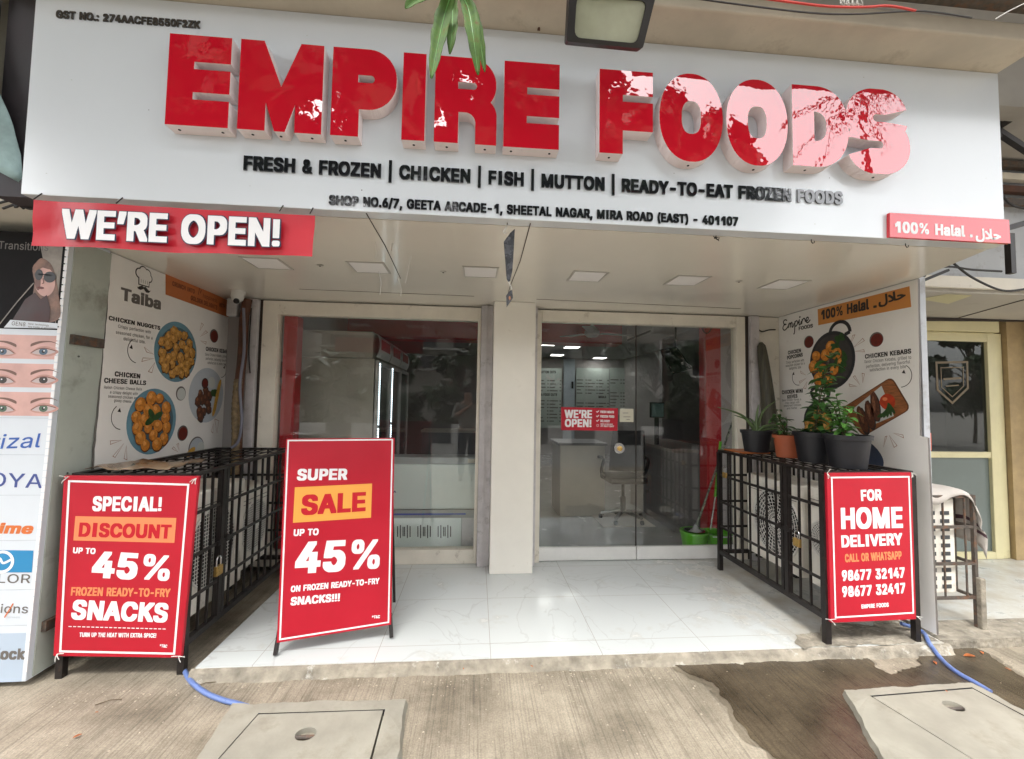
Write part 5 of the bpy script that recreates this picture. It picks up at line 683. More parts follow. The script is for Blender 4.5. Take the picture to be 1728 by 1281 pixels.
for o in ((2.2, 1.6), (-1.4, 1.2), (-1.2, -1.4), (1.8, -1.2)): b.tpx(BP, 'WE\u2019RE OPEN!', 'h', (102.5 + o[0], 402.5 + o[1]), (472 + o[0], 417.5 + o[1]), 50, 'navy', .0005 + .0002 * o[0])
b.tpx(BP, 'WE\u2019RE OPEN!', 'h', (102.5, 402.5), (472, 417.5), 50, 'wht', .0025); b.build('banner_lettering', ban)
b = MB()
for u, w in ((62, 336), (200, 343), (474, 356), (525, 360)): p = atY(u, w, 2.03); b.tube([p + Vector((0, .02, .035)), p + Vector((0, 0, .01)), p + Vector((0, -.012, -.006))], .003, 'wire', 6)
b.build('banner_tie', ban)
# halal strip
hal = thing('halal_sign', (2.5, 2.04, 2.4), 'small glossy red sign reading 100% Halal at the end of the white sign board', 'sign')
b = MB(); hr = M("halal_red", (.62, .02, .035), .2, coat=.6, coatr=.08, bump=.15, bs=2); b.slab([(2.152, 2.03, 2.398), (2.858, 2.03, 2.396), (2.856, 2.03, 2.527), (2.156, 2.03, 2.528)], (0, .018, 0), hr); b.build('sign_panel', hal)
HP = PL((0, 2.03, 0), (1, 0, 0), (0, 0, 1)); b = MB(); b.tpx(HP, '100% Halal .', 'h', (1510.3, 392.5), (1641, 400.5), 19, 'wht', LY); b.build('sign_lettering', hal); b = MB(); b.tpx(HP, '\ufedd\ufefc\ufea3', 'a', (1646, 403), (1689, 405), 17, 'wht', LY); b.build('arabic_lettering', hal)

# ceiling lights in the soffit
for i, (cx, lab) in enumerate([(-1.41, 'square ceiling light half hidden above the open banner'), (-.745, 'square ceiling light beside the open banner, under the white string'), (.01, 'square ceiling light between the white string and the hanging charm'), (.765, 'square ceiling light next to the soffit joint beyond the hanging charm'), (1.50, 'square ceiling light second from the halal wall poster'), (2.24, 'square ceiling light nearest the halal wall poster')]):
    t = thing('ceiling_light', (cx, 2.93, SZ), lab, 'ceiling light', 'square lights in the shop soffit')
    b = MB(); w = .122; z0 = SZ - .006
    for x0, x1, y0, y1 in ((cx - w, cx + w, 2.93 - w, 2.93 - w + .012), (cx - w, cx + w, 2.93 + w - .012, 2.93 + w), (cx - w, cx - w + .012, 2.93 - w + .012, 2.93 + w - .012), (cx + w - .012, cx + w, 2.93 - w + .012, 2.93 + w - .012)): b.box(x0, x1, y0, y1, z0, SZ - .001, 'lampframe')
    b.build('frame', t)
    b = MB(); b.box(cx - w + .013, cx + w - .013, 2.93 - w + .013, 2.93 + w - .013, SZ - .004, SZ - .001, 'lampoff'); b.build('diffuser', t)
for i, (u, w, lab) in enumerate([(540, 448, 'small round soffit disc between the open banner and the white string'), (748, 459, 'small round soffit disc between white string and hanging charm'), (1247, 475, 'small round soffit disc near the halal wall poster')]):
    p = atZ(u, w, SZ - .003); b = MB(); b.lathe((p.x, p.y, SZ), [(.022, -.0005), (.022, -.004), (.012, -.007)], 'lampframe', 20); b.lathe((p.x, p.y, SZ), [(.006, -.007), (.006, -.010)], 'dark', 10)
    tag(b.build('ceiling_disc', smooth=40), lab, 'ceiling fitting', 'round discs in the soffit')
# floodlight
fl = thing('floodlight', (.53, 1.75, 3.05), 'dark framed square floodlight hanging over the sign', 'floodlight')
Fq = [atY(956, 70, 1.70), atY(1085, 80, 1.70), atY(1108, -8, 1.62), atY(962, -16, 1.62)]
FP = PL(Fq[0], Fq[1] - Fq[0], Fq[3] - Fq[0]); U = [FP.uv(q) for q in ((956, 70), (1085, 80), (1108, -8), (962, -16))]
b = MB()
def inset(P, k): c = sum(P, Vector((0, 0))) / len(P); return [c + (p - c) * k for p in P]
def rnd(P, r, n=4):
    o = []
    for i in range(len(P)):
        a, p, c = P[i - 1], P[i], P[(i + 1) % len(P)]; q0 = p + (a - p).normalized() * r; q1 = p + (c - p).normalized() * r
        for k in range(n + 1): t = k / n; o.append(q0 * (1 - t) ** 2 + p * 2 * t * (1 - t) + q1 * t * t)
    return o
R0, R1 = rnd(U, .012), rnd(inset(U, .82), .03); n = len(R0)
V = [FP.p(q, 0) for q in R0] + [FP.p(q, .004) for q in R1] + [FP.p(q, -.055) for q in R0] + [FP.p(q, -.012) for q in R1]
b.add(V, [(i, (i + 1) % n, n + (i + 1) % n, n + i) for i in range(n)] + [(i, 2 * n + i, 2 * n + (i + 1) % n, (i + 1) % n) for i in range(n)] + [(n + i, n + (i + 1) % n, 3 * n + (i + 1) % n, 3 * n + i) for i in range(n)] + [tuple(range(3 * n - 1, 2 * n - 1, -1))], 'floodb')
b.build('lamp_housing', fl, smooth=35)
b = MB(); b.shape(FP, R1, 'flood', -.006); b.build('lamp_glass', fl)
b = MB(); b.bar(FP.p((U[2] + U[3]) / 2, -.03), FP.p((U[2] + U[3]) / 2, -.03) + Vector((0, .05, .35)), .03, 'floodb', .008); b.build('bracket', fl)
# ================================================================ RED BOARDS
def border(b, pl, px, w, m, lift): b.line(pl, [pl.uv(q) for q in px], w, m, lift, closed=True)
def ties(b, P, s=.02):
    for p in P:
        for k in range(3):
            d = Vector((random.uniform(-1, 1), -random.random() * .5, random.uniform(-1, .6))).normalized() * s
            b.tube([p, p + d * .6 + Vector((0, -.004, .003)), p + d], .0022, 'white', 5)
# 1 special discount, tied to the front of the left cage
t = thing('sale_board', (-1.92, 2.585, .05), 'red board reading SPECIAL! DISCOUNT UP TO 45% tied to the front of a cage', 'sale board')
Q = [atY(90, 1107, 2.582), atY(305, 1110, 2.582), atY(335, 804, 2.582), atY(108, 803, 2.582)]
b = MB(); b.slab(Q, (0, .022, 0), 'red'); b.build('board_panel', t, bevel=.002)
DP = PL((0, 2.582, 0), (1, 0, 0), (0, 0, 1)); b = MB()
border(b, DP, [(117, 812), (318, 818), (294, 1103), (102, 1099)], .011, 'wht', LY)
b.pq(DP, [(124, 912), (294.5, 916), (298, 874), (127.6, 871)], 'peach', LY)
b.tpx(DP, 'SPECIAL!', 'h', (155.5, 862.5), (272.5, 863), 25, 'wht', LY)
b.tpx(DP, 'DISCOUNT', 'h', (132.7, 905.6), (288.5, 909), 24, 'redtxt', 2 * LY)
b.tpx(DP, 'UP TO', 'h', (123, 933.5), (161, 935), 10, 'wht', LY)
b.tpx(DP, '45%', 'h', (153.5, 974.5), (285, 981), 45, 'wht', LY)
b.tpx(DP, 'FROZEN READY-TO-FRY', 'h', (119.5, 1005), (287, 1007.5), 14.5, 'peach', LY)
b.tpx(DP, 'SNACKS', 'h', (119.5, 1045), (282, 1050.5), 33, 'wht', LY)
a0, a1 = DP.uv((116, 1057)), DP.uv((282, 1061.5))
for i in range(22): b.line(DP, [a0 + (a1 - a0) * (i / 22), a0 + (a1 - a0) * ((i + .68) / 22)], .0045, 'wht', LY)
b.tpx(DP, 'TURN UP THE HEAT WITH EXTRA SPICE!', 'h', (134, 1074.6), (263.6, 1076), 7.5, 'wht', LY)
b.tpx(DP, '*T&C', 'h', (269.5, 1092), (282, 1093), 5, 'wht', LY); b.build('board_lettering', t)
for q_ in (Q[0] + Vector((.02, -.003, .01)), Q[1] + Vector((-.01, -.003, .01)), Q[2] + Vector((-.01, -.003, -.01)), Q[3] + Vector((.02, -.003, -.01))): b = MB(); ties(b, [q_], .035); b.build('string_tie', t)
# 2 super sale standee, leaning back on its own frame
t = thing('sale_board', (-.82, 2.8, 0), 'tall red standing board reading SUPER SALE UP TO 45% leaning on two iron feet', 'sale board')
o = Vector((-1.135, 2.66, .078)); e = Vector((-.503, 2.812, .085)); ux = (e - o).normalized(); uy = Vector((0, .12, 1.17)); uy = (uy - ux * uy.dot(ux)).normalized()
XP = PL(o, ux, uy)
Q = [XP.p(XP.uv(q)) for q in ((467, 1085), (660, 1054), (666, 739), (482.5, 740.5))]
b = MB(); b.slab(Q, XP.n * -.02, 'red', 'red'); b.build('board_panel', t, bevel=.002)
b = MB(); border(b, XP, [(486.5, 743.5), (662, 742), (655.5, 1050), (472.5, 1079)], .009, 'wht', LY)
b.tpx(XP, 'SUPER', 'h', (500.6, 811), (585.6, 809.7), 19.5, 'wht', LY)
b.pq(XP, [(494.3, 882.4), (626, 873.5), (628, 816), (497.7, 822.4)], M("vinyl_amber", (.80, .36, .065), .4), LY)
b.tpx(XP, 'SALE', 'h', (507.8, 869.7), (616.8, 862.5), 34, 'redtxt', 2 * LY)
b.tpx(XP, 'UP TO', 'h', (495, 904.8), (537.4, 903), 11.5, 'wht', LY)
b.tpx(XP, '45%', 'h', (496.4, 969), (640, 959.7), 54, 'wht', LY)
b.tpx(XP, 'ON FROZEN READY-TO-FRY', 'h', (490.5, 999.4), (640, 985), 10.5, 'wht', LY)
b.tpx(XP, 'SNACKS!!!', 'h', (490, 1022), (573.3, 1014.6), 14, 'wht', LY)
b.tpx(XP, '*T&C', 'h', (627.4, 1044), (641, 1043), 5, 'wht', LY); b.build('board_lettering', t)
for px, k in (((467, 1085), .025), ((660, 1054), -.02)):
    c = XP.p(XP.uv(px) + Vector((k * .3, 0))); b = MB(); top = c + uy * 1.1 - XP.n * .032
    b.bar(top, c - XP.n * .032 + uy * .05, .018, 'iron')
    ft = c + Vector((0, .0, 0)); f0 = atZ(*((463, 1108) if k > 0 else (660, 1078)), .008)
    b.bar(c - XP.n * .028 + uy * .06, f0 + Vector((0, .01, .002)), .02, 'iron'); b.bar(top - uy * .25, Vector((top.x + (.03 if k > 0 else -.02), top.y + .36, .0)), .018, 'iron'); b.build('leg', t)
# 3 home delivery
t = thing('delivery_board', (2.53, 2.575, .14), 'red board reading FOR HOME DELIVERY with two phone numbers, tied to a cage', 'sale board')
Q = [atY(1402.5, 1051, 2.568), atY(1546, 1045, 2.568), atY(1538, 797.4, 2.568), atY(1395, 798.5, 2.568)]
b = MB(); b.slab(Q, (0, .02, 0), 'red'); b.build('board_panel', t, bevel=.002)
EP = PL((0, 2.568, 0), (1, 0, 0), (0, 0, 1)); b = MB()
border(b, EP, [(1403.3, 806), (1533.4, 804.5), (1541, 1034), (1410, 1042)], .010, 'wht', LY)
for s, a, c, h, m_ in (('FOR', (1453, 845.6), (1488, 844.3), 19, 'wht'), ('HOME', (1419.4, 892.9), (1523.7, 890.8), 36, 'wht'), ('DELIVERY', (1420, 924), (1523, 919.5), 20.5, 'wht'), ('CALL OR WHATSAPP', (1426, 949), (1521.6, 943.5), 14, 'peach'), ('98677 32147', (1421, 980.7), (1527, 974.8), 18, 'wht'), ('98677 32417', (1421.5, 1007.7), (1528, 1001), 18, 'wht'), ('EMPIRE FOODS', (1453.6, 1027), (1499.6, 1023.8), 7, 'wht')):
    b.tpx(EP, s, 'h', a, c, h, m_, LY)
b.build('board_lettering', t)
for q_ in (Q[0] + Vector((-.01, -.003, .02)), Q[1] + Vector((.0, -.003, .02)), Q[3] + Vector((0, -.003, 0)), Q[2]): b = MB(); ties(b, [q_], .035); b.build('string_tie', t)

# ================================================================ WALL POSTERS
def spark(b, pl, px, w=.0035): b.line(pl, [pl.uv(q) for q in px], w, 'pline', LY, closed=True)
def arrow(b, pl, c, r, a0, a1, head):
    b.ring(pl, c, r - .004, r + .001, 'pdark', LY, 16, a0, a1); b.shape(pl, [head + Vector((-.014, -.006)), head + Vector((.014, -.012)), head + Vector((.004, .018))], 'pdark', LY)
def food(b, pl, c, r, m1, m2, n, s, base, jit=.12, el=1.0, seed=1, gap=1.25):
    random.seed(seed); pts = []; tries = 0
    while len(pts) < n and tries < 4000:
        tries += 1; a = random.uniform(0, 6.28); q = r * math.sqrt(random.random()); p = Vector((c[0] + q * math.cos(a), c[1] + q * math.sin(a)))
        if all((p - o).length > s * gap for o in pts): pts.append(p)
    for i, p in enumerate(sorted(pts, key=lambda q: -q.y)):
        rot = random.uniform(0, 3.1); k = random.uniform(.85, 1.15); L = base + i * .00012
        b.disc(pl, p + Vector((.003, -.006)), s * k * 1.1, s * k * 1.02 * el, m2, L, 14, rot, jit)
        b.disc(pl, p, s * k, s * k * .92 * el, m1, L + .00006, 14, rot, jit)
        b.disc(pl, p + Vector((-s * .2, s * .28)), s * k * .45, s * k * .35 * el, mat['hl_' + m1], L + .00009, 10, rot, .1)
mat['hl_nug1'] = M("print_nugget_light", (.60, .33, .09), .5, var=.25, vs=60); mat['hl_ball1'] = M("print_ball_light", (.72, .32, .07), .5, var=.2, vs=60)
mat['hl_meat'] = M("print_meat_light", (.22, .085, .04), .5, var=.4, vs=60)

# ---- left: Taiba poster
pt = thing('wall_poster', (-2.3, 3.5, .2), 'tall white food poster headed Taiba with a chef hat logo', 'poster')
LPn = PL((-2.3, 0, 0), (0, 1, 0), (0, 0, 1))
b = MB()
Z1 = 2.392
edge = [(2.79, .0), (4.20, .0), (4.22, 1.0), (4.27, 1.55), (4.31, 2.08), (4.27, 2.20), (4.30, Z1), (2.83, Z1)]
e2 = ragged([edge[-1], edge[0]], .012, .05)[:47]
V2 = [Vector(q) for q in edge[:-1]] + e2
b.slab([LPn.p(q) for q in V2], (-.012, 0, 0), 'poster', 'pgrey'); b.build('poster_sheet', pt)
b = MB(); u = LPn.uv
# chef hat logo
hc = u((242, 473)); hs_ = .092
def hp(x, y): return hc + Vector((x * hs_, y * hs_))
for L, m_, g in ((LY, 'pdark', .09), (2 * LY, 'poster', 0)):
    for cx, cy, r in ((-.42, .42, .30), (-.08, .62, .34), (.32, .55, .30), (.52, .28, .24), (0, .2, .4)): b.disc(LPn, hp(cx, cy), (r + g) * hs_, (r + g) * hs_, m_, L + cx * .0003)
    g2 = g * .8; b.shape(LPn, [hp(-.40 - g2, -.38 - g2), hp(.50 + g2, -.34 - g2), hp(.52 + g2, .3), hp(-.45 - g2, .3)], m_, L + .0004)
for k in range(4): b.line(LPn, [hp(-.25 + k * .2, -.25), hp(-.27 + k * .2, .02)], .003, 'pgrey', 3.4 * LY)
b.shapes(LPn, [[tuple(hp(x, y)) for x, y in ((-.62, -.62), (-.48, -.78), (-.25, -.80), (.02, -.64), (.28, -.86), (.55, -.82), (.72, -.6), (.56, -.66), (.36, -.56), (.18, -.44), (.03, -.52), (-.14, -.44), (-.36, -.55), (-.52, -.66))]], 'pdark', 3 * LY)
b.tpx(LPn, 'Taiba', 'h', (203, 506), (271, 523), 22, 'pgrey', LY)
b.build('logo', pt); b = MB()
b.pq(LPn, [(279, 497), (392, 538), (392.5, 510.5), (279, 459)], 'prust', LY)
b.tpx(LPn, 'CRUNCH INTO', 'h', (290, 482), (328, 496), 8, 'prustdark', 2 * LY); b.tpx(LPn, 'WITH OUR', 'h', (369, 517), (388, 524), 7, 'prustdark', 2 * LY)
b.tpx(LPn, 'happiness', 'p', (342, 502), (366, 511), 7, 'prustdark', 2 * LY); b.tpx(LPn, 'GOLDEN DELIGHTS', 'h', (321, 506), (366, 523), 8, 'prustdark', 2 * LY)
p0 = u((336, 492)); b.line(LPn, [p0 + Vector((-.012, -.03)), p0 + Vector((0, .03)), p0 + Vector((.014, -.01)), p0 + Vector((.026, .02))], .008, 'prustdark', 2 * LY)
b.build('heading_band', pt); b = MB()
b.tpx(LPn, 'CHICKEN NUGGETS', 'h', (183, 540), (270, 557), 7.5, 'pdark', LY)
for i, (s, a, c) in enumerate([('Crispy perfection with', (199, 553), (254, 563)), ('seasoned chicken, for a', (195, 563), (257, 573)), ('delightful bite.', (208, 574), (245, 580))]): b.tpx(LPn, s, 'p', a, c, 5.5, 'pgrey', LY)
b.build('dish_caption', pt); b = MB()
b.tpx(LPn, 'CHICKEN', 'h', (193, 635), (236, 639), 8.5, 'pdark', LY); b.tpx(LPn, 'CHEESE BALLS', 'h', (175, 646), (246, 650), 8.5, 'pdark', LY)
for s, a, c in [('Relish Chicken Cheese Balls', (175, 656), (239, 659)), ('a crispy delight with', (185, 664), (232, 667)), ('seasoned chicken and', (182, 671), (233, 674)), ('gooey cheese.', (192, 678), (222, 680))]: b.tpx(LPn, s, 'p', a, c, 5, 'pgrey', LY)
b.build('dish_caption', pt); b = MB()
b.tpx(LPn, 'CHICKEN KEBABS', 'h', (347, 592), (386, 597), 7, 'pdark', LY)
for s, a, c in [('Savor Chicken Kebabs, grilled to', (346, 600), (385, 604)), ('perfection, delivering flavorful', (347, 607), (383, 611)), ('satisfaction in every bite', (350, 614), (381, 617))]: b.tpx(LPn, s, 'p', a, c, 4.5, 'pgrey', LY)
b.build('dish_caption', pt); b = MB()
arrow(b, LPn, u((232, 592)), .085, 2.2, 4.6, u((221, 586))); b.build('printed_arrow', pt); b = MB(); arrow(b, LPn, u((206, 703)), .085, 2.2, 4.6, u((201, 693))); b.build('printed_arrow', pt); b = MB(); arrow(b, LPn, u((374, 624)), .07, -1.6, 1.0, u((378, 620))); b.build('printed_arrow', pt); b = MB()
for px in ([(243, 586), (247, 594), (259, 598)], [(239, 610), (241, 604), (259, 605)], [(250, 627), (256, 629), (261, 612)], [(186, 744), (186, 750), (205, 743)], [(190, 770), (194, 772), (209, 748)], [(209, 774), (214, 776), (213, 752)],
           [(340, 595 - 50), (343, 548), (337, 558)], [(347, 558), (350, 561), (338, 568)], [(338, 575), (348, 577), (347, 581)], [(362, 707), (369, 710), (366, 731)], [(356, 728), (359, 731), (360, 715)], [(298, 750), (301, 748), (302, 760)], [(290, 757), (293, 754), (300, 763)]): spark(b, LPn, px)
b.build('printed_doodles', pt)
b = MB()
def dish(b, pl, px, top, outer, inner, k=.84): c = pl.uv(px); r = (pl.uv((px[0], px[1] - top)) - c).length; b.disc(pl, c, r, r, outer, LY, 40); b.disc(pl, c + Vector((.004, -.004)), r * k, r * k, inner, 1.5 * LY, 40); return c, r
c, r = dish(b, LPn, (298, 594), 51, 'bowl', 'bowlin'); food(b, LPn, c, r * .78, 'nug1', 'nug2', 28, .036, 2 * LY, .18, 1.15, 3, 1.5)
b.build('food_picture', pt); b = MB()
c, r = dish(b, LPn, (258, 711), 55, 'bowl', 'bowlin'); food(b, LPn, c, r * .76, 'ball1', 'ball2', 24, .046, 2 * LY, .03, 1.0, 5, 1.5)
for a in (.5, 2.2, 3.6): b.disc(LPn, c + Vector((math.cos(a) * .04, .02 + math.sin(a) * .035)), .05, .024, 'herb', 5.6 * LY + a * .0001, 12, a)
b.build('food_picture', pt); b = MB()
c, r = dish(b, LPn, (349, 667), 46, 'plate', 'plate', .8); food(b, LPn, c + Vector((-.04, -.07)), r * .5, 'meat', 'pdark', 11, .036, 2 * LY, .2, 1.1, 8)
for k in range(5): q = c + Vector((.11 + k * .012, -.12 + k * .05)); b.disc(LPn, q, .022, .07, 'fries', 4 * LY + k * .0001, 12, -.35)
b.disc(LPn, c + Vector((-.04, .10)), .045, .045, 'pdark', 4 * LY); b.disc(LPn, c + Vector((-.04, .10)), .036, .036, 'sauce', 4.3 * LY); b.disc(LPn, c + Vector((.05, .11)), .05, .05, 'paper', 4 * LY); b.disc(LPn, c + Vector((.09, .02)), .05, .035, 'herb', 3.9 * LY, 14, 0, .2)
b.build('food_picture', pt); b = MB()
for px, tp, m1 in (((361, 567), 11.5, 'sauce'), ((308, 731), 13, 'sauce'), ((305, 664), 12, 'paper'), ((383, 575 + 170), 6, 'paper')): dish(b, LPn, px, tp, 'pgrey', m1, .84); b.build('sauce_picture', pt); b = MB()
c, r = dish(b, LPn, (331, 757), 20, 'pgrey', 'plate', .93); b.disc(LPn, c + Vector((-.07, -.02)), .06, .028, 'fries', 3 * LY, 14, .5); b.disc(LPn, c + Vector((.05, .0)), .05, .05, 'paper', 3 * LY)
b.build('food_picture', pt)
# ---- right: halal poster
pt = thing('wall_poster', (3.03, 3.4, .1), 'white food poster headed 100% Halal on the wall behind the plant pots', 'poster')
RPn = PL((3.03, 0, 0), (0, -1, 0), (0, 0, 1)); u = RPn.uv
b = MB(); b.slab([RPn.p(q) for q in ((-4.035, .02), (-2.625, .02), (-2.640, 1.30), (-2.69, 1.31), (-2.668, 2.392), (-4.035, 2.392))], (.014, 0, 0), 'poster', 'pgrey'); b.build('poster_sheet', pt)
b = MB(); b.pq(RPn, [(1381, 549), (1538, 518), (1535, 483), (1380, 522)], 'porange', LY)
b.tpx(RPn, '100% Halal', 'h', (1386.5, 540), (1467, 522), 16, 'pdark', 2 * LY); b.tpx(RPn, '.', 'h', (1474, 520), (1480, 519), 16, 'pdark', 2 * LY); b.tpx(RPn, '\ufedd\ufefc\ufea3', 'a', (1483, 515), (1529, 503), 15, 'pdark', 2 * LY)
b.build('heading_band', pt); b = MB()
# script logo
def script(b, pl, A, Bq, h, w):
    a = pl.uv(A); c = pl.uv(Bq); d = c - a; dx = d / 4.35; dy = Vector((-d.y, d.x)).normalized() * (pl.uv((A[0], A[1] - h)) - a).length
    S = [[(.62, .92), (.35, 1.08), (.08, .92), (.18, .62), (.42, .55), (.12, .5), (-.05, .2), (.15, -.06), (.5, .05), (.75, .3)],
         [(.75, .05), (.85, .55)], [(.82, .3), (1.0, .56), (1.08, .4), (1.03, .05)], [(1.06, .3), (1.25, .56), (1.33, .4), (1.28, .08), (1.42, .05), (1.6, .4)],
         [(1.72, .58), (1.58, -.62), (1.42, -.75)], [(1.68, .4), (1.95, .58), (2.08, .3), (1.85, .02), (1.66, .12)], [(2.1, .2), (2.32, .56), (2.27, .1), (2.42, .05), (2.6, .4)],
         [(2.6, .02), (2.72, .56)], [(2.68, .35), (2.88, .58), (3.05, .48), (3.1, .2)], [(3.1, .2), (3.42, .28), (3.5, .52), (3.3, .56), (3.2, .2), (3.42, .02), (3.75, .25)]]
    for st in S:
        P = bez([a + dx * x + dy * y for x, y in st], 5); b.line(pl, P, w, 'pdark', LY)
    b.disc(pl, a + dx * 2.42 + dy * .86, w * .8, w * .8, 'pdark', LY, 10)
script(b, RPn, (1322, 557), (1376, 541), 15, .012)
b.tpx(RPn, 'FOODS', 'h', (1348, 557.5), (1372, 552.5), 6, 'pdark', LY)
b.build('logo', pt); b = MB()
b.tpx(RPn, 'CHICKEN KEBABS', 'h', (1460, 605.5), (1538, 596.5), 7.5, 'pdark', LY)
for s, a, c in [('Savor Chicken Kebabs, grilled to', (1459, 613), (1538, 605.5)), ('perfection, delivering flavorful', (1462, 621), (1536, 613)), ('satisfaction in every bite', (1468, 627), (1529, 621))]: b.tpx(RPn, s, 'p', a, c, 5, 'pgrey', LY)
b.build('dish_caption', pt); b = MB()
b.tpx(RPn, 'CHICKEN', 'h', (1330, 598.5), (1352, 594.5), 6.2, 'pdark', LY); b.tpx(RPn, 'POPCORNS', 'h', (1328.5, 607), (1355, 601.5), 6.2, 'pdark', LY)
for s, a, c in [('Crispy perfection with', (1327, 614), (1357, 609.5)), ('seasoned chicken for a', (1326, 619.5), (1358, 615)), ('delightful bite', (1332, 624), (1352, 621.5))]: b.tpx(RPn, s, 'p', a, c, 4, 'pgrey', LY)
b.build('dish_caption', pt); b = MB()
b.tpx(RPn, 'CHICKEN MINI', 'h', (1320, 665.5), (1355, 662.5), 6.5, 'pdark', LY); b.tpx(RPn, 'KIEVES', 'h', (1329, 673), (1346, 671), 6, 'pdark', LY)
for s, a, c in [('Savor Chicken Kieves, a', (1320, 677.5), (1352, 675.5)), ('crispy delight with', (1325, 682), (1349, 680.5)), ('seasoned chicken', (1323, 686.5), (1352, 685)), ('and herbs', (1328, 691), (1345, 690))]: b.tpx(RPn, s, 'p', a, c, 3.6, 'pgrey', LY)
b.build('dish_caption', pt); b = MB()
arrow(b, RPn, u((1347, 637)), .075, 2.3, 4.9, u((1339, 631))); b.build('printed_arrow', pt); b = MB(); arrow(b, RPn, u((1519, 634)), .085, -1.5, 1.0, u((1525, 628))); b.build('printed_arrow', pt); b = MB()
for px in ([(1439, 566), (1443, 565), (1436, 581)], [(1456, 571), (1459, 575), (1441, 586)], [(1458, 590), (1459, 594), (1443, 593)], [(1440, 636), (1443, 634), (1451, 649)], [(1455, 630), (1459, 631), (1456, 646)], [(1433, 648), (1434, 652), (1446, 652)], [(1351, 626), (1352, 630), (1360, 633)], [(1349, 644), (1350, 647), (1361, 638)], [(1356, 655), (1360, 656), (1362, 644)],
           [(1494, 737), (1497, 736), (1491, 755)], [(1501, 735), (1514, 752), (1509, 755)], [(1508, 731), (1524, 734), (1525, 739)]): spark(b, RPn, px)
b.build('printed_doodles', pt)
b = MB()
c = u((1403, 608)); ry = (u((1403, 559)) - c).length
for sg, px in ((1, (1417, 563)), (-1, (1384, 659))):
    h0 = u(px)
    b.ring(RPn, h0, .085, .115, 'pan', LY, 24, 0 if sg > 0 else math.pi, math.pi if sg > 0 else 2 * math.pi)
    for k in (-1, 1): b.line(RPn, [h0 + Vector((k * .1, 0)), c + Vector((k * .10 + sg * .04, sg * ry * .8))], .03, 'pan', LY)
b.disc(RPn, c, ry * .93, ry, 'pan', 1.3 * LY, 44, -.25); b.disc(RPn, c, ry * .82, ry * .88, M("print_pan_inner", (.05, .045, .045), .5, var=.3, vs=20), 1.6 * LY, 44, -.25)
food(b, RPn, c + Vector((-.05, -.03)), ry * .64, 'ball1', 'ball2', 14, .052, 2 * LY, .04, 1, 14, 1.72)
random.seed(4)
for k in range(14): a = random.uniform(0, 6.3); b.disc(RPn, c + Vector((.09 + .05 * math.cos(a), .05 + .13 * math.sin(a))), .05, .018, 'herb', 4.6 * LY + k * .0001, 12, random.uniform(0, 3))
b.build('food_picture', pt); b = MB()
c = u((1381, 711)); ry = (u((1381, 679)) - c).length; b.disc(RPn, c, ry * 1.0, ry, 'pan', LY, 40); b.disc(RPn, c, ry * .88, ry * .88, 'herb', 1.4 * LY, 40); food(b, RPn, c + Vector((0, -.05)), ry * .72, 'nug1', 'nug2', 17, .045, 2 * LY, .05, 1, 21)
b.build('food_picture', pt); b = MB()
for px, tp, m1 in (((1365, 577), 10.5, 'sauce'), ((1479, 573), 12.5, 'sauce')): dish(b, RPn, px, tp, 'pgrey', m1, .88); b.build('sauce_picture', pt); b = MB()
B4 = [u(q) for q in ((1457, 737), (1538, 690), (1505, 635), (1419, 690))]
b.shape(RPn, rnd(B4, .05), 'woodd', LY); b.shape(RPn, rnd(inset(B4, .955), .045), 'wood', 1.4 * LY)
b.pq(RPn, [(1440, 690), (1488, 651), (1509, 702), (1462, 722)], 'paper', 1.8 * LY)
for px, ang in (((1456, 708), 1.9), ((1468, 700), 1.75), ((1477, 686), 1.7)):
    q = u(px); b.disc(RPn, q + Vector((.005, -.006)), .115, .042, 'pdark', 2.2 * LY, 18, ang, .06); b.disc(RPn, q, .11, .036, 'meat', 2.4 * LY, 18, ang, .08); b.disc(RPn, q + Vector((-.008, .02)), .06, .012, 'hl_meat', 2.6 * LY, 12, ang, .1)
q = u((1498, 678)); b.disc(RPn, q, .062, .058, 'tomato', 2.6 * LY, 22, 0, .03); b.disc(RPn, q + Vector((-.018, .02)), .02, .014, 'peach', 2.8 * LY, 10)
for k in range(6): b.disc(RPn, u((1490 + k * 3, 700 - k * 2.2)), .05, .014, 'herb', 2.7 * LY + k * .0001, 10, .4 + k * .35)
b.build('food_picture', pt); b = MB()
q = u((1445, 762)); b.disc(RPn, q, .24, .13, M("print_slate_bowl", (.05, .07, .12), .5, var=.1, vs=6), LY, 30, -.35); b.disc(RPn, q + Vector((-.09, -.01)), .09, .08, 'sauce', 1.5 * LY, 24)
b.build('food_picture', pt)

# ================================================================ OPTICIAN'S LIGHT BOX (left edge)
lb = thing('optician_signboard', (-2.9, 2.7, -.1), 'tall white optician signboard with three eye photographs and lens names', 'signboard')
EPn = PL((0, 2.55, 0), (1, 0, 0), (0, 0, 1)); XR = -2.345; XZ = lambda z: -2.357 + .026 * z
def lean(b):
    for p in b.v: p.x += XZ(p.z) - XR
b = MB(); b.box(-3.5, XR, 2.55, 2.82, -.03, 2.40, 'lbwhite'); lean(b); b.build('sign_cabinet', lb, bevel=.004)
b = MB(); b.box(XR + .001, XR + .006, 2.58, 2.82, -.02, 2.38, 'aluwall'); lean(b); b.build('side_panel', lb)
for z in (1.785, .20): b = MB(); b.box(XR - .02, XR + .03, 2.60, 2.80, z, z + .055, 'rust'); lean(b); b.build('strap', lb)
def er(b, px0, z0, z1, m, lift, x0=-3.45): b.shape(EPn, [(x0, z0), (px0 + XZ(z0) - XR, z0), (px0 + XZ(z1) - XR, z1), (x0, z1)], m, lift)
b = MB(); zz = lambda y, x=60: EPn.uv((x, y)).y; xx = lambda x, y: EPn.uv((x, y)).x
x1 = XR - .010
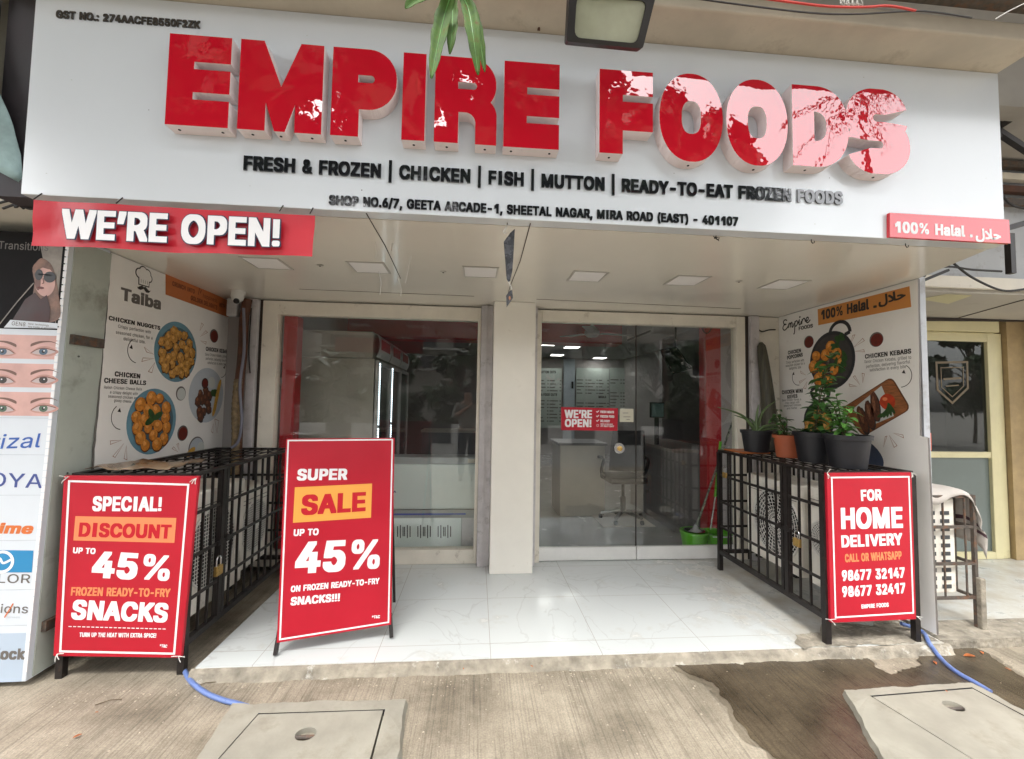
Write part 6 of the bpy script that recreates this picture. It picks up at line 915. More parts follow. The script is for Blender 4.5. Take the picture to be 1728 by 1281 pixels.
er(b, x1, zz(556), zz(392), 'photod', LY)
b.shape(EPn, [(xx(62, 420), zz(392)), (x1 + .03, zz(392)), (x1 + .02, zz(555)), (xx(95, 545), zz(549))], 'photog', 1.3 * LY)
b.tpx(EPn, 'Transitions', 'p', (-2, 420), (82, 424), 13, 'pgrey', 2 * LY)
fc = EPn.uv((76, 473)); S = .001 * 1
def fx(x, y): return EPn.uv((x, y))
b.shapes(EPn, [[tuple(q) for q in bez([fx(*p) for p in ((58, 448), (70, 436), (86, 445), (94, 465), (100, 500), (102, 535), (80, 545), (50, 540), (56, 500), (60, 470))], 4)]], 'hair', 2 * LY)
b.disc(EPn, fc + Vector((.003, -.01)), .052, .082, 'skin', 2.5 * LY, 26, .12); b.disc(EPn, fc + Vector((-.036, .005)), .016, .065, 'skind', 2.7 * LY, 20, .12)
b.shapes(EPn, [[tuple(q) for q in bez([fx(*p) for p in ((60, 478), (56, 452), (70, 440), (88, 450), (84, 455), (70, 452), (64, 465))], 4)]], 'hair', 3 * LY)
for q, rx in (((67, 464), .02), ((85, 468), .031)): b.disc(EPn, fx(*q), rx, .031, 'pan', 3.4 * LY, 20)
b.line(EPn, [fx(66, 463), fx(88, 465)], .006, 'pan', 3.4 * LY)
b.disc(EPn, fx(70, 486), .018, .007, 'sauce', 3.4 * LY, 14, -.1); b.line(EPn, [fx(74, 470), fx(75, 478), fx(72, 479)], .005, 'skind', 3.3 * LY)
b.shapes(EPn, [[tuple(fx(*p)) for p in ((22, 540), (44, 505), (60, 494), (70, 505), (80, 498), (86, 520), (84, 545))]], 'coatm', 3 * LY)
b.line(EPn, [fx(0, 548), fx(30, 510), fx(58, 478)], .006, 'photog', 3.2 * LY)
b.pq(EPn, [(8, 553), (98, 555), (99, 546), (19, 540)], 'lbwhite', 3.6 * LY); b.tpx(EPn, 'GEN8', 'p', (21, 549), (44, 551), 6.5, 'pgrey', 4 * LY); b.tpx(EPn, 'New technology', 'p', (49, 548), (84, 551), 3, 'pgrey', 4 * LY); b.tpx(EPn, 'New frontier of performance', 'p', (49, 553), (95, 556), 3, 'pgrey', 4 * LY)
lid = M('print_lid', (.50, .27, .23), .5, var=.15, vs=20)
for y0, y1, ir in ((606, 566, 'irisb'), (654, 614, 'irisk'), (702, 662, 'irisg')):
    er(b, x1, zz(y1 + (y0 - y1)), zz(y1), 'skin', LY)
    h = y0 - y1
    for ex, fl in ((73, 1), (6, -1)):
        c0 = EPn.uv((ex, y1 + h * .70))
        def q(x, y): return c0 + Vector((x * .058 * fl, y * .044))
        def oriented(P): return P if fl > 0 else P[::-1]
        b.shapes(EPn, [[tuple(p) for p in bez([q(-1.15, -.2), q(-.5, .55), q(.3, .72), q(1.2, .3), q(1.3, -.1), q(.5, -.55), q(-.6, -.5), q(-1.15, -.2)], 4)[:-1]]], lid, 1.5 * LY)
        b.shapes(EPn, [[tuple(p) for p in bez([q(-1, -.15), q(-.5, .3), q(.1, .44), q(.7, .28), q(1.1, .05), q(.6, -.26), q(0, -.36), q(-.6, -.3), q(-1, -.15)], 4)[:-1]]], 'eyew', 2 * LY)
        b.disc(EPn, q(.05, .06), .022, .0195, ir, 2.4 * LY, 20); b.disc(EPn, q(.05, .04), .008, .008, 'pan', 2.6 * LY, 14); b.disc(EPn, q(.12, .14), .004, .004, 'wht', 2.8 * LY, 8)
        b.line(EPn, bez([q(-1, -.15), q(-.5, .3), q(.1, .46), q(.7, .32), q(1.15, .14)], 4), .005, 'skind', 2.9 * LY)
        b.shapes(EPn, [[tuple(p) for p in bez([q(-1.1, .62), q(-.2, 1.12), q(.7, 1.24), q(1.35, .95), q(.7, 1.36), q(-.3, 1.36), q(-1.05, 1.0), q(-1.1, .62)], 4)[:-1]]], 'brow', 2.0 * LY)
kw = dict(shear=.22)
b.tpx(EPn, 'Crizal', 'p', (-48, 759), (67, 755), 24, 'ltblue', LY, **kw); b.tpx(EPn, 'HOYA', 'p', (-52, 820), (71, 824), 24, 'hoya', LY)
b.tpx(EPn, 'Prime', 'h', (-38, 900), (54, 901), 18, 'lbo', LY, **kw)
b.pq(EPn, [(-80, 966), (54, 966), (57, 929), (-80, 927)], 'essb', LY); b.ring(EPn, EPn.uv((4, 948)), .045, .06, 'wht', 2 * LY); b.line(EPn, bez([EPn.uv(q) for q in ((-12, 950), (0, 942), (6, 950), (20, 944))], 5), .012, 'wht', 2 * LY)
b.tpx(EPn, 'ESSILOR', 'p', (-74, 983), (51, 984), 15, 'pgrey', LY); b.tpx(EPn, 'Transitions', 'p', (-82, 1033), (47, 1035), 15, 'pgrey', LY); b.line(EPn, [EPn.uv((8, 1042)), EPn.uv((23, 1018))], .006, 'lbo', 1.6 * LY); b.tpx(EPn, 'lenses', 'p', (12, 1043), (34, 1043), 3.5, 'plate', LY)
b.tpx(EPn, 'Block', 'h', (-22, 1113), (42, 1113), 19, 'pgrey', LY); er(b, XR - .02, zz(1150, 40), zz(1068, 40), 'lbblue2', .6 * LY)
for y in (706, 768, 836, 912, 995, 1055): er(b, XR - .004, zz(y), zz(y) + .003, 'plate', 1.1 * LY)
b.build('sign_print', lb)
b = MB()
for i in range(60): z = .02 + i * .0395; b.box(XR - .016, XR + .0012, 2.5485, 2.552, z, z + .033, 'wht')
lean(b); b.build('edge_tape', lb)
b = MB(); b.tube([(XR + .007, 2.66, 1.05), (XR + .012, 2.66, 1.05)], .006, 'steel', 8); b.tube([(XR + .007, 2.66, 1.72), (XR + .012, 2.66, 1.72)], .006, 'steel', 8); lean(b); b.build('screw', lb)
# torn notice on its side
b = MB(); NP = PL((XR + .0075, 0, 0), (0, 1, 0), (0, 0, 1)); nred = M("notice_red", (.22, .035, .03), .6, var=.25, vs=14)
b.slab([NP.p(NP.uv(q)) for q in ((97, 680), (124, 678), (125, 644), (112, 640), (110, 634), (106, 640), (100, 635), (99, 640))], (-.0015, 0, 0), nred)
for y in (651, 656, 669): b.line(NP, [NP.uv((99, y)), NP.uv((124, y - 1))], .006, 'skin', LY)
b.disc(NP, NP.uv((107, 664)), .02, .015, 'skin', LY, 12); b.disc(NP, NP.uv((117, 662)), .015, .012, 'skin', LY, 12)
tag(b.build('torn_notice'), 'torn dark red notice stuck on the side of the optician signboard', 'notice')
b = MB(); b.box(-2.36, -2.303, 2.83, 2.865, -.1, 2.39, 'darkpost'); b.box(-2.40, -2.362, 2.822, 2.865, -.1, 2.39, 'darkpost'); tag(b.build('steel_post'), 'dark scuffed steel post between the optician signboard and the food poster', 'post')
# ================================================================ IRON CAGES AND AC UNITS
def cage(loc, lab, x0, x1, y0, y1, zt, zr, zl, side, ysplit, m='iron', ny=15, topx=7):
    """side: +1 the long grille shown to the camera is at x1, -1 at x0"""
    t = thing('iron_cage', loc, lab, 'cage')
    w = .034; xs = x1 if side > 0 else x0; xo = x0 if side > 0 else x1
    for nm, zz_, ha, hb in (('bottom_frame', zr, w, w * .9), ('top_frame', zt, .02, .018)):
        b = MB()
        for x in (x0, x1): b.bar((x, y0, zz_), (x, y1, zz_), w, m, ha)
        for y in (y0, y1): b.bar((x0, y, zz_), (x1, y, zz_), w * .9, m, hb)
        b.build(nm, t)
    for x in (x0, x1):
        for y in (y0, y1):
            l = MB(); l.bar((x, y, zl), (x, y, zt - .011), w * 1.05, m); l.build('leg', t)
    b = MB()
    for i in range(1, topx): x = x0 + (x1 - x0) * i / topx; b.bar((x, y0, zt + .006), (x, y1, zt + .006), .010, m, .008)
    for i in range(1, 6): y = y0 + (y1 - y0) * i / 6; b.bar((x0, y, zt - .003), (x1, y, zt - .003), .020, m, .006)
    b.build('top_grille', t)
    for (xa, hide) in ((xs, False), (xo, True)):
        segs = [(y0 + .03, ysplit - .02), (ysplit + .02, y1 - .03)] if not hide else [(y0 + .03, y1 - .03)]
        for a, c in segs:
            b = MB(); n = max(2, round((c - a) / ((y1 - y0) / ny)))
            for i in range(n + 1):
                y = a + (c - a) * i / n; k = random.uniform(-.006, .006)
                b.bar((xa, y, zr + .018), (xa + k * .6, y + k, (zr + zt) / 2), .014, m, .010); b.bar((xa + k * .6, y + k, (zr + zt) / 2), (xa, y, zt - .01), .014, m, .010)
            for f in (.25, .5, .76): z = zr + (zt - zr) * f; b.bar((xa + side * .008, a - .01, z), (xa + side * .008, c + .01, z), .006, m, .020)
            b.build('door_grille' if not hide else 'back_grille', t)
    for y in (y0, y1):
        b = MB()
        for i in range(1, 6): x = x0 + (x1 - x0) * i / 6; b.bar((x, y, zr + .018), (x, y, zt - .01), .012, m)
        for f in (.25, .5, .76): z = zr + (zt - zr) * f; b.bar((x0 + .017, y - .008, z), (x1 - .017, y - .008, z), .006, m, .020)
        b.build('end_grille', t)
    b = MB(); b.bar((xs, ysplit, zr), (xs, ysplit, zt - .01), .036, m); b.bar((xs, ysplit + side * 0 + .045, zr), (xs, ysplit + .045, zt - .01), .026, m); b.build('middle_post', t)
    b = MB(); zc = (zr + zt) / 2
    for yy in (ysplit - .02, ysplit + .05): b.lathe((xs + side * .02, yy, zc + .01), [(.022, 0), (.022, .006 * side), (.009, .0065 * side)], m, 14, 'X')
    b.bar((xs + side * .017, ysplit - .05, zc), (xs + side * .017, ysplit + .09, zc), .012, m, .025); b.build('hasp', t)
    return t
random.seed(5)
cage((-1.93, 3.3, GZ), 'black iron cage behind the SPECIAL! DISCOUNT board, plastic sheet on its top', -2.255, -1.625, 2.632, 3.98, 1.045, .10, GZ, 1, 2.93, ny=14)
cage((2.55, 3.2, 0), 'black iron cage with four plant pots standing on its top', 2.245, 2.86, 2.605, 3.79, 1.075, .165, 0, -1, 2.93, ny=11)
def padlock(p, nrm, lab, k=1.0):
    t = thing('padlock', p, lab, 'padlock', 'padlocks on the iron cages'); nx = nrm
    b = MB(); b.box(p[0] - .009 * k, p[0] + .009 * k, p[1] - .026 * k, p[1] + .026 * k, p[2] - .06 * k, p[2] - .012 * k, 'brass'); b.build('lock_body', t, bevel=.003)
    b = MB(); P = [(p[0], p[1] - .018 * k, p[2] - .012 * k), (p[0], p[1] - .018 * k, p[2] + .016 * k)] + [(p[0], p[1] - .018 * k * math.cos(a), p[2] + .016 * k + .018 * k * math.sin(a)) for a in [i * math.pi / 8 for i in range(1, 8)]] + [(p[0], p[1] + .018 * k, p[2] + .016 * k), (p[0], p[1] + .018 * k, p[2] - .012 * k)]
    b.tube(P, .0042 * k, 'steel', 8); b.build('shackle', t, smooth=50)
padlock(atX(369, 950, -1.598), 1, 'large brass padlock hanging on the cage behind the discount board', 1.25)
padlock(atX(1345, 905, 2.222), -1, 'large brass padlock on the middle hasp of the cage under the plant pots', 1.15)
padlock(atX(1223, 795, 2.232), -1, 'brass padlock high on the plant pot cage’s corner nearest the door', 1.0)
padlock(atX(1213, 847, 2.236), -1, 'smallest padlock, at mid height on the plant pot cage’s corner nearest the door', .7)

def ac_unit(name, loc, lab, x0, x1, y0, y1, z0, z1, face, fan_y, fr, cat='air conditioner', square=False):
    t = thing(name, loc, lab, cat, 'outdoor units of the air conditioners')
    b = MB(); b.box(x0, x1, y0, y1, z0, z1, 'acwhite'); b.build('casing', t, bevel=.012)
    xf = x1 if face > 0 else x0; zc = (z0 + z1) / 2; g = MB(); F = xf + face * .004
    p = PL((xf + face * .002, 0, 0), (0, face, 0), (0, 0, 1)); cy = fan_y * face
    r = MB(); r.disc(p, (cy, zc), fr, fr, 'black', 0, 44); r.build('fan_recess', t)
    bl = MB()
    for k in range(3):
        a = k * 2.094 + .4; bl.shape(p, [(cy + math.cos(a) * fr * .15, zc + math.sin(a) * fr * .15), (cy + math.cos(a - .25) * fr * .9, zc + math.sin(a - .25) * fr * .9), (cy + math.cos(a + .35) * fr * .92, zc + math.sin(a + .35) * fr * .92), (cy + math.cos(a + .8) * fr * .4, zc + math.sin(a + .8) * fr * .4)], M("fan_blade", (.07, .07, .07), .5), .003)
    bl.build('fan_blade', t)
    if square:
        n = 22
        for i in range(n + 1):
            q = -fr + 2 * fr * i / n; hh = math.sqrt(max(0, fr * fr - q * q))
            if hh > .01:
                g.bar(p.p((cy + q, zc - hh), .012), p.p((cy + q, zc + hh), .012), .0035, 'acgrill'); g.bar(p.p((cy - hh, zc + q), .014), p.p((cy + hh, zc + q), .014), .0035, 'acgrill')
    else:
        for i in range(1, 11): rr = fr * i / 10; g.tube([p.p((cy + rr * math.cos(a), zc + rr * math.sin(a)), .012) for a in [k * math.pi / 18 for k in range(37)]], .0028 if i < 10 else .006, 'acgrill', 5, False)
        for k in range(60):
            a = k * math.pi / 30; r0 = .62 if k % 2 else .2
            g.bar(p.p((cy + fr * r0 * math.cos(a), zc + fr * r0 * math.sin(a)), .013), p.p((cy + fr * math.cos(a + .1), zc + fr * math.sin(a + .1)), .013), .003, 'acgrill')
    g.tube([p.p((cy + fr * math.cos(a), zc + fr * math.sin(a)), .008) for a in [k * math.pi / 20 for k in range(41)]], .007, 'acgrill', 6, False)
    g.build('fan_grille', t)
    b = MB(); b.lathe((xf + face * .016, fan_y, zc), [(.04, 0), (.04, .004 * face), (.02, .006 * face)], 'acgrill', 20, 'X'); b.build('hub_cap', t)
    b = MB()
    for z in (z1 - .09, z1 - .12): b.bar((F, y0 + .03, z), (F, y1 - .03, z), .003, 'pgrey', .004)
    b.build('panel_groove', t)
    b = MB()
    for y in (y0 + .1, y1 - .1): b.box(x0 + .02, x1 - .02, y - .02, y + .02, z0 - .03, z0 - .001, 'black')
    b.build('foot', t)
    return t
ac_unit('outdoor_unit', (-1.85, 3, .15), 'beige outdoor unit with square mesh grille right behind the discount board', -2.02, -1.70, 2.68, 3.36, .16, .90, 1, 2.98, .25, square=True)
ac_unit('outdoor_unit', (-1.9, 3.6, .15), 'smaller beige outdoor unit deep in the cage behind the discount board', -2.10, -1.78, 3.42, 3.93, .16, .78, 1, 3.68, .2, square=True)
ac_unit('outdoor_unit', (2.55, 3.35, .2), 'cream outdoor unit with large round fan in the cage under the pots', 2.42, 2.76, 3.03, 3.66, .225, .90, -1, 3.28, .265)
ac_unit('outdoor_unit', (2.6, 2.8, .2), 'cream outdoor unit with small fan right behind the home delivery board', 2.44, 2.76, 2.66, 2.98, .225, .92, -1, 2.82, .13)
# plastic sheet and board scraps on the left cage
b = MB(); random.seed(2); V = []; n = 9
for j in range(n):
    for i in range(n):
        p = Vector((-2.23 + .44 * i / 8, 2.66 + .34 * j / 8 + .02 * math.sin(i), 1.062 + .028 * noise.noise(Vector((i * .6, j * .6, 0))) + .014)); V.append(p)
b.add(V, [(j * n + i, j * n + i + 1, (j + 1) * n + i + 1, (j + 1) * n + i) for i in range(n - 1) for j in range(n - 1)], 'packfilm'); o = b.build('plastic_sheet', smooth=60)
sm = o.modifiers.new('thick', 'SOLIDIFY'); sm.thickness = .002
tag(o, 'crumpled brownish plastic sheet lying on top of the cage behind the discount board', 'plastic sheet')
b = MB(); b.box(2.27, 2.52, 3.48, 3.76, 1.087, 1.10, 'prust'); o = b.build('wooden_board', bevel=.003); tag(o, 'thin reddish board on the cage under the aloe pot', 'board')

# ================================================================ POTS AND PLANTS
def pot(p, r, h, m, t):
    b = MB(); k = .78
    b.lathe(p, [(r * k, .001), (r * .97, h * .86), (r * 1.05, h * .865), (r * 1.07, h), (r * .96, h), (r * .92, h * .9)], m, 36); b.build('pot', t, smooth=35)
    b = MB(); b.lathe(p, [(r * .93, h * .84), (r * .93, h * .885), (.01, h * .90)], 'soil', 24); b.build('soil', t)
def leafmesh(b, base, d, L, w, m, droop=.3, n=5, fold=.25):
    d = Vector(d).normalized(); s = d.cross(Vector((0, 0, 1)))
    s = s.normalized() if s.length > .05 else Vector((1, 0, 0)); up = s.cross(d).normalized(); V = []
    for i in range(n + 1):
        t = i / n; c = Vector(base) + d * (L * t) - Vector((0, 0, 1)) * (droop * L * t * t); ww = w * (math.sin(math.pi * min(1, t * .92 + .06)) ** .8)
        V += [c - s * ww / 2 + up * ww * fold, c, c + s * ww / 2 + up * ww * fold]
    F = []
    for i in range(n): a = i * 3; F += [(a, a + 1, a + 4, a + 3), (a + 1, a + 2, a + 5, a + 4)]
    b.add(V, F, m)
def bushy(t, base, H, spread, n, L, w, m, seed, lean=(0, 0), stems=3):
    random.seed(seed); st = MB(); lf = MB(); ln = Vector((lean[0], lean[1], 0))
    for s in range(stems):
        a = random.uniform(0, 6.28); P = [Vector(base) + Vector((math.cos(a), math.sin(a), 0)) * (spread * .35 * k / 5) * (1 if k < 3 else 1.2) + ln * (k / 5) ** 1.4 + Vector((0, 0, H * k / 5 * (1 - .13 * s))) for k in range(6)]
        st.tube(P, [.005 - .0006 * k for k in range(6)], 'twig', 6)
        for k in range(n // stems):
            q = .12 + .9 * k / (n // stems); i = min(4, int(q * 5)); f = q * 5 - i; c = P[i].lerp(P[i + 1], min(1, f)); a2 = k * 2.4 + s
            d = Vector((math.cos(a2), math.sin(a2), random.uniform(-.1, .7)))
            leafmesh(lf, c, d, L * random.uniform(.7, 1.2), w * random.uniform(.8, 1.15), m, random.uniform(.15, .6))
    st.build('stem', t, smooth=60); lf.build('foliage', t, smooth=60)
zt = 1.083
p = Vector((2.42, 3.52, 1.101)); t = thing('potted_plant', p, 'aloe plant with long thin leaves in the rearmost black pot on the cage', 'potted plant'); pot(p, .118, .185, 'pot', t)
b = MB(); random.seed(9)
for tip in ((-.38, -.05, .24), (.22, .05, .30), (.03, .0, .27), (-.16, .06, .17), (.16, -.1, .10), (-.05, .02, .15), (.24, -.08, .06)):
    P = bez([p + Vector((0, 0, .16)), p + Vector((tip[0] * .35, tip[1] * .35, .16 + tip[2] * .62)), p + Vector((tip[0], tip[1], .14 + tip[2]))], 7); b.tube(P, [.017 * (1 - i / len(P)) + .0012 for i in range(len(P))], 'aloe', 7)
b.build('leaf', t, smooth=60)
p = Vector((2.54, 3.30, zt)); t = thing('potted_plant', p, 'small leafy plant in the terracotta coloured pot on the cage', 'potted plant'); pot(p, .105, .18, 'terr', t); bushy(t, p + Vector((-.01, 0, .15)), .24, .15, 36, .085, .04, 'leaf', 4, (-.05, .0), 4)
p = Vector((2.545, 3.03, zt)); t = thing('potted_plant', p, 'tall leafy plant in the black pot next to the terracotta pot', 'potted plant'); pot(p, .135, .225, 'pot', t); bushy(t, p + Vector((0, 0, .19)), .62, .15, 66, .105, .052, 'leaf', 6, (.02, -.06), 3)
random.seed(31); lf = MB()
for k in range(13): a = random.uniform(0, 6.28); leafmesh(lf, p + Vector((0, .0, .22)) + Vector((math.cos(a), math.sin(a), 0)) * .05, (math.cos(a), math.sin(a), .5), .1, .04, 'leaf', .3)
lf.build('low_foliage', t, smooth=60)
p = Vector((2.56, 2.76, zt)); t = thing('potted_plant', p, 'bright green basil like plant in the nearest black pot above the delivery board', 'potted plant'); pot(p, .135, .225, 'pot', t); bushy(t, p + Vector((-.02, 0, .19)), .31, .14, 84, .085, .042, 'leafb', 8, (-.01, 0), 5)
# dry insulated pipe sleeve standing by the aloe
b = MB(); P = bez([atY(1300, 762, 3.93), atY(1297, 690, 3.93), atY(1291, 630, 3.93), atY(1284, 578, 3.95)], 6); b.tube(P, [.075, .073, .071, .069, .067, .066, .064, .062, .06, .058, .056, .054, .052, .05, .048, .045, .042, .036, .014], 'foil', 12)
slv = M("sleeve_skin", (.055, .05, .032), .55, var=.6, vs=9, stretch=(8, 8, .6), bump=.5, bs=14); b.ms[0] = slv
tag(b.build('pipe_sleeve', smooth=50), 'long dark banana leaf like pipe sleeve standing in the corner behind the aloe', 'pipe sleeve')
b = MB(); b.tube(bez([(2.80, 4.03, 2.27), (2.84, 4.02, 2.24), (2.92, 4.03, 2.26), (2.99, 4.03, 2.265)], 6), .006, 'wire', 6); tag(b.build('corner_wire'), 'short dark wire above the pipe sleeve behind the aloe', 'wire')

# ================================================================ LEFT CORNER: CAMERA, PIPES, OLD SIGN
p = atZ(398, 480, SZ - .0); t = thing('security_camera', (p.x, p.y, SZ - .12), 'small white dome security camera under the soffit at the end of the Taiba poster', 'camera')
c = atY(402, 499, 3.75); b = MB(); b.lathe((c.x, c.y, c.z + .035), [(.03, .055), (.052, .05), (.056, .0), (.05, -.028)], 'white', 24); b.build('camera_base', t, smooth=35)
b = MB(); b.lathe((c.x, c.y - .01, c.z + .01), [(.046, .01), (.05, -.02), (.042, -.05), (.02, -.066)], 'white', 24); b.build('camera_dome', t, smooth=50)
b = MB(); d = Vector((.25, -.75, -.55)).normalized(); q = Vector((c.x, c.y - .01, c.z - .03)); b.tube([q + d * .035, q + d * .052], .022, 'dark', 16); b.tube([q + d * .052, q + d * .054], .012, 'screen', 12); b.build('lens', t)
b = MB(); OP = PL((0, 4.38, 0), (1, 0, 0), (0, 0, 1)); ou = OP.uv
b.slab([OP.p(ou(q)) for q in ((386, 800), (421, 800), (422, 700), (415, 680), (411, 640), (414, 600), (400, 555), (388, 560))], (0, .012, 0), 'oldblue')
b.pq(OP, [(415, 800), (426, 800), (428, 560), (412, 560), (410, 640), (416, 690)], 'oldwhite', LY)
for y0, y1 in ((622, 630), (655, 663), (678, 684), (696, 702), (726, 732), (744, 750)): b.pq(OP, [(384, y1), (397, y1), (397, y0), (385, y0)], 'oldwhite', LY)
for y in (668, 714): b.ring(OP, ou((391, y)), .018, .036, 'oldwhite', 1.5 * LY)
for y in (645, 655): b.pq(OP, [(404, y + 6), (408, y + 6), (408, y), (404, y)], 'oldwhite', LY)
tag(b.build('old_sign'), 'torn old blue and white sign panel behind the wrapped pipes', 'old sign')
t = thing('pipe_bundle', (-2.17, 3.93, -.1), 'bundle of brown wrapped air conditioner pipes running down beside the Taiba poster', 'pipes')
b = MB(); P = bez([atY(418, 505, 3.94), atY(412, 540, 3.94), atY(409, 600, 3.92), atY(403, 660, 3.92), atY(401, 740, 3.90), atY(399, 800, 3.90)], 6); b.tube(P, .038, 'pipewrap', 10); b.build('wrapped_pipe', t, smooth=60)
b = MB(); P = bez([atY(402, 640, 3.88), atY(398, 690, 3.87), atY(398, 740, 3.87), atY(396, 800, 3.87)], 12); b.tube(P, [.030 if i % 2 else .034 for i in range(len(P))], 'foil', 10); b.build('corrugated_pipe', t, smooth=60)
b = MB(); P = bez([atY(411, 520, 3.86), atY(412, 590, 3.86), atY(405, 650, 3.84), atY(408, 710, 3.83), atY(402, 745, 3.83), atY(390, 756, 3.8)], 8); b.tube(P, .012, M("drain_grey", (.15, .15, .19), .5), 8); b.build('drain_tube', t, smooth=60)
b = MB(); P = bez([atY(424, 520, 3.97), atY(420, 590, 3.97), atY(422, 630, 3.97)], 8); b.tube(P, .006, 'wire', 6); b.build('thin_wire', t)
b = MB(); q = atY(393, 515, 3.93); b.box(q.x - .05, q.x + .04, 3.92, 3.98, q.z - .10, q.z + .06, 'oldwhite'); o = b.build('junction_box', bevel=.01); tag(o, 'small pale junction box under the security camera', 'junction box')
b = MB(); P = [atX(u_, w_, -2.285) for u_, w_ in ((236, 430), (270, 442), (300, 455), (345, 477), (375, 490))]; b.tube(bez(P, 4), .005, 'wire', 6)
P = [atX(u_, w_, -2.27) for u_, w_ in ((360, 483), (372, 487), (384, 492), (396, 503))]; b.tube(bez(P, 4), .012, 'wire', 6); tag(b.build('poster_cable'), 'dark cable running along the top of the Taiba poster to the camera', 'cable')

# ================================================================ HANGING CHARM, STRING, HOOKS
t = thing('hanging_charm', (-.03, 2.35, 1.95), 'dark printed paper charm strip on a hook hanging from the soffit', 'hanging ornament')
b = MB(); h0 = atZ(856, 376, SZ - .001); Y = h0.y; q = lambda u_, w_, dy=0: atY(u_, w_, Y + dy)
b.tube([h0, q(856, 382)], .0025, 'wire', 6); b.tube([q(857, 380), q(853, 386), q(849, 391), q(851, 394), q(854, 392)], .0035, 'white', 6); b.build('hook', t)
CP = PL((0, Y, 0), (1, 0, 0), (0, 0, 1)); uu = lambda u_, w_: CP.uv((u_, w_))
b = MB(); b.slab([CP.p(uu(*z)) for z in ((850, 408), (855, 471), (858, 476), (861, 474), (865, 455), (869, 386), (861, 393))], (0, .004, 0), 'foilpack'); b.build('paper_strip', t)
b = MB(); b.slab([CP.p(uu(*z)) for z in ((854, 499), (855, 518.5), (865.5, 503), (864.5, 489), (861, 490))], (0, .004, 0), 'foilpack'); b.disc(CP, uu(860, 503), .005, .010, 'pline', LY, 7); b.build('paper_tag', t)
b = MB(); b.tube([q(856, 394), q(857, 398)], .0012, 'white', 4); b.tube([q(858, 476), q(862, 482), q(863, 490)], .0014, 'white', 5); b.build('thread', t)
b = MB()
for P in ([(628, 368), (629, 390), (634, 412), (634, 435)], [(639, 458), (643, 478), (641, 498)], [(660, 378), (664, 398), (660, 424)], [(694, 432), (689, 455), (684, 478)], [(672, 470), (677, 488), (676, 500)]):
    b.tube(bez([atY(u_, w_, 2.45) for u_, w_ in P], 4), .0016, 'white', 5)
tag(b.build('white_string'), 'broken white string hanging below the soffit beside the open banner', 'string')
for i, (u_, w_) in enumerate(((1208, 398), (1369, 404), (1528, 411))):
    p = atZ(u_, w_, SZ - .001); b = MB(); b.tube([p, p + Vector((0, 0, -.012)), p + Vector((.008, 0, -.022)), p + Vector((.016, 0, -.018)), p + Vector((.018, 0, -.008))], .0022, 'wire', 5)
    if i == 0:
        for k in range(9): b.tube([p + Vector((0, 0, -.01)), p + Vector((random.uniform(-.02, .02), random.uniform(-.01, .01), random.uniform(-.03, .005)))], .002, 'wire', 4)
    tag(b.build('ceiling_hook'), ['small wire hook with a frayed knot under the address lettering’s end', 'small bare wire hook midway between address lettering and halal sign', 'small bare wire hook just under the halal sign'][i], 'hook', 'wire hooks in the soffit edge')

# ================================================================ HANGING MANGO LEAVES
t = thing('hanging_twig', (-.1, 1.02, 2.4), 'twig with drooping green mango leaves hanging into view at the top', 'twig')
b = MB(); q = lambda u_, w_, y=1.02: atY(u_, w_, y)
b.tube(bez([q(740, -260, 1.1), q(755, -120, 1.05), q(762, -30), q(768, -12)], 5), .004, 'twig', 7); b.build('stem', t)
def longleaf(P, w, seed, y=1.02, curl=.25):
    random.seed(seed); b = MB(); C = bez([q(u_, w_, y + random.uniform(-.015, .015)) for u_, w_ in P], 6); n = len(C); V = []
    for i, c in enumerate(C):
        d = (C[min(i + 1, n - 1)] - C[max(i - 1, 0)]).normalized(); s = d.cross(Vector((0, 1, .2))).normalized(); t_ = i / (n - 1); ww = w * (math.sin(math.pi * (t_ * .93 + .05)) ** .75) * (1 + .08 * math.sin(i * 1.7 + seed))
        V += [c - s * ww / 2 + Vector((0, -curl * ww, 0)), c - s * ww / 4 + Vector((0, -curl * ww * .3, 0)), c, c + s * ww / 4 + Vector((0, -curl * ww * .3, 0)), c + s * ww / 2 + Vector((0, -curl * ww, 0))]
    b.add(V, [(i * 5 + j, i * 5 + j + 1, (i + 1) * 5 + j + 1, (i + 1) * 5 + j) for i in range(n - 1) for j in range(4)], 'mango')
    o = b.build('leaf', t, smooth=70); s_ = o.modifiers.new('thick', 'SOLIDIFY'); s_.thickness = .0008
    b = MB(); b.tube([c + Vector((0, -.0012, 0)) for c in C], [.0014 * (1 - i / n) + .0003 for i in range(n)], 'leafb', 5); b.build('leaf_vein', o)
longleaf([(766, -20), (752, 20), (740, 70), (728, 133)], .040, 1, 1.0); longleaf([(768, -22), (764, 15), (763, 55), (759, 92)], .028, 2, 1.03)
longleaf([(772, -22), (790, 15), (799, 65), (807, 127)], .036, 3, 1.0); longleaf([(786, -5), (801, 30), (811, 75), (818, 122)], .024, 5, 1.04); longleaf([(765, -25), (735, -12), (705, -1), (684, 15)], .034, 6, 1.02)

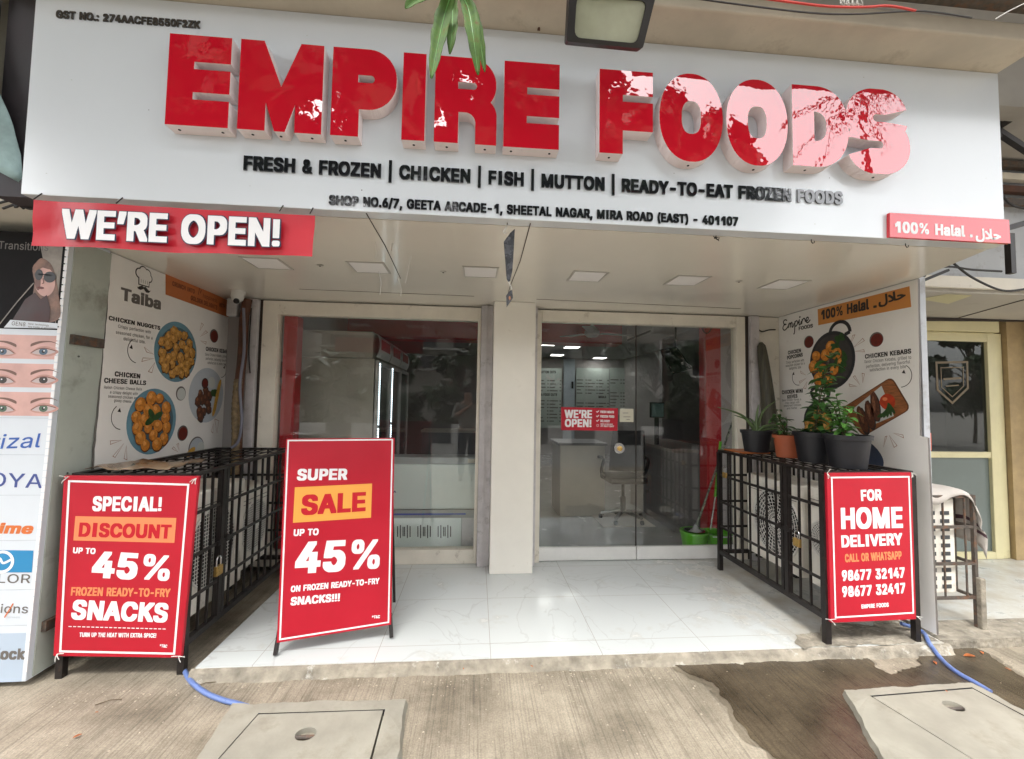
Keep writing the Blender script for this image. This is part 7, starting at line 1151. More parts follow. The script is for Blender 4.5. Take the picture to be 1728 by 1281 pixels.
# ================================================================ GROUND THINGS
def manhole(lab, Fq, Lq, hole, seed, slot):
    """Fq, Lq: four ground corners of the cement frame and its lid"""
    random.seed(seed); t = thing('manhole_cover', Vector((sum(p.x for p in Fq) / 4, sum(p.y for p in Fq) / 4, GZ)), lab, 'manhole cover')
    z1 = GZ + .034; o = ragged([(p.x, p.y) for p in Fq], .010, .015); i_ = [(p.x, p.y) for p in Lq]
    v, f = fill([[tuple(q) for q in o], i_]); b = MB(); b.add([(q[0], q[1], z1 + .003 * noise.noise(Vector((q[0] * 20, q[1] * 20, 0)))) for q in v], f, 'manh')
    n = len(o); b.add([(q[0], q[1], z1) for q in o] + [(q[0] + (q[0] - t.location.x) * .03, q[1] + (q[1] - t.location.y) * .03, GZ - .003) for q in o], [(i, n + i, n + (i + 1) % n, (i + 1) % n) for i in range(n)], 'manh')
    b.add([(q[0], q[1], z1) for q in i_] + [(q[0], q[1], GZ + .001) for q in i_], [(i, (i + 1) % 4, 4 + (i + 1) % 4, 4 + i) for i in range(4)], 'dark'); b.build('cement_frame', t)
    c = Vector((t.location.x, t.location.y)); LL = inset([Vector(q) for q in i_], .985); LL = [q + Vector(slot) for q in LL]
    hc = Vector((hole.x, hole.y)); H = [(hc.x + .046 * math.cos(a), hc.y + .040 * math.sin(a)) for a in [k * math.pi / 12 for k in range(24)]]
    v, f = fill([[tuple(q) for q in LL], H]); b = MB(); zl = z1 - .004
    b.add([(q[0], q[1], zl) for q in v], f, 'manh'); m4 = len(LL); b.add([(q.x, q.y, zl) for q in LL] + [(q.x, q.y, GZ + .0015) for q in LL], [(i, m4 + i, m4 + (i + 1) % m4, (i + 1) % m4) for i in range(m4)], 'manh')
    k = len(H); b.add([(q[0], q[1], zl) for q in H] + [(q[0], q[1], zl - .024) for q in H], [(i, (i + 1) % k, k + (i + 1) % k, k + i) for i in range(k)], 'manh'); b.add([(q[0], q[1], zl - .024) for q in H], [list(range(k))], 'edge')
    for e in ((-.03, .05),): pass
    b.build('lid', t); b = MB(); b.tube([(hc.x - .046, hc.y - .006, zl - .010), (hc.x + .046, hc.y - .006, zl - .010)], .008, 'rust', 8); b.build('lifting_bar', t)
Z = lambda u_, w_: atZ(u_, w_, GZ + .034)
manhole('square cement manhole cover on dry pavement in front of the sale boards', [Z(392, 1188), Z(684, 1180), Z(664, 1330), Z(300, 1330)], [Z(436, 1204), Z(650, 1197), Z(620, 1312), Z(335, 1318)], Z(516, 1237), 3, (-.006, .004))
manhole('square cement manhole cover beside the dark wet patch', [Z(1425, 1164), Z(1640, 1152), Z(1860, 1270), Z(1520, 1330)], [Z(1468, 1174), Z(1640, 1160), Z(1830, 1262), Z(1690, 1312)], Z(1609, 1190), 4, (.008, 0))
def hose(lab, P, r=.0125):
    b = MB(); b.tube(bez(P, 8), r, 'hose', 12); tag(b.build('garden_hose', smooth=60), lab, 'hose', 'blue hoses on the pavement')
zg = GZ + .0125
hose('blue hose running from under the discount board to a manhole cover', [Vector((-1.72, 2.75, .02)), atZ(300, 1098, -.02), atZ(307, 1120, zg), atZ(320, 1147, zg), atZ(345, 1168, zg), atZ(375, 1181, zg), atZ(402, 1188, zg), atZ(440, 1200, GZ + .008)])
hose('blue hose running across the wet patch from the delivery board’s leg', [Vector((2.88, 2.72, .05)), atZ(1556, 1066, .012), atZ(1568, 1085, .012), atZ(1584, 1107, zg), atZ(1602, 1125, zg), atZ(1622, 1139, zg), atZ(1642, 1150, zg), atZ(1672, 1168, GZ + .008)])
# litter
random.seed(12)
for i, (u_, w_, s, lab) in enumerate([(1636, 1108, .035, 'largest orange fallen leaf, on the wet patch by the blue hose'), (1657, 1102, .018, 'small red fallen leaf near the neighbour’s step'), (1578, 1119, .018, 'small orange fallen leaf on the wet patch between hose and delivery board'), (131, 1243, .016, 'small red fallen leaf on dry pavement in front of the discount board'), (163, 1203, .008, 'tiny red petal on the pavement below the discount board'), (897, 1125, .010, 'tiny orange petal on the step edge below the pillar'), (782, 1129, .007, 'tiny pink petal on the step edge by the super sale board'), (1701, 1130, .014, 'yellowish fallen leaf on the wet patch’s outer edge'), (1597, 1167, .008, 'tiny brown leaf bit on the manhole cover by the wet patch')]):
    p = atZ(u_, w_, GZ + .006 if i not in (5, 6, 8) else (-.01 if i < 8 else GZ + .042)); b = MB(); a = random.uniform(0, 6.28)
    leafmesh(b, p + Vector((-s * math.cos(a), -s * math.sin(a), .003)), (math.cos(a), math.sin(a), .12), s * 2, s * .95, 'fallen', .15, 6, .18)
    tag(b.build('fallen_leaf', smooth=60), lab, 'leaf', 'fallen leaves and petals')
b = MB(); random.seed(6)
for k in range(700):
    x = random.uniform(-2.2, 3.4); y = random.uniform(1.5, 2.52); s = random.uniform(.002, .0062) * (1.4 if random.random() < .1 else 1)
    if random.random() < .5: y = 2.5 - abs(random.gauss(0, .07))
    inm = (-1.3 < x < -.3 and y < 2.45) or (1.95 < x < 3 and 1.8 < y < 2.37)
    z = GZ
    if inm: continue
    P = [Vector((x + s * random.uniform(.6, 1.2) * math.cos(a), y + s * random.uniform(.6, 1.2) * math.sin(a), z)) for a in (0, 1.1, 2.3, 3.4, 4.5, 5.5)]
    b.add(P + [Vector((x, y, z + s * .9))], [(i, (i + 1) % 6, 6) for i in range(6)], 'pebble')
kind(b.build('gravel', loc=(0, 0, 0)), 'stuff')
for u_, w_, lab in ((325, 1160, 'thin dry twig on the pavement under the discount board'), (160, 1190, 'short dark dry twig on the pavement by the optician signboard')):
    p = atZ(u_, w_, GZ + .004); b = MB(); b.tube([p, p + Vector((.05, .03, .004)), p + Vector((.10, .035, .002))], .002, 'twig', 5); tag(b.build('dry_twig'), lab, 'twig')

# ================================================================ MOP AND BUCKET (inside the door glass)
t = thing('mop_bucket', (2.36, 4.42, .004), 'bright green spin mop bucket with steel basket behind the door glass', 'bucket')
b = MB(); b.lathe((2.27, 4.30, .006), [(.11, 0), (.135, .165), (.142, .17), (.142, .195), (.128, .195), (.12, .14)], 'green', 32); b.lathe((2.52, 4.32, .006), [(.12, 0), (.145, .155), (.15, .16), (.15, .17), (.138, .17), (.12, .05)], 'green', 32, sx=1.1); b.build('tub', t, smooth=35)
b = MB(); b.lathe((2.27, 4.30, .006), [(.10, .14), (.105, .198), (.09, .20), (.085, .13)], 'steel', 28); b.lathe((2.27, 4.30, .006), [(.086, .15), (.05, .145)], 'dark', 20); b.build('spin_basket', t, smooth=35)
b = MB(); b.tube([(2.40, 4.18, .17), (2.52, 4.15, .175), (2.64, 4.20, .17)], .006, 'wht', 8); b.build('handle', t)
speck = M("mop_pattern", (.015, .015, .015), .4, vcol=(.35, .4, .3), vs=40)
t = thing('mop', (2.4, 4.36, .1), 'mop with dark speckled handle leaning beside the green bucket', 'mop'); b = MB()
a, c = atY(1174, 892, 4.28), atY(1236, 712, 4.16); b.tube([a, c], .011, speck, 10); b.build('handle', t, smooth=60); b = MB(); b.lathe(tuple(a), [(.012, .04), (.03, .0), (.07, -.035), (.03, -.05)], 'oldwhite', 20); b.build('mop_head', t)
t = thing('mop', (2.5, 4.38, .1), 'shorter mop with steel and green handle standing in the green bucket', 'mop'); b = MB()
a, c, d = atY(1199, 893, 4.32), atY(1207, 838, 4.30), atY(1216, 745, 4.26); b.tube([a, c], .009, 'steel', 10); b.build('shaft', t, smooth=60); b = MB(); b.tube([c, d], .014, 'green', 10); b.build('grip', t, smooth=60)
# door stickers
t = thing('door_sticker', atY(994, 706, 4.05), 'red WE’RE OPEN! sticker with ticked list on the door glass', 'sticker'); GP = PL((0, 4.060, 0), (1, 0, 0), (0, 0, 1))
b = MB(); b.slab([GP.p(GP.uv(q)) for q in ((947, 726), (1042, 727), (1043, 689), (947, 687))], (0, .002, 0), 'red'); b.build('sticker_sheet', t)
b = MB(); b.tpx(GP, 'WE\u2019RE', 'h', (952.5, 705.5), (999, 706), 14, 'wht', LY); b.tpx(GP, 'OPEN!', 'h', (953, 720.5), (998, 721), 13.5, 'wht', LY)
b.build('heading_lettering', t); b = MB()
for i, (s, x) in enumerate((('FRESH MEATS', 1036), ('FROZEN FOOD', 1036.5), ('DELIVERY', 1029))): y = 697 + i * 7.6; b.tpx(GP, '\u2713', 'a', (1006, y), (1011, y), 5, 'wht', LY); b.tpx(GP, s, 'h', (1013, y), (x, y + .6), 4, 'wht', LY)
b.build('tick_list', t); b = MB(); b.ring(GP, GP.uv((1008.5, 718)), .009, .012, 'wht', LY, 16); b.tpx(GP, 'ORDER ON WHATSAPP', 'h', (1013, 716.5), (1034, 717), 1.8, 'wht', LY); b.tpx(GP, '+91 98677 32417', 'h', (1013, 720.5), (1036, 721), 3, 'wht', LY); b.build('contact_line', t)
t = thing('paper_notice', atY(1057, 701, 4.05), 'small cream paper notice on the door glass beside the red sticker', 'notice')
b = MB(); b.slab([GP.p(GP.uv(q)) for q in ((1046, 712), (1069, 712.5), (1069, 690), (1046, 689.5))], (0, .002, 0), M("notice_paper", (.56, .53, .42), .6)); b.build('paper', t)
b = MB()
for y, x0, x1 in ((697, 1051, 1060), (703.5, 1052, 1064), (708, 1057, 1063)): b.line(GP, [GP.uv((x0, y)), GP.uv((x1, y))], .005, 'pgrey', LY)
b.build('print', t)

# ================================================================ RIGHT NEIGHBOUR
nb = thing('neighbour_shop', (5, 4, 0), 'neighbouring shop front with cream glass door and gold shield emblem', 'shop')
b = MB(); X0, X1 = 3.9, 5.30; frame_rect(b, X0, X1, .002, 2.28, 3.93, 4.0, .1, .085, .09, .07, 'ywood'); b.box(X0 + .1, X1 - .085, 3.935, 3.995, 1.005, 1.065, 'ywood'); b.box(X0, X1 + .02, 3.90, 4.0, 2.285, 2.41, 'ywood'); b.box(X1 + .001, X1 + .09, 3.94, 4.0, .002, 2.28, 'ywood'); d = b.build('door_frame', nb, bevel=.004)
b = MB(); b.box(X0 + .1, X1 - .085, 3.960, 3.966, 1.065, 2.19, 'dglass'); b.build('upper_pane', d); b = MB(); b.box(X0 + .1, X1 - .085, 3.960, 3.966, .072, 1.005, 'frost'); b.build('lower_pane', d)
b = MB(); b.box(3.14, 8.4, 7.0, 7.1, -.05, 2.6, 'counter'); b.box(3.14, 8.4, 4.13, 7.0, -.05, .0, 'counter'); b.box(8.4, 8.5, 4.13, 7.0, -.05, 2.6, 'counter'); b.box(3.14, 8.4, 4.13, 7.0, 2.6, 2.7, 'counter'); b.build('inner_room', nb)
NPn = PL((0, 3.958, 0), (1, 0, 0), (0, 0, 1)); b = MB(); S1 = [NPn.uv(q) for q in ((1580, 612), (1632, 611), (1633, 655), (1607, 680), (1582, 658))]
b.line(NPn, S1, .022, 'gold', LY, closed=True); b.line(NPn, inset(S1, .72), .010, 'gold', LY, closed=True); b.line(NPn, [NPn.uv((1592, 640)), NPn.uv((1622, 638))], .02, 'gold', LY); b.line(NPn, [NPn.uv((1596, 652)), NPn.uv((1618, 650))], .012, 'gold', LY); b.build('shield_emblem', nb)
b = MB(); b.box(5.40, 5.62, 3.90, 4.1, -.1, 2.41, 'tanwall'); b.build('door_jamb', nb); b = MB(); b.box(5.63, 5.80, 3.80, 4.1, -.1, 2.41, 'darkgap'); b.build('rusty_post', nb)
b = MB(); b.box(5.82, 8.5, 3.7, 4.1, -.1, 2.41, 'blwall'); b.build('side_wall', nb)
b = MB(); b.box(3.09, 8.5, 3.02, 4.12, 2.415, 2.52, M("neighbour_soffit", (.48, .45, .40), .5, var=.08, vs=2, dirt=((.25, .22, .18), .58, .8, 2.5))); b.build('soffit', nb)
b = MB(); b.bar(atZ(1605, 540, 2.412), atZ(1800, 486, 2.412), .012, 'darkgap', .004); b.bar(atY(1555, 539, 3.89), atY(1800, 541, 3.89), .03, 'darkgap'); b.build('soffit_joint', nb)
b = MB(); b.box(3.09, 8.5, 3.0, 3.1, 2.53, 5.5, 'blwall'); b.box(3.09, 8.5, 2.97, 3.0, 2.44, 2.53, 'cream'); b.build('upper_wall', nb)
b = MB()
for i in range(7): z = 3.12 + i * .10; b.bar((2.9, 2.93, z), (6, 2.93, z), .05, ['rust', 'pipewrap', 'cream'][i % 3], .05)
b.build('rolling_shutter_slats', nb)
b = MB(); b.slab([atZ(u_, w_, 2.411) for u_, w_ in ((1552, 505), (1596, 497), (1640, 499), (1600, 513))][::-1], (0, 0, .003), M("yellow_diffuser", (.62, .58, .36), .4)); tag(b.build('soffit_light'), 'yellowish square ceiling light in the neighbour’s soffit', 'ceiling light')
b = MB(); bk = 'iron'; q = lambda u_, w_, y=2.55: atY(u_, w_, y)
for a, c in (((1684, 215), (1740, 180)), ((1684, 222), (1745, 262)), ((1690, 388), (1760, 368)), ((1703, 395), (1706, 462))): b.bar(q(*a), q(*c), .036, bk)
b.bar(q(1684, 205), q(1684, 232), .03, bk); tag(b.build('steel_bracket'), 'black welded steel bracket jutting out beyond the sign board’s end', 'bracket')
for P, lab in (([(1690, 328), (1706, 345), (1728, 352), (1760, 355)], 'short black cable curving out beside the halal sign'), ([(1604, 440), (1640, 468), (1690, 490), (1730, 488)], 'black cable sagging lowest, above the neighbour’s cream door'), ([(1550, 470), (1570, 456), (1600, 450), (1640, 455), (1690, 458)], 'thin black cable along the edge of the neighbour’s soffit')):
    b = MB(); b.tube(bez([atY(u_, w_, 2.75) for u_, w_ in P], 6), .008, 'wire', 6); tag(b.build('loose_cable'), lab, 'cable', 'loose cables by the sign’s end')
b = MB()
for a, c in (((1547, 478), (1600, 456)), ((1549, 470), (1562, 456)), ((1548, 482), (1565, 455)), ((1550, 496), (1558, 508))): b.bar(atY(*a, 2.72), atY(*c, 2.74), .018, 'wire')
tag(b.build('scrap_bracket'), 'small dark scrap bracket between soffit corner and halal poster', 'bracket')
b = MB(); p = atY(1562, 745, 3.0); b.box(p.x - .035, p.x + .03, 2.98, 3.02, p.z - .07, p.z + .07, M("orange_plastic", (.62, .09, .03), .4)); tag(b.build('orange_switch_box', bevel=.008), 'small orange red box behind the edge of the halal poster', 'box')
# small cage with unit and towel
t = thing('iron_stand', (3.4, 2.85, 0), 'small rusty iron cage stand under a striped towel', 'cage')
b = MB(); x0, x1, y0, y1 = 3.09, 3.47, 2.74, 3.10
for x in (x0, x1):
    for y in (y0, y1): b.bar((x, y, -.0), (x, y, .90), .022, 'rust')
b.build('leg', t)
for z in (.20, .43, .68, .89):
    b = MB()
    for y in (y0, y1): b.bar((x0, y, z), (x1, y, z), .018, 'rust')
    for x in (x0, x1): b.bar((x, y0, z), (x, y1, z), .018, 'rust')
    b.build('rail', t)
b = MB()
for x in (3.235, 3.40): b.bar((x, y0 - .004, .2), (x, y0 - .004, .89), .009, 'rust')
for y in (2.86, 2.98): b.bar((x1, y, .2), (x1, y, .89), .012, 'rust')
for i in range(4): b.bar((x0, y0 + i * .11, .2), (x1, y0 + i * .11, .2), .009, 'rust')
b.build('bar', t)
t = thing('outdoor_unit', (3.25, 2.9, .21), 'white louvred air conditioner unit inside the small rusty stand', 'air conditioner', 'outdoor units of the air conditioners')
b = MB(); b.box(3.11, 3.37, 2.775, 3.06, .215, .87, 'acwhite'); b.build('casing', t, bevel=.01); b = MB()
for i in range(10):
    z = .25 + i * .056
    for x in (3.135, 3.245): b.box(x + .014, x + .080, 2.770, 2.7745, z, z + .026, 'louvre')
b.build('side_louvres', t)
t = thing('towel', (3.35, 2.9, .9), 'beige towel with dark stripes draped over the small rusty stand', 'towel')
V = []; nx, ny = 26, 16
for j in range(ny + 1):
    for i in range(nx + 1):
        s = i / nx * .74; y = 2.70 + .42 * j / ny; w_ = noise.noise(Vector((i * .28, j * .3, 4)))
        if s < .36: x = 3.10 + s; z = .93 + .015 * math.sin(s * 9) + .02 * w_
        else: k = s - .36; x = 3.46 + .045 * math.sin(min(k * 6, 1.57)) + .02 * w_ + .10 * k * (1 - j / ny); z = .93 - k * (1.0 - .1 * j / ny) + .012 * w_
        if j < 3: z -= (3 - j) * .022 * (1 + .5 * math.sin(i * .5)); y = 2.718 + .01 * (j) - .006 * w_
        V.append((x, y, z))
b = MB(); b.add(V, [(j * (nx + 1) + i, j * (nx + 1) + i + 1, (j + 1) * (nx + 1) + i + 1, (j + 1) * (nx + 1) + i) for j in range(ny) for i in range(nx) if True], 'cloth')
si = b.k('stripe'); 
for fi in range(len(b.f)):
    if fi % nx in (nx - 4, nx - 6): b.mi[fi] = si
o = b.build('cloth', t, smooth=70); s_ = o.modifiers.new('thick', 'SOLIDIFY'); s_.thickness = .004
b = MB(); b.box(3.46, 3.50, 2.70, 2.74, -.0, .34, 'edge'); tag(b.build('stone_stub', bevel=.006), 'short grey stone stub leaning against the small rusty stand', 'stub')

# ================================================================ LEFT NEIGHBOUR AND TOP EDGE
ln = thing('neighbour_shopfront', (-3, 3, 2.4), 'dark end of the neighbouring shop front above the optician signboard', 'shop')
b = MB(); b.box(-2.215, -2.066, 2.09, 2.2, 2.40, 3.9, M("dark_fascia", (.028, .022, .026), .6, var=.3, vs=6)); b.build('end_panel', ln)
b = MB(); b.box(-4.5, -2.31, 2.3, 4.0, 2.46, 2.56, 'soffit'); b.build('soffit', ln); b = MB(); b.box(-4.5, -2.40, 2.86, 4.0, -.1, 2.455, 'aluwall'); b.box(-4.5, -2.22, 2.25, 2.35, 2.565, 3.9, 'darkpost'); b.build('wall', ln)
V = []; nx, ny = 10, 24
for j in range(ny + 1):
    for i in range(nx + 1):
        s, t_ = i / nx, j / ny; x = -2.75 + .60 * s * (1 - .12 * math.sin(t_ * 5)) - .02; z = 3.5 - t_ * (1.0 + .06 * math.sin(s * 7)); V.append((x, 2.08 + .04 * math.sin(s * 9 + t_ * 4) + .02 * noise.noise(Vector((s * 5, t_ * 9, 0))), z))
b = MB(); b.add(V, [(j * (nx + 1) + i, (j + 1) * (nx + 1) + i, (j + 1) * (nx + 1) + i + 1, j * (nx + 1) + i + 1) for j in range(ny) for i in range(nx)], 'tarp'); o = b.build('plastic_tarp', smooth=70); s_ = o.modifiers.new('thick', 'SOLIDIFY'); s_.thickness = .003
tag(o, 'pale teal plastic tarp hanging beside the sign board’s dark end panel', 'tarp')
b = MB()
for P in ([(-10, 300), (20, 335), (48, 352), (60, 350)], [(-10, 345), (25, 338), (50, 350), (54, 342)], [(5, 352), (28, 345), (40, 352)], [(30, 340), (26, 350), (34, 344)]): b.tube(bez([atY(u_, w_, 2.2) for u_, w_ in P], 5), .006, 'wire', 6)
tag(b.build('tangled_wires'), 'tangled dark wires between open banner and optician signboard', 'wires')
b = MB(); b.tube(bez([atY(u_, w_, 1.35) for u_, w_ in ((1250, -8), (1330, 3), (1400, 11), (1460, 12), (1500, 10), (1545, 18))], 5), .004, 'wirered', 6); tag(b.build('red_wire'), 'thin red wire running along the dark ledge above the sign', 'wire')
b = MB(); b.tube(bez([atY(u_, w_, 1.4) for u_, w_ in ((1150, -6), (1250, 8), (1370, 22), (1440, 24), (1500, 21), (1560, 19), (1640, 30))], 5), .003, 'wire', 6); b.tube(bez([atY(u_, w_, 1.4) for u_, w_ in ((1680, 32), (1700, 20), (1740, 0))], 5), .002, 'white', 5); tag(b.build('ledge_wire'), 'thin dark wire just below the red one above the sign', 'wire')
b = MB()
for k in range(14): p = atY(1418 + k * 2.6, -4, 1.4); b.tube([p, p + Vector((.012 * math.sin(k * 2), 0, -.022)), p + Vector((.02, .01, -.016 - .006 * (k % 3)))], .0016, 'white', 4)
tag(b.build('cut_wire_ends'), 'bunch of pale cut wire ends above the red wire', 'wires')
b = MB(); b.tube([atY(912, -6, 1.98), atY(911, 30, 2.0), atY(909, 52, 2.03)], [.004, .005, .007], 'pipewrap', 6); tag(b.build('rust_drip'), 'thin brown cord stub hanging on the canopy above letter E', 'cord')
# ================================================================ INSIDE THE SHOP
def cooler(y0, lab, first):
    t = thing('drinks_cooler', (-1.4, y0 + .33, 0), lab, 'cooler', 'upright coolers along the wall'); x0, x1, y1 = -1.80, -1.06, y0 + .64
    b = MB(); b.box(x0, x1, y0, y1, .1, 1.92, 'fridge'); b.box(x0, x1 - .02, y0, y1, 1.925, 2.2, 'fridge'); b.build('cabinet', t, bevel=.006)
    b = MB(); b.box(x1 + .001, x1 + .012, y0 + .03, y1 - .03, .15, 1.88, 'fdark'); b.build('door_inside', t)
    b = MB(); frame = .035
    for a, c in ((y0 + .005, y0 + .04), (y1 - .04, y1 - .005)): b.box(x1 + .013, x1 + .045, a, c, .13, 1.9, 'greymetal')
    b.box(x1 + .013, x1 + .045, y0 + .04, y1 - .04, 1.86, 1.9, 'greymetal'); b.box(x1 + .013, x1 + .045, y0 + .04, y1 - .04, .13, .17, 'greymetal'); b.build('door_frame', t)
    b = MB(); b.box(x1 + .028, x1 + .034, y0 + .04, y1 - .04, .17, 1.86, 'glasslite'); b.build('door_pane', t)
    b = MB(); cy = (y0 + y1) / 2
    V = []; n = 8
    for k in range(n + 1):
        a = -.9 + 1.8 * k / n; V += [(x1 - .05 + .10 * math.cos(a), y0 + .005, 2.06 + .12 * math.sin(a) / .78), (x1 - .05 + .10 * math.cos(a), y1 - .005, 2.06 + .12 * math.sin(a) / .78)]
    b.add(V, [(2 * k, 2 * k + 1, 2 * k + 3, 2 * k + 2) for k in range(n)], 'wht'); b.build('header_panel', t, smooth=60)
    HP2 = PL((x1 + .054, 0, 0), (0, 1, 0), (0, 0, 1)); b = MB(); b.shape(HP2, [(y0 + .05, 2.02), (y1 - .12, 2.02), (y1 - .12, 2.13), (y0 + .05, 2.13)], 'redpaint', 0); b.text(HP2, 'SPEED', 'h', (y0 + .10, 2.04), (y1 - .17, 2.04), .07, 'redtxt', LY); b.build('header_print', t)
    if first is not None:
        b = MB(); yy = y0 + first
        for i in range(64):
            if i == 38 and first > .02: continue
            z = .22 + i * .026; b.box(x1 + .046, x1 + .054, yy, yy + .009, z, z + .015, 'led')
        b.build('led_strip', t)
    return t
cooler(4.50, 'nearest upright cooler, its grey side turned to the window', .045); cooler(5.16, 'middle upright cooler with a lit LED strip, between two others', .05); cooler(5.82, 'farthest upright cooler in the row, deepest in the shop', None)
t = thing('chest_freezer', (-.8, 4.45, 0), 'white chest freezer with blue stripe behind the window pane', 'freezer')
b = MB(); x0, x1, y0, y1 = -1.66, .02, 4.19, 4.42; b.box(x0, x1, y0, y1, .455, .885, 'freezer'); b.build('body', t, bevel=.012)
b = MB(); b.box(x0 - .0, x1 + .004, y0 - .012, y1 + .01, .888, .95, 'freezerg'); b.box(x1 - .09, x1 - .002, y0 - .018, y0 - .013, .90, .938, 'cwhite'); b.build('lid_rim', t, bevel=.006)
b = MB(); b.box(x0, x1 + .003, y0 - .008, y1, .375, .452, 'freezerg'); b.box(x0 + .02, x1 - .10, y0 - .0105, y0 - .0085, .405, .420, 'fblue'); b.build('stripe_band', t)
b = MB(); b.box(x0, x1 - .14, y0 + .002, y1, .05, .372, 'freezer'); b.box(x1 - .138, x1, y0 + .012, y1, .05, .372, 'greymetal'); b.build('base', t)
b = MB(); VP = PL((0, y0 + .001, 0), (1, 0, 0), (0, 0, 1))
for g in range(3):
    for k in range(6):
        u_ = 671 + g * 34.2 + k * 4.6 - (2 if k > 2 else 0); hh = [9, 11, 8][k % 3] if k < 3 else [8, 11, 9][k % 3]; b.line(VP, [VP.uv((u_, 897 - hh)), VP.uv((u_, 897 + hh))], .009, 'black', LY)
b.build('vent_slots', t)
b = MB(); b.tpx(VP, 'CARAMELA', 'h', (632, 832), (668.5, 831.5), 3.5, 'hoya', .002); b.build('freezer_print', t)
t = thing('side_unit', (-1.5, 5, 0), 'tall white cabinet by the red column at the window’s end', 'cabinet'); b = MB(); b.box(-1.955, -1.82, 4.32, 4.44, .004, 1.62, 'iwall'); b.build('body', t, bevel=.006); b = MB()
for z in (.5, .9, 1.3): b.box(-1.95, -1.83, 4.312, 4.319, z, z + .006, 'pgrey')
b.build('drawer_line', t)
b = MB(); b.box(-1.955, -1.93, 4.35, 4.46, 1.7, 1.86, 'black'); tag(b.build('wall_device', bevel=.005), 'small black device on the wall above the white cabinet', 'device')
# counter, chair, mat, white box
t = thing('shop_counter', (2.6, 5.5, 0), 'dark grey shop counter beside the office chair, carrying the till screen', 'counter'); b = MB(); b.box(2.33, 2.9, 4.87, 6.3, .005, .93, 'counter'); b.build('body', t, bevel=.004); b = MB(); b.box(2.30, 2.93, 4.855, 6.33, .932, .97, M("counter_top", (.25, .22, .2), .3)); b.build('counter_top', t, bevel=.003)
t = thing('serving_counter', (1.42, 5.8, 0), 'beige panelled counter block behind the WE’RE OPEN! sticker', 'counter'); b = MB(); b.box(1.12, 1.72, 5.6, 6.2, .005, .93, 'cwhite'); b.build('body', t, bevel=.004); b = MB(); b.box(1.09, 1.75, 5.57, 6.23, .932, .965, 'counter'); b.build('counter_top', t, bevel=.003)
t = thing('serving_counter', (-.2, 7.6, 0), 'dark counter along the back of the shop under the cooler row', 'counter'); b = MB(); b.box(-.9, 1.05, 7.4, 7.9, .005, .95, 'counter'); b.build('body', t); b = MB(); b.box(-.93, 1.08, 7.37, 7.93, .952, .99, 'cwhite'); b.build('counter_top', t)
t = thing('office_chair', (1.9, 5.35, 0), 'black office chair with armrests and star base behind the door glass', 'chair'); c = Vector((1.90, 5.40, 0))
b = MB(); b.box(c.x - .24, c.x + .24, c.y - .24, c.y + .24, .50, .58, 'black'); b.build('seat', t, bevel=.03)
b = MB(); V = []
for j in range(7):
    for i in range(7): s, q = i / 6 - .5, j / 6; V.append((c.x + s * .46 * (1 - .12 * q * q), c.y - .22 - .06 * q + .08 * (2 * s) ** 2, .66 + .50 * q))
b.add(V, [(j * 7 + i, j * 7 + i + 1, (j + 1) * 7 + i + 1, (j + 1) * 7 + i) for j in range(6) for i in range(6)], 'black'); o = b.build('backrest', t, smooth=70); s_ = o.modifiers.new('thick', 'SOLIDIFY'); s_.thickness = .04
for sx in (-1, 1):
    b = MB(); b.tube(bez([c + Vector((sx * .22, 0, .54)), c + Vector((sx * .29, -.02, .62)), c + Vector((sx * .29, -.10, .78)), c + Vector((sx * .28, .06, .80)), c + Vector((sx * .28, .14, .79))], 5), .02, 'black', 8); b.build('armrest', t, smooth=60)
b = MB(); b.tube([c + Vector((0, 0, .12)), c + Vector((0, 0, .30)), c + Vector((0, 0, .31)), c + Vector((0, 0, .5))], [.035, .035, .02, .02], 'black', 12); b.build('gas_column', t, smooth=40)
b = MB()
for k in range(5): a = k * 2 * math.pi / 5 + .3; b.bar(c + Vector((0, 0, .13)), c + Vector((.28 * math.cos(a), .28 * math.sin(a), .085)), .04, 'steel', .03)
b.build('star_base', t)
for k in range(5): a = k * 2 * math.pi / 5 + .3; b = MB(); p = c + Vector((.28 * math.cos(a), .28 * math.sin(a), .034)); b.lathe(tuple(p - Vector((.02, 0, 0))), [(.022, 0), (.028, .005), (.028, .035), (.022, .04)], 'black', 14, 'X'); b.build('castor', t, smooth=40)
b = MB(); b.box(1.55, 2.2, 5.1, 5.72, .006, .014, 'cwhite'); tag(b.build('floor_mat', bevel=.003), 'pale floor mat under the office chair', 'mat')
# till screen, TV, fan, split unit
t = thing('till_monitor', (2.5, 5.3, .97), 'till screen standing on the grey counter', 'monitor'); q = atY(1109, 692, 5.4); b = MB(); b.box(q.x - .10, q.x + .09, 5.38, 5.41, q.z - .10, q.z + .10, 'black'); b.build('bezel', t, bevel=.004); b = MB(); b.box(q.x - .085, q.x + .075, 5.375, 5.379, q.z - .085, q.z + .085, M("till_screen", (.05, .08, .075), .2, emis=.04)); b.build('display', t); b = MB(); b.box(q.x - .03, q.x + .02, 5.39, 5.42, .971, q.z - .102, 'black'); b.build('stand', t)
t = thing('wall_television', (2.7, 5, 2), 'dark television hanging tilted under the ceiling', 'television'); P4 = [atY(1112, 590, 5.1), atY(1135, 632, 4.95), atY(1168, 622, 4.75), atY(1142, 585, 4.9)]
TP = PL(P4[1], P4[2] - P4[1], P4[0] - P4[1]); b = MB(); b.slab(P4, (.02, .05, .0), 'black'); b.build('casing', t); cc = sum(P4, Vector((0, 0, 0))) / 4
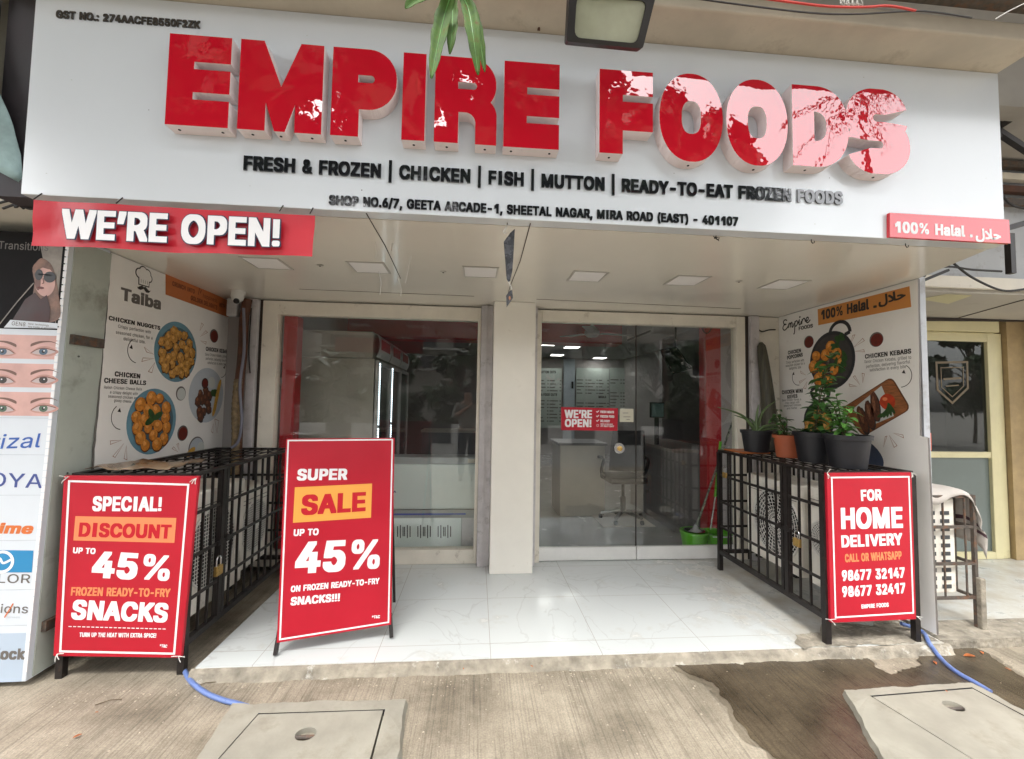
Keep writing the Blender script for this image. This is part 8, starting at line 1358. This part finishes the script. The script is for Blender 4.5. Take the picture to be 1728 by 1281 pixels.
b = MB(); b.slab([cc + (p - cc) * .9 + Vector((-.002, -.006, 0)) for p in P4], (0, .004, 0), 'screen'); b.build('display', t); b = MB(); b.tube([cc + Vector((.03, .05, .05)), cc + Vector((.06, .1, .35)), (cc.x + .06, cc.y + .1, 2.78)], .012, 'black', 8); b.build('ceiling_mount', t)
t = thing('ceiling_fan', (1.9, 7, 2.78), 'grey ceiling fan inside the shop', 'fan'); q = atY(999, 563, 6.2); b = MB(); b.tube([(q.x, 6.2, 2.78), (q.x, 6.2, q.z + .08)], .015, 'greymetal', 8); b.lathe((q.x, 6.2, q.z), [(.03, .12), (.07, .08), (.11, .03), (.11, -.02), (.07, -.05)], 'greymetal', 24); b.build('motor', t, smooth=40)
for k in range(3):
    a = k * 2.094 + .15; d = Vector((math.cos(a), math.sin(a), 0)); s = Vector((-d.y, d.x, 0)); c0 = Vector((q.x, 6.2, q.z)); b = MB(); b.slab([c0 + d * .13 - s * .05, c0 + d * .62 - s * .07, c0 + d * .62 + s * .07, c0 + d * .13 + s * .05], (0, 0, .008), 'greymetal'); b.build('blade', t)
t = thing('split_air_conditioner', (2.2, 6, 2.3), 'white split air conditioner high on the inside wall', 'air conditioner'); q = atY(1095, 555, 5.9); b = MB(); b.box(q.x - .08, q.x + .28, 5.6, 6.6, q.z - .12, q.z + .14, 'iwall'); b.build('casing', t, bevel=.03); b = MB(); b.box(q.x - .084, q.x - .080, 5.65, 6.55, q.z - .09, q.z - .06, 'dark'); b.build('outlet', t)
for i, (u_, w_, lab) in enumerate([(952, 560, 'lit ceiling panel inside, left of the fan'), (1022, 556, 'lit ceiling panel inside, right of the fan'), (925, 581, 'lit ceiling panel at the left edge below the red beam'), (965, 586, 'lit ceiling panel below the red beam, second one in'), (940, 599, 'lit ceiling panel, the lowest and farthest one'), (1012, 604, 'faint lit ceiling panel near the middle, the smallest')]):
    p = atZ(u_, w_, 2.772); s = .16
    t = thing('inside_ceiling_light', p, lab, 'ceiling light', 'lit panels in the shop ceiling'); b = MB(); b.box(p.x - s, p.x + s, p.y - s, p.y + s, 2.766, 2.774, 'lamp'); b.build('diffuser', t); b = MB()
    for a0, a1, c0, c1 in ((-s - .02, -s, -s - .02, s + .02), (s, s + .02, -s - .02, s + .02), (-s, s, -s - .02, -s), (-s, s, s, s + .02)): b.box(p.x + a0, p.x + a1, p.y + c0, p.y + c1, 2.764, 2.779, 'lampframe')
    b.build('frame', t)
# menu boards on the back wall
random.seed(17)
def board(lab, px0, px1, pt, pb, y, heads, cols, grp='menu boards on the back wall'):
    P = PL((0, y, 0), (1, 0, 0), (0, 0, 1)); a, c = P.uv((px0, pb)), P.uv((px1, pt)); t = thing('menu_board', (sum((a.x, c.x)) / 2, y, a.y), lab, 'menu board', grp)
    b = MB(); b.slab([P.p(q) for q in ((a.x, a.y), (c.x, a.y), (c.x, c.y), (a.x, c.y))], (0, .03, 0), 'menu'); b.build('panel', t); b = MB()
    for s, hx0, hx1, hy in heads: b.tpx(P, s, 'h', (hx0, hy), (hx1, hy), 4.2, 'pdark', LY)
    w = (c.x - a.x) / cols
    for k in range(cols):
        z = c.y - .35
        while z > a.y + .1:
            if not any(abs(P.uv((hx0, hy)).y - z) < .12 for s, hx0, hx1, hy in heads):
                L = random.uniform(.3, .7) * w; b.line(P, [(a.x + w * k + .04 * w, z), (a.x + w * k + .04 * w + L, z)], .028, 'pgrey', LY); b.line(P, [(a.x + w * (k + .84), z), (a.x + w * (k + .96), z)], .028, 'pgrey', LY)
            z -= .095
    b.build('print', t)
board('green tinted menu board headed MUTTON CUTS and SEA FOOD CUTS', 905, 948, 622, 722, 11.9, [('MUTTON CUTS', 910, 938, 630), ('SEA FOOD CUTS', 908, 940, 668)], 2)
board('wide menu board with narrow price columns, left part', 972, 1028, 622, 700, 12.1, [('MASALA', 1010, 1023, 672)], 3); board('wide menu board with narrow price columns, right part', 1029, 1092, 622, 700, 12.1, [('CHOP & CHEESE', 1059, 1079, 654)], 3)
t = thing('inside_door', (1.9, 12.1, 0), 'pale inner door between the menu boards', 'door'); P = PL((0, 12.15, 0), (1, 0, 0), (0, 0, 1)); a, c = P.uv((950, 740)), P.uv((970, 606)); b = MB(); b.box(a.x, c.x, 12.12, 12.18, .01, c.y, M("inner_door", (.42, .48, .52), .5)); b.build('leaf', t); b = MB(); b.box(c.x - .1, c.x - .05, 12.08, 12.12, 1.9, 2.1, 'black'); b.build('handle', t)
b = MB(); q = atY(1189, 690, 4.72); b.box(q.x - .05, q.x + .05, 4.73, 4.745, q.z - .12, q.z + .10, 'iwall'); b.box(q.x - .03, q.x + .03, 4.725, 4.73, q.z - .02, q.z + .05, 'wht'); tag(b.build('switch_board', bevel=.003), 'white switch board on the inner wall beside the red column by the door', 'switch')
b = MB(); q = [atY(u_, w_, 4.5) for u_, w_ in ((1183, 548), (1188, 560), (1195, 562), (1202, 552))]; b.tube(bez(q, 5), .007, 'wire', 6); tag(b.build('looped_cable'), 'looped dark cable at the top of the door glass by the red column', 'cable')
# ================================================================ ACROSS THE STREET (seen only as reflections)
random.seed(40)
t = thing('road_divider', (0, -9.6, -.26), 'black and white painted kerb wall in the middle of the road', 'road divider', None); b = MB()
for i in range(40):
    x = -20 + i * 1.0; b.box(x, x + 1.0, -9.8, -9.55, -.26, .52, 'kerbw' if i % 2 else 'kerbb')
b.build('blocks', t)
def tree(loc, H, R, lab, seed, nb=26, nl=110, ls=.34, trunk=.18, lowf=.35):
    random.seed(seed); t = thing('street_tree', loc, lab, 'tree', 'trees across the road'); base = Vector(loc); b = MB(); lf = MB()
    b.tube(bez([base, base + Vector((.1, 0, H * .2)), base + Vector((-.1, .1, H * .4)), base + Vector((.1, 0, H * .62))], 4), [trunk * (1 - .055 * i) for i in range(13)], 'bark', 8)
    for k in range(nb):
        a = random.uniform(0, 6.28); z = random.uniform(lowf, 1) * H; r = R * math.sqrt(random.random()) * (1 - .55 * abs((z / H - .68) / .35) ** 2 if z / H > .3 else .5); c = base + Vector((r * math.cos(a), r * math.sin(a), z))
        j = base + Vector((0, 0, min(z * .8, H * .6))); b.tube([j, j.lerp(c, .5) + Vector((0, 0, .2)), c], [.05, .03, .012], 'bark', 5)
        cr = R * random.uniform(.22, .36)
        for q in range(nl):
            v = Vector((random.gauss(0, 1), random.gauss(0, 1), random.gauss(0, .75))).normalized() * cr * random.random() ** .4; p = c + v
            n_ = (v.normalized() + Vector((random.gauss(0, .5), random.gauss(0, .5), .6 + random.gauss(0, .4)))).normalized(); s1 = n_.cross(Vector((random.random(), random.random(), random.random()))).normalized(); s2 = n_.cross(s1); l = ls * random.uniform(.6, 1.2)
            lf.add([p - s1 * l, p - s2 * l * .38, p + s1 * l, p + s2 * l * .38], [(0, 1, 2, 3)], 'crown')
    b.build('trunk', t, smooth=60); lf.build('crown', t)
tree((-10.5, -9.2, -.26), 15.5, 4.8, 'large dense street tree across the road at the left', 1, 42, 120, .62, .2, .5); tree((-3.4, -9.4, -.26), 15.0, 4.0, 'tall street tree across the road, in the middle', 2, 38, 120, .6, .2, .5); tree((1.7, -9.4, -.26), 12.8, 3.0, 'street tree across the road, right of the middle', 3, 32, 110, .55, .18, .55); tree((4.6, -9.7, -.26), 10.7, 2.9, 'rounded street tree across the road beside the open crowned one', 7, 30, 110, .5, .15, .6); tree((8.1, -9.7, -.26), 10.5, 2.7, 'smallest rounded street tree across the road', 8, 28, 110, .5, .14, .62)
tree((6.4, -13.0, -.26), 10.5, 3.2, 'open crowned street tree across the road at the right', 4, 9, 60, .4)
tree((9.5, -17.0, -.26), 6.5, 3.0, 'low street tree by the far pavement at the right', 5, 18, 90)
for i, (x, y, h) in enumerate([(-9.2, -11.6, 4.4), (-6.4, -11.9, 3.8), (-3.6, -11.5, 4.3), (-.9, -11.8, 3.9), (3.2, -11.6, 3.6), (8.6, -11.9, 4.1), (11.4, -11.6, 4.5), (20.5, -11.6, 6), (25.5, -12, 6.5)]):
    tree((x, y, -.26), h, 1.7, ['bushy roadside shrub at the far end of the row', 'second bushy roadside shrub, lower than its neighbours', 'broad bushy roadside shrub under the tall trees', 'bushy roadside shrub opposite the window', 'lowest bushy roadside shrub beside the gap', 'bushy roadside shrub beyond the gap', 'bushy roadside shrub before the wide gap', 'leafy roadside tree beyond the wide gap', 'outermost leafy roadside tree of the row'][i], 50 + i, 24, 110, .36, .08, .12)
t = thing('palm_tree', (11.6, -8.2, -.26), 'slim palm with thin drooping fronds across the road', 'tree'); b = MB(); B0 = Vector((11.6, -8.2, -.26)); P = bez([B0, B0 + Vector((.2, 0, 5)), B0 + Vector((.1, .2, 11.2))], 6); b.tube(P, [.14 - .005 * i for i in range(len(P))], 'bark', 8); b.build('trunk', t, smooth=60); b = MB(); top = P[-1]
for k in range(8):
    a = k * 2.4; d = Vector((math.cos(a), math.sin(a), 0)); L = random.uniform(1.7, 2.5); up = random.uniform(.2, 1.0); rib = [top + d * (L * s) + Vector((0, 0, up * 1.6 * s - 1.9 * s * s)) for s in [i / 9 for i in range(10)]]; b.tube(rib, .02, 'crown', 4)
    for i in range(1, 10):
        for sg in (-1, 1): s = Vector((-d.y, d.x, 0)) * sg; l = .5 * (1 - .5 * i / 10); p = rib[i]; b.add([p, p + d * .09, p + d * .25 + s * l * .8 + Vector((0, 0, -l * .7))], [(0, 1, 2)], 'crown')
b.build('crown', t)
def block(x0, x1, y0, y1, H, lab, rows, cols, m='bldg', grp='buildings across the road'):
    t = thing('street_building', ((x0 + x1) / 2, (y0 + y1) / 2, -.26), lab, 'building', grp); b = MB(); b.box(x0, x1, y0, y1, -.26, H, m); b.build('wall', t); fh = (H - 3.4) / rows
    for r in range(rows):
        for c in range(cols):
            w = (x1 - x0) / cols; xx = x0 + w * (c + .5); z = 3.6 + r * fh; b = MB(); b.box(xx - w * .28, xx + w * .28, y1 + .001, y1 + .06, z, z + fh * .55, 'bldgw'); b.build('window', t); 
    b = MB()
    for r in range(rows): z = 3.4 + r * fh; b.box(x0 - .02, x1 + .02, y1 + .002, y1 + .5, z, z + .12, 'kerbw')
    b.build('out_of_frame_slab', t); return t  # balcony slabs of the far buildings, one per floor
block(-22, -12, -26, -18, 9, 'broad pale building far across the road at the left', 4, 4); block(-10, .5, -27, -20, 7.5, 'brown apartment building behind the trees in the middle', 3, 4); t = block(2, 9.5, -27, -21, 6.2, 'low shop building across the road with a wide white name board', 1, 3); block(9.8, 20, -28, -21.2, 7, 'wider building across the road at the right', 2, 4)
b = MB(); b.box(2.2, 9.3, -20.97, -20.8, 2.5, 4.0, 'kerbw'); b.build('name_board', t); QP = PL((0, -20.79, 0), (-1, 0, 0), (0, 0, 1)); b = MB(); b.text(QP, 'Gurukrupa', 'h', (-8.2, 3.0), (-4.4, 3.0), .6, 'redtxt', .01); b.build('name_lettering', t)
b = MB(); b.box(2.2, 9.3, -20.99, -20.9, .0, 2.4, 'bldgw'); b.build('shop_front', t)
# the photographer, one continuous skinned body
t = thing('person', (-.17, -.42, GZ), 'person in grey shirt and dark trousers taking the picture, seen only mirrored in the glass', 'person')
def skin_body(name, verts, edges, radii, m, parent):
    me = bpy.data.meshes.new(name); off = OFF[parent.name]; me.from_pydata([tuple(Vector(v) - off) for v in verts], edges, []); me.materials.append(mat[m]); o = bpy.data.objects.new(name, me); COL.objects.link(o); o.parent = parent; OFF[o.name] = off
    sk = o.modifiers.new('skin', 'SKIN'); 
    if not me.skin_vertices: 
        bm_ = None
    for i, r in enumerate(radii): me.skin_vertices[0].data[i].radius = r if isinstance(r, tuple) else (r, r)
    me.skin_vertices[0].data[0].use_root = True
    sb = o.modifiers.new('sub', 'SUBSURF'); sb.levels = 2; sb.render_levels = 2; sk.use_smooth_shade = True; return o
X, Y = -.17, -.36
bv = [(X, Y, .92), (X, Y, 1.1), (X, Y + .01, 1.30), (X, Y, 1.42), (X, Y + .01, 1.50), (X, Y + .03, 1.58), (X, Y + .03, 1.68),
      (X - .19, Y, 1.40), (X - .27, Y + .06, 1.17), (-.10, Y + .27, 1.40), (-.075, Y + .315, 1.45), (X + .19, Y, 1.40), (X + .27, Y + .06, 1.17), (.08, Y + .27, 1.40), (.075, Y + .315, 1.45),
      (X - .09, Y, .86), (X - .10, Y + .01, .46), (X - .11, Y - .01, .0), (X - .12, Y + .12, -.05), (X + .09, Y, .86), (X + .10, Y + .01, .46), (X + .11, Y - .01, .0), (X + .12, Y + .12, -.05)]
be = [(0, 1), (1, 2), (2, 3), (3, 4), (4, 5), (5, 6), (3, 7), (7, 8), (8, 9), (9, 10), (3, 11), (11, 12), (12, 13), (13, 14), (0, 15), (15, 16), (16, 17), (17, 18), (0, 19), (19, 20), (20, 21), (21, 22)]
br = [(.16, .11), (.15, .105), (.165, .11), (.12, .09), (.055, .055), (.085, .095), (.075, .085), .062, .045, .034, .028, .062, .045, .034, .028, .09, .06, .045, .04, .09, .06, .045, .04]
try:
    body = skin_body('body', bv, be, br, 'skinr', t)
    sv = [bv[0], bv[1], bv[2], bv[3], bv[7], bv[8], (X - .215, Y + .13, 1.22), bv[11], bv[12], (X + .215, Y + .13, 1.22)]; sv[0] = (X, Y, .84)
    skin_body('shirt', sv, [(0, 1), (1, 2), (2, 3), (3, 4), (4, 5), (5, 6), (3, 7), (7, 8), (8, 9)], [(.185, .13), (.17, .125), (.18, .125), (.13, .10), .08, .062, .058, .08, .062, .058], 'shirt', t)
    skin_body('trousers', [bv[0], bv[15], bv[16], (X - .11, Y - .01, .03), bv[19], bv[20], (X + .11, Y - .01, .03)], [(0, 1), (1, 2), (2, 3), (0, 4), (4, 5), (5, 6)], [(.17, .12), .108, .082, .07, .108, .082, .07], 'trousers', t)
    skin_body('hair', [(X, Y - .01, 1.66), (X, Y - .01, 1.735), (X, Y - .04, 1.62)], [(0, 1), (0, 2)], [(.088, .10), (.06, .075), (.08, .07)], 'hairb', t)
    ph = MB(); ph.box(-.075, .075, Y + .325, Y + .334, 1.44, 1.515, 'black'); tag(ph.build('phone', bevel=.003), 'black phone held up sideways by the mirrored photographer', 'phone')
    bpy.context.view_layer.update()
except Exception as ex: print('skin failed', ex)
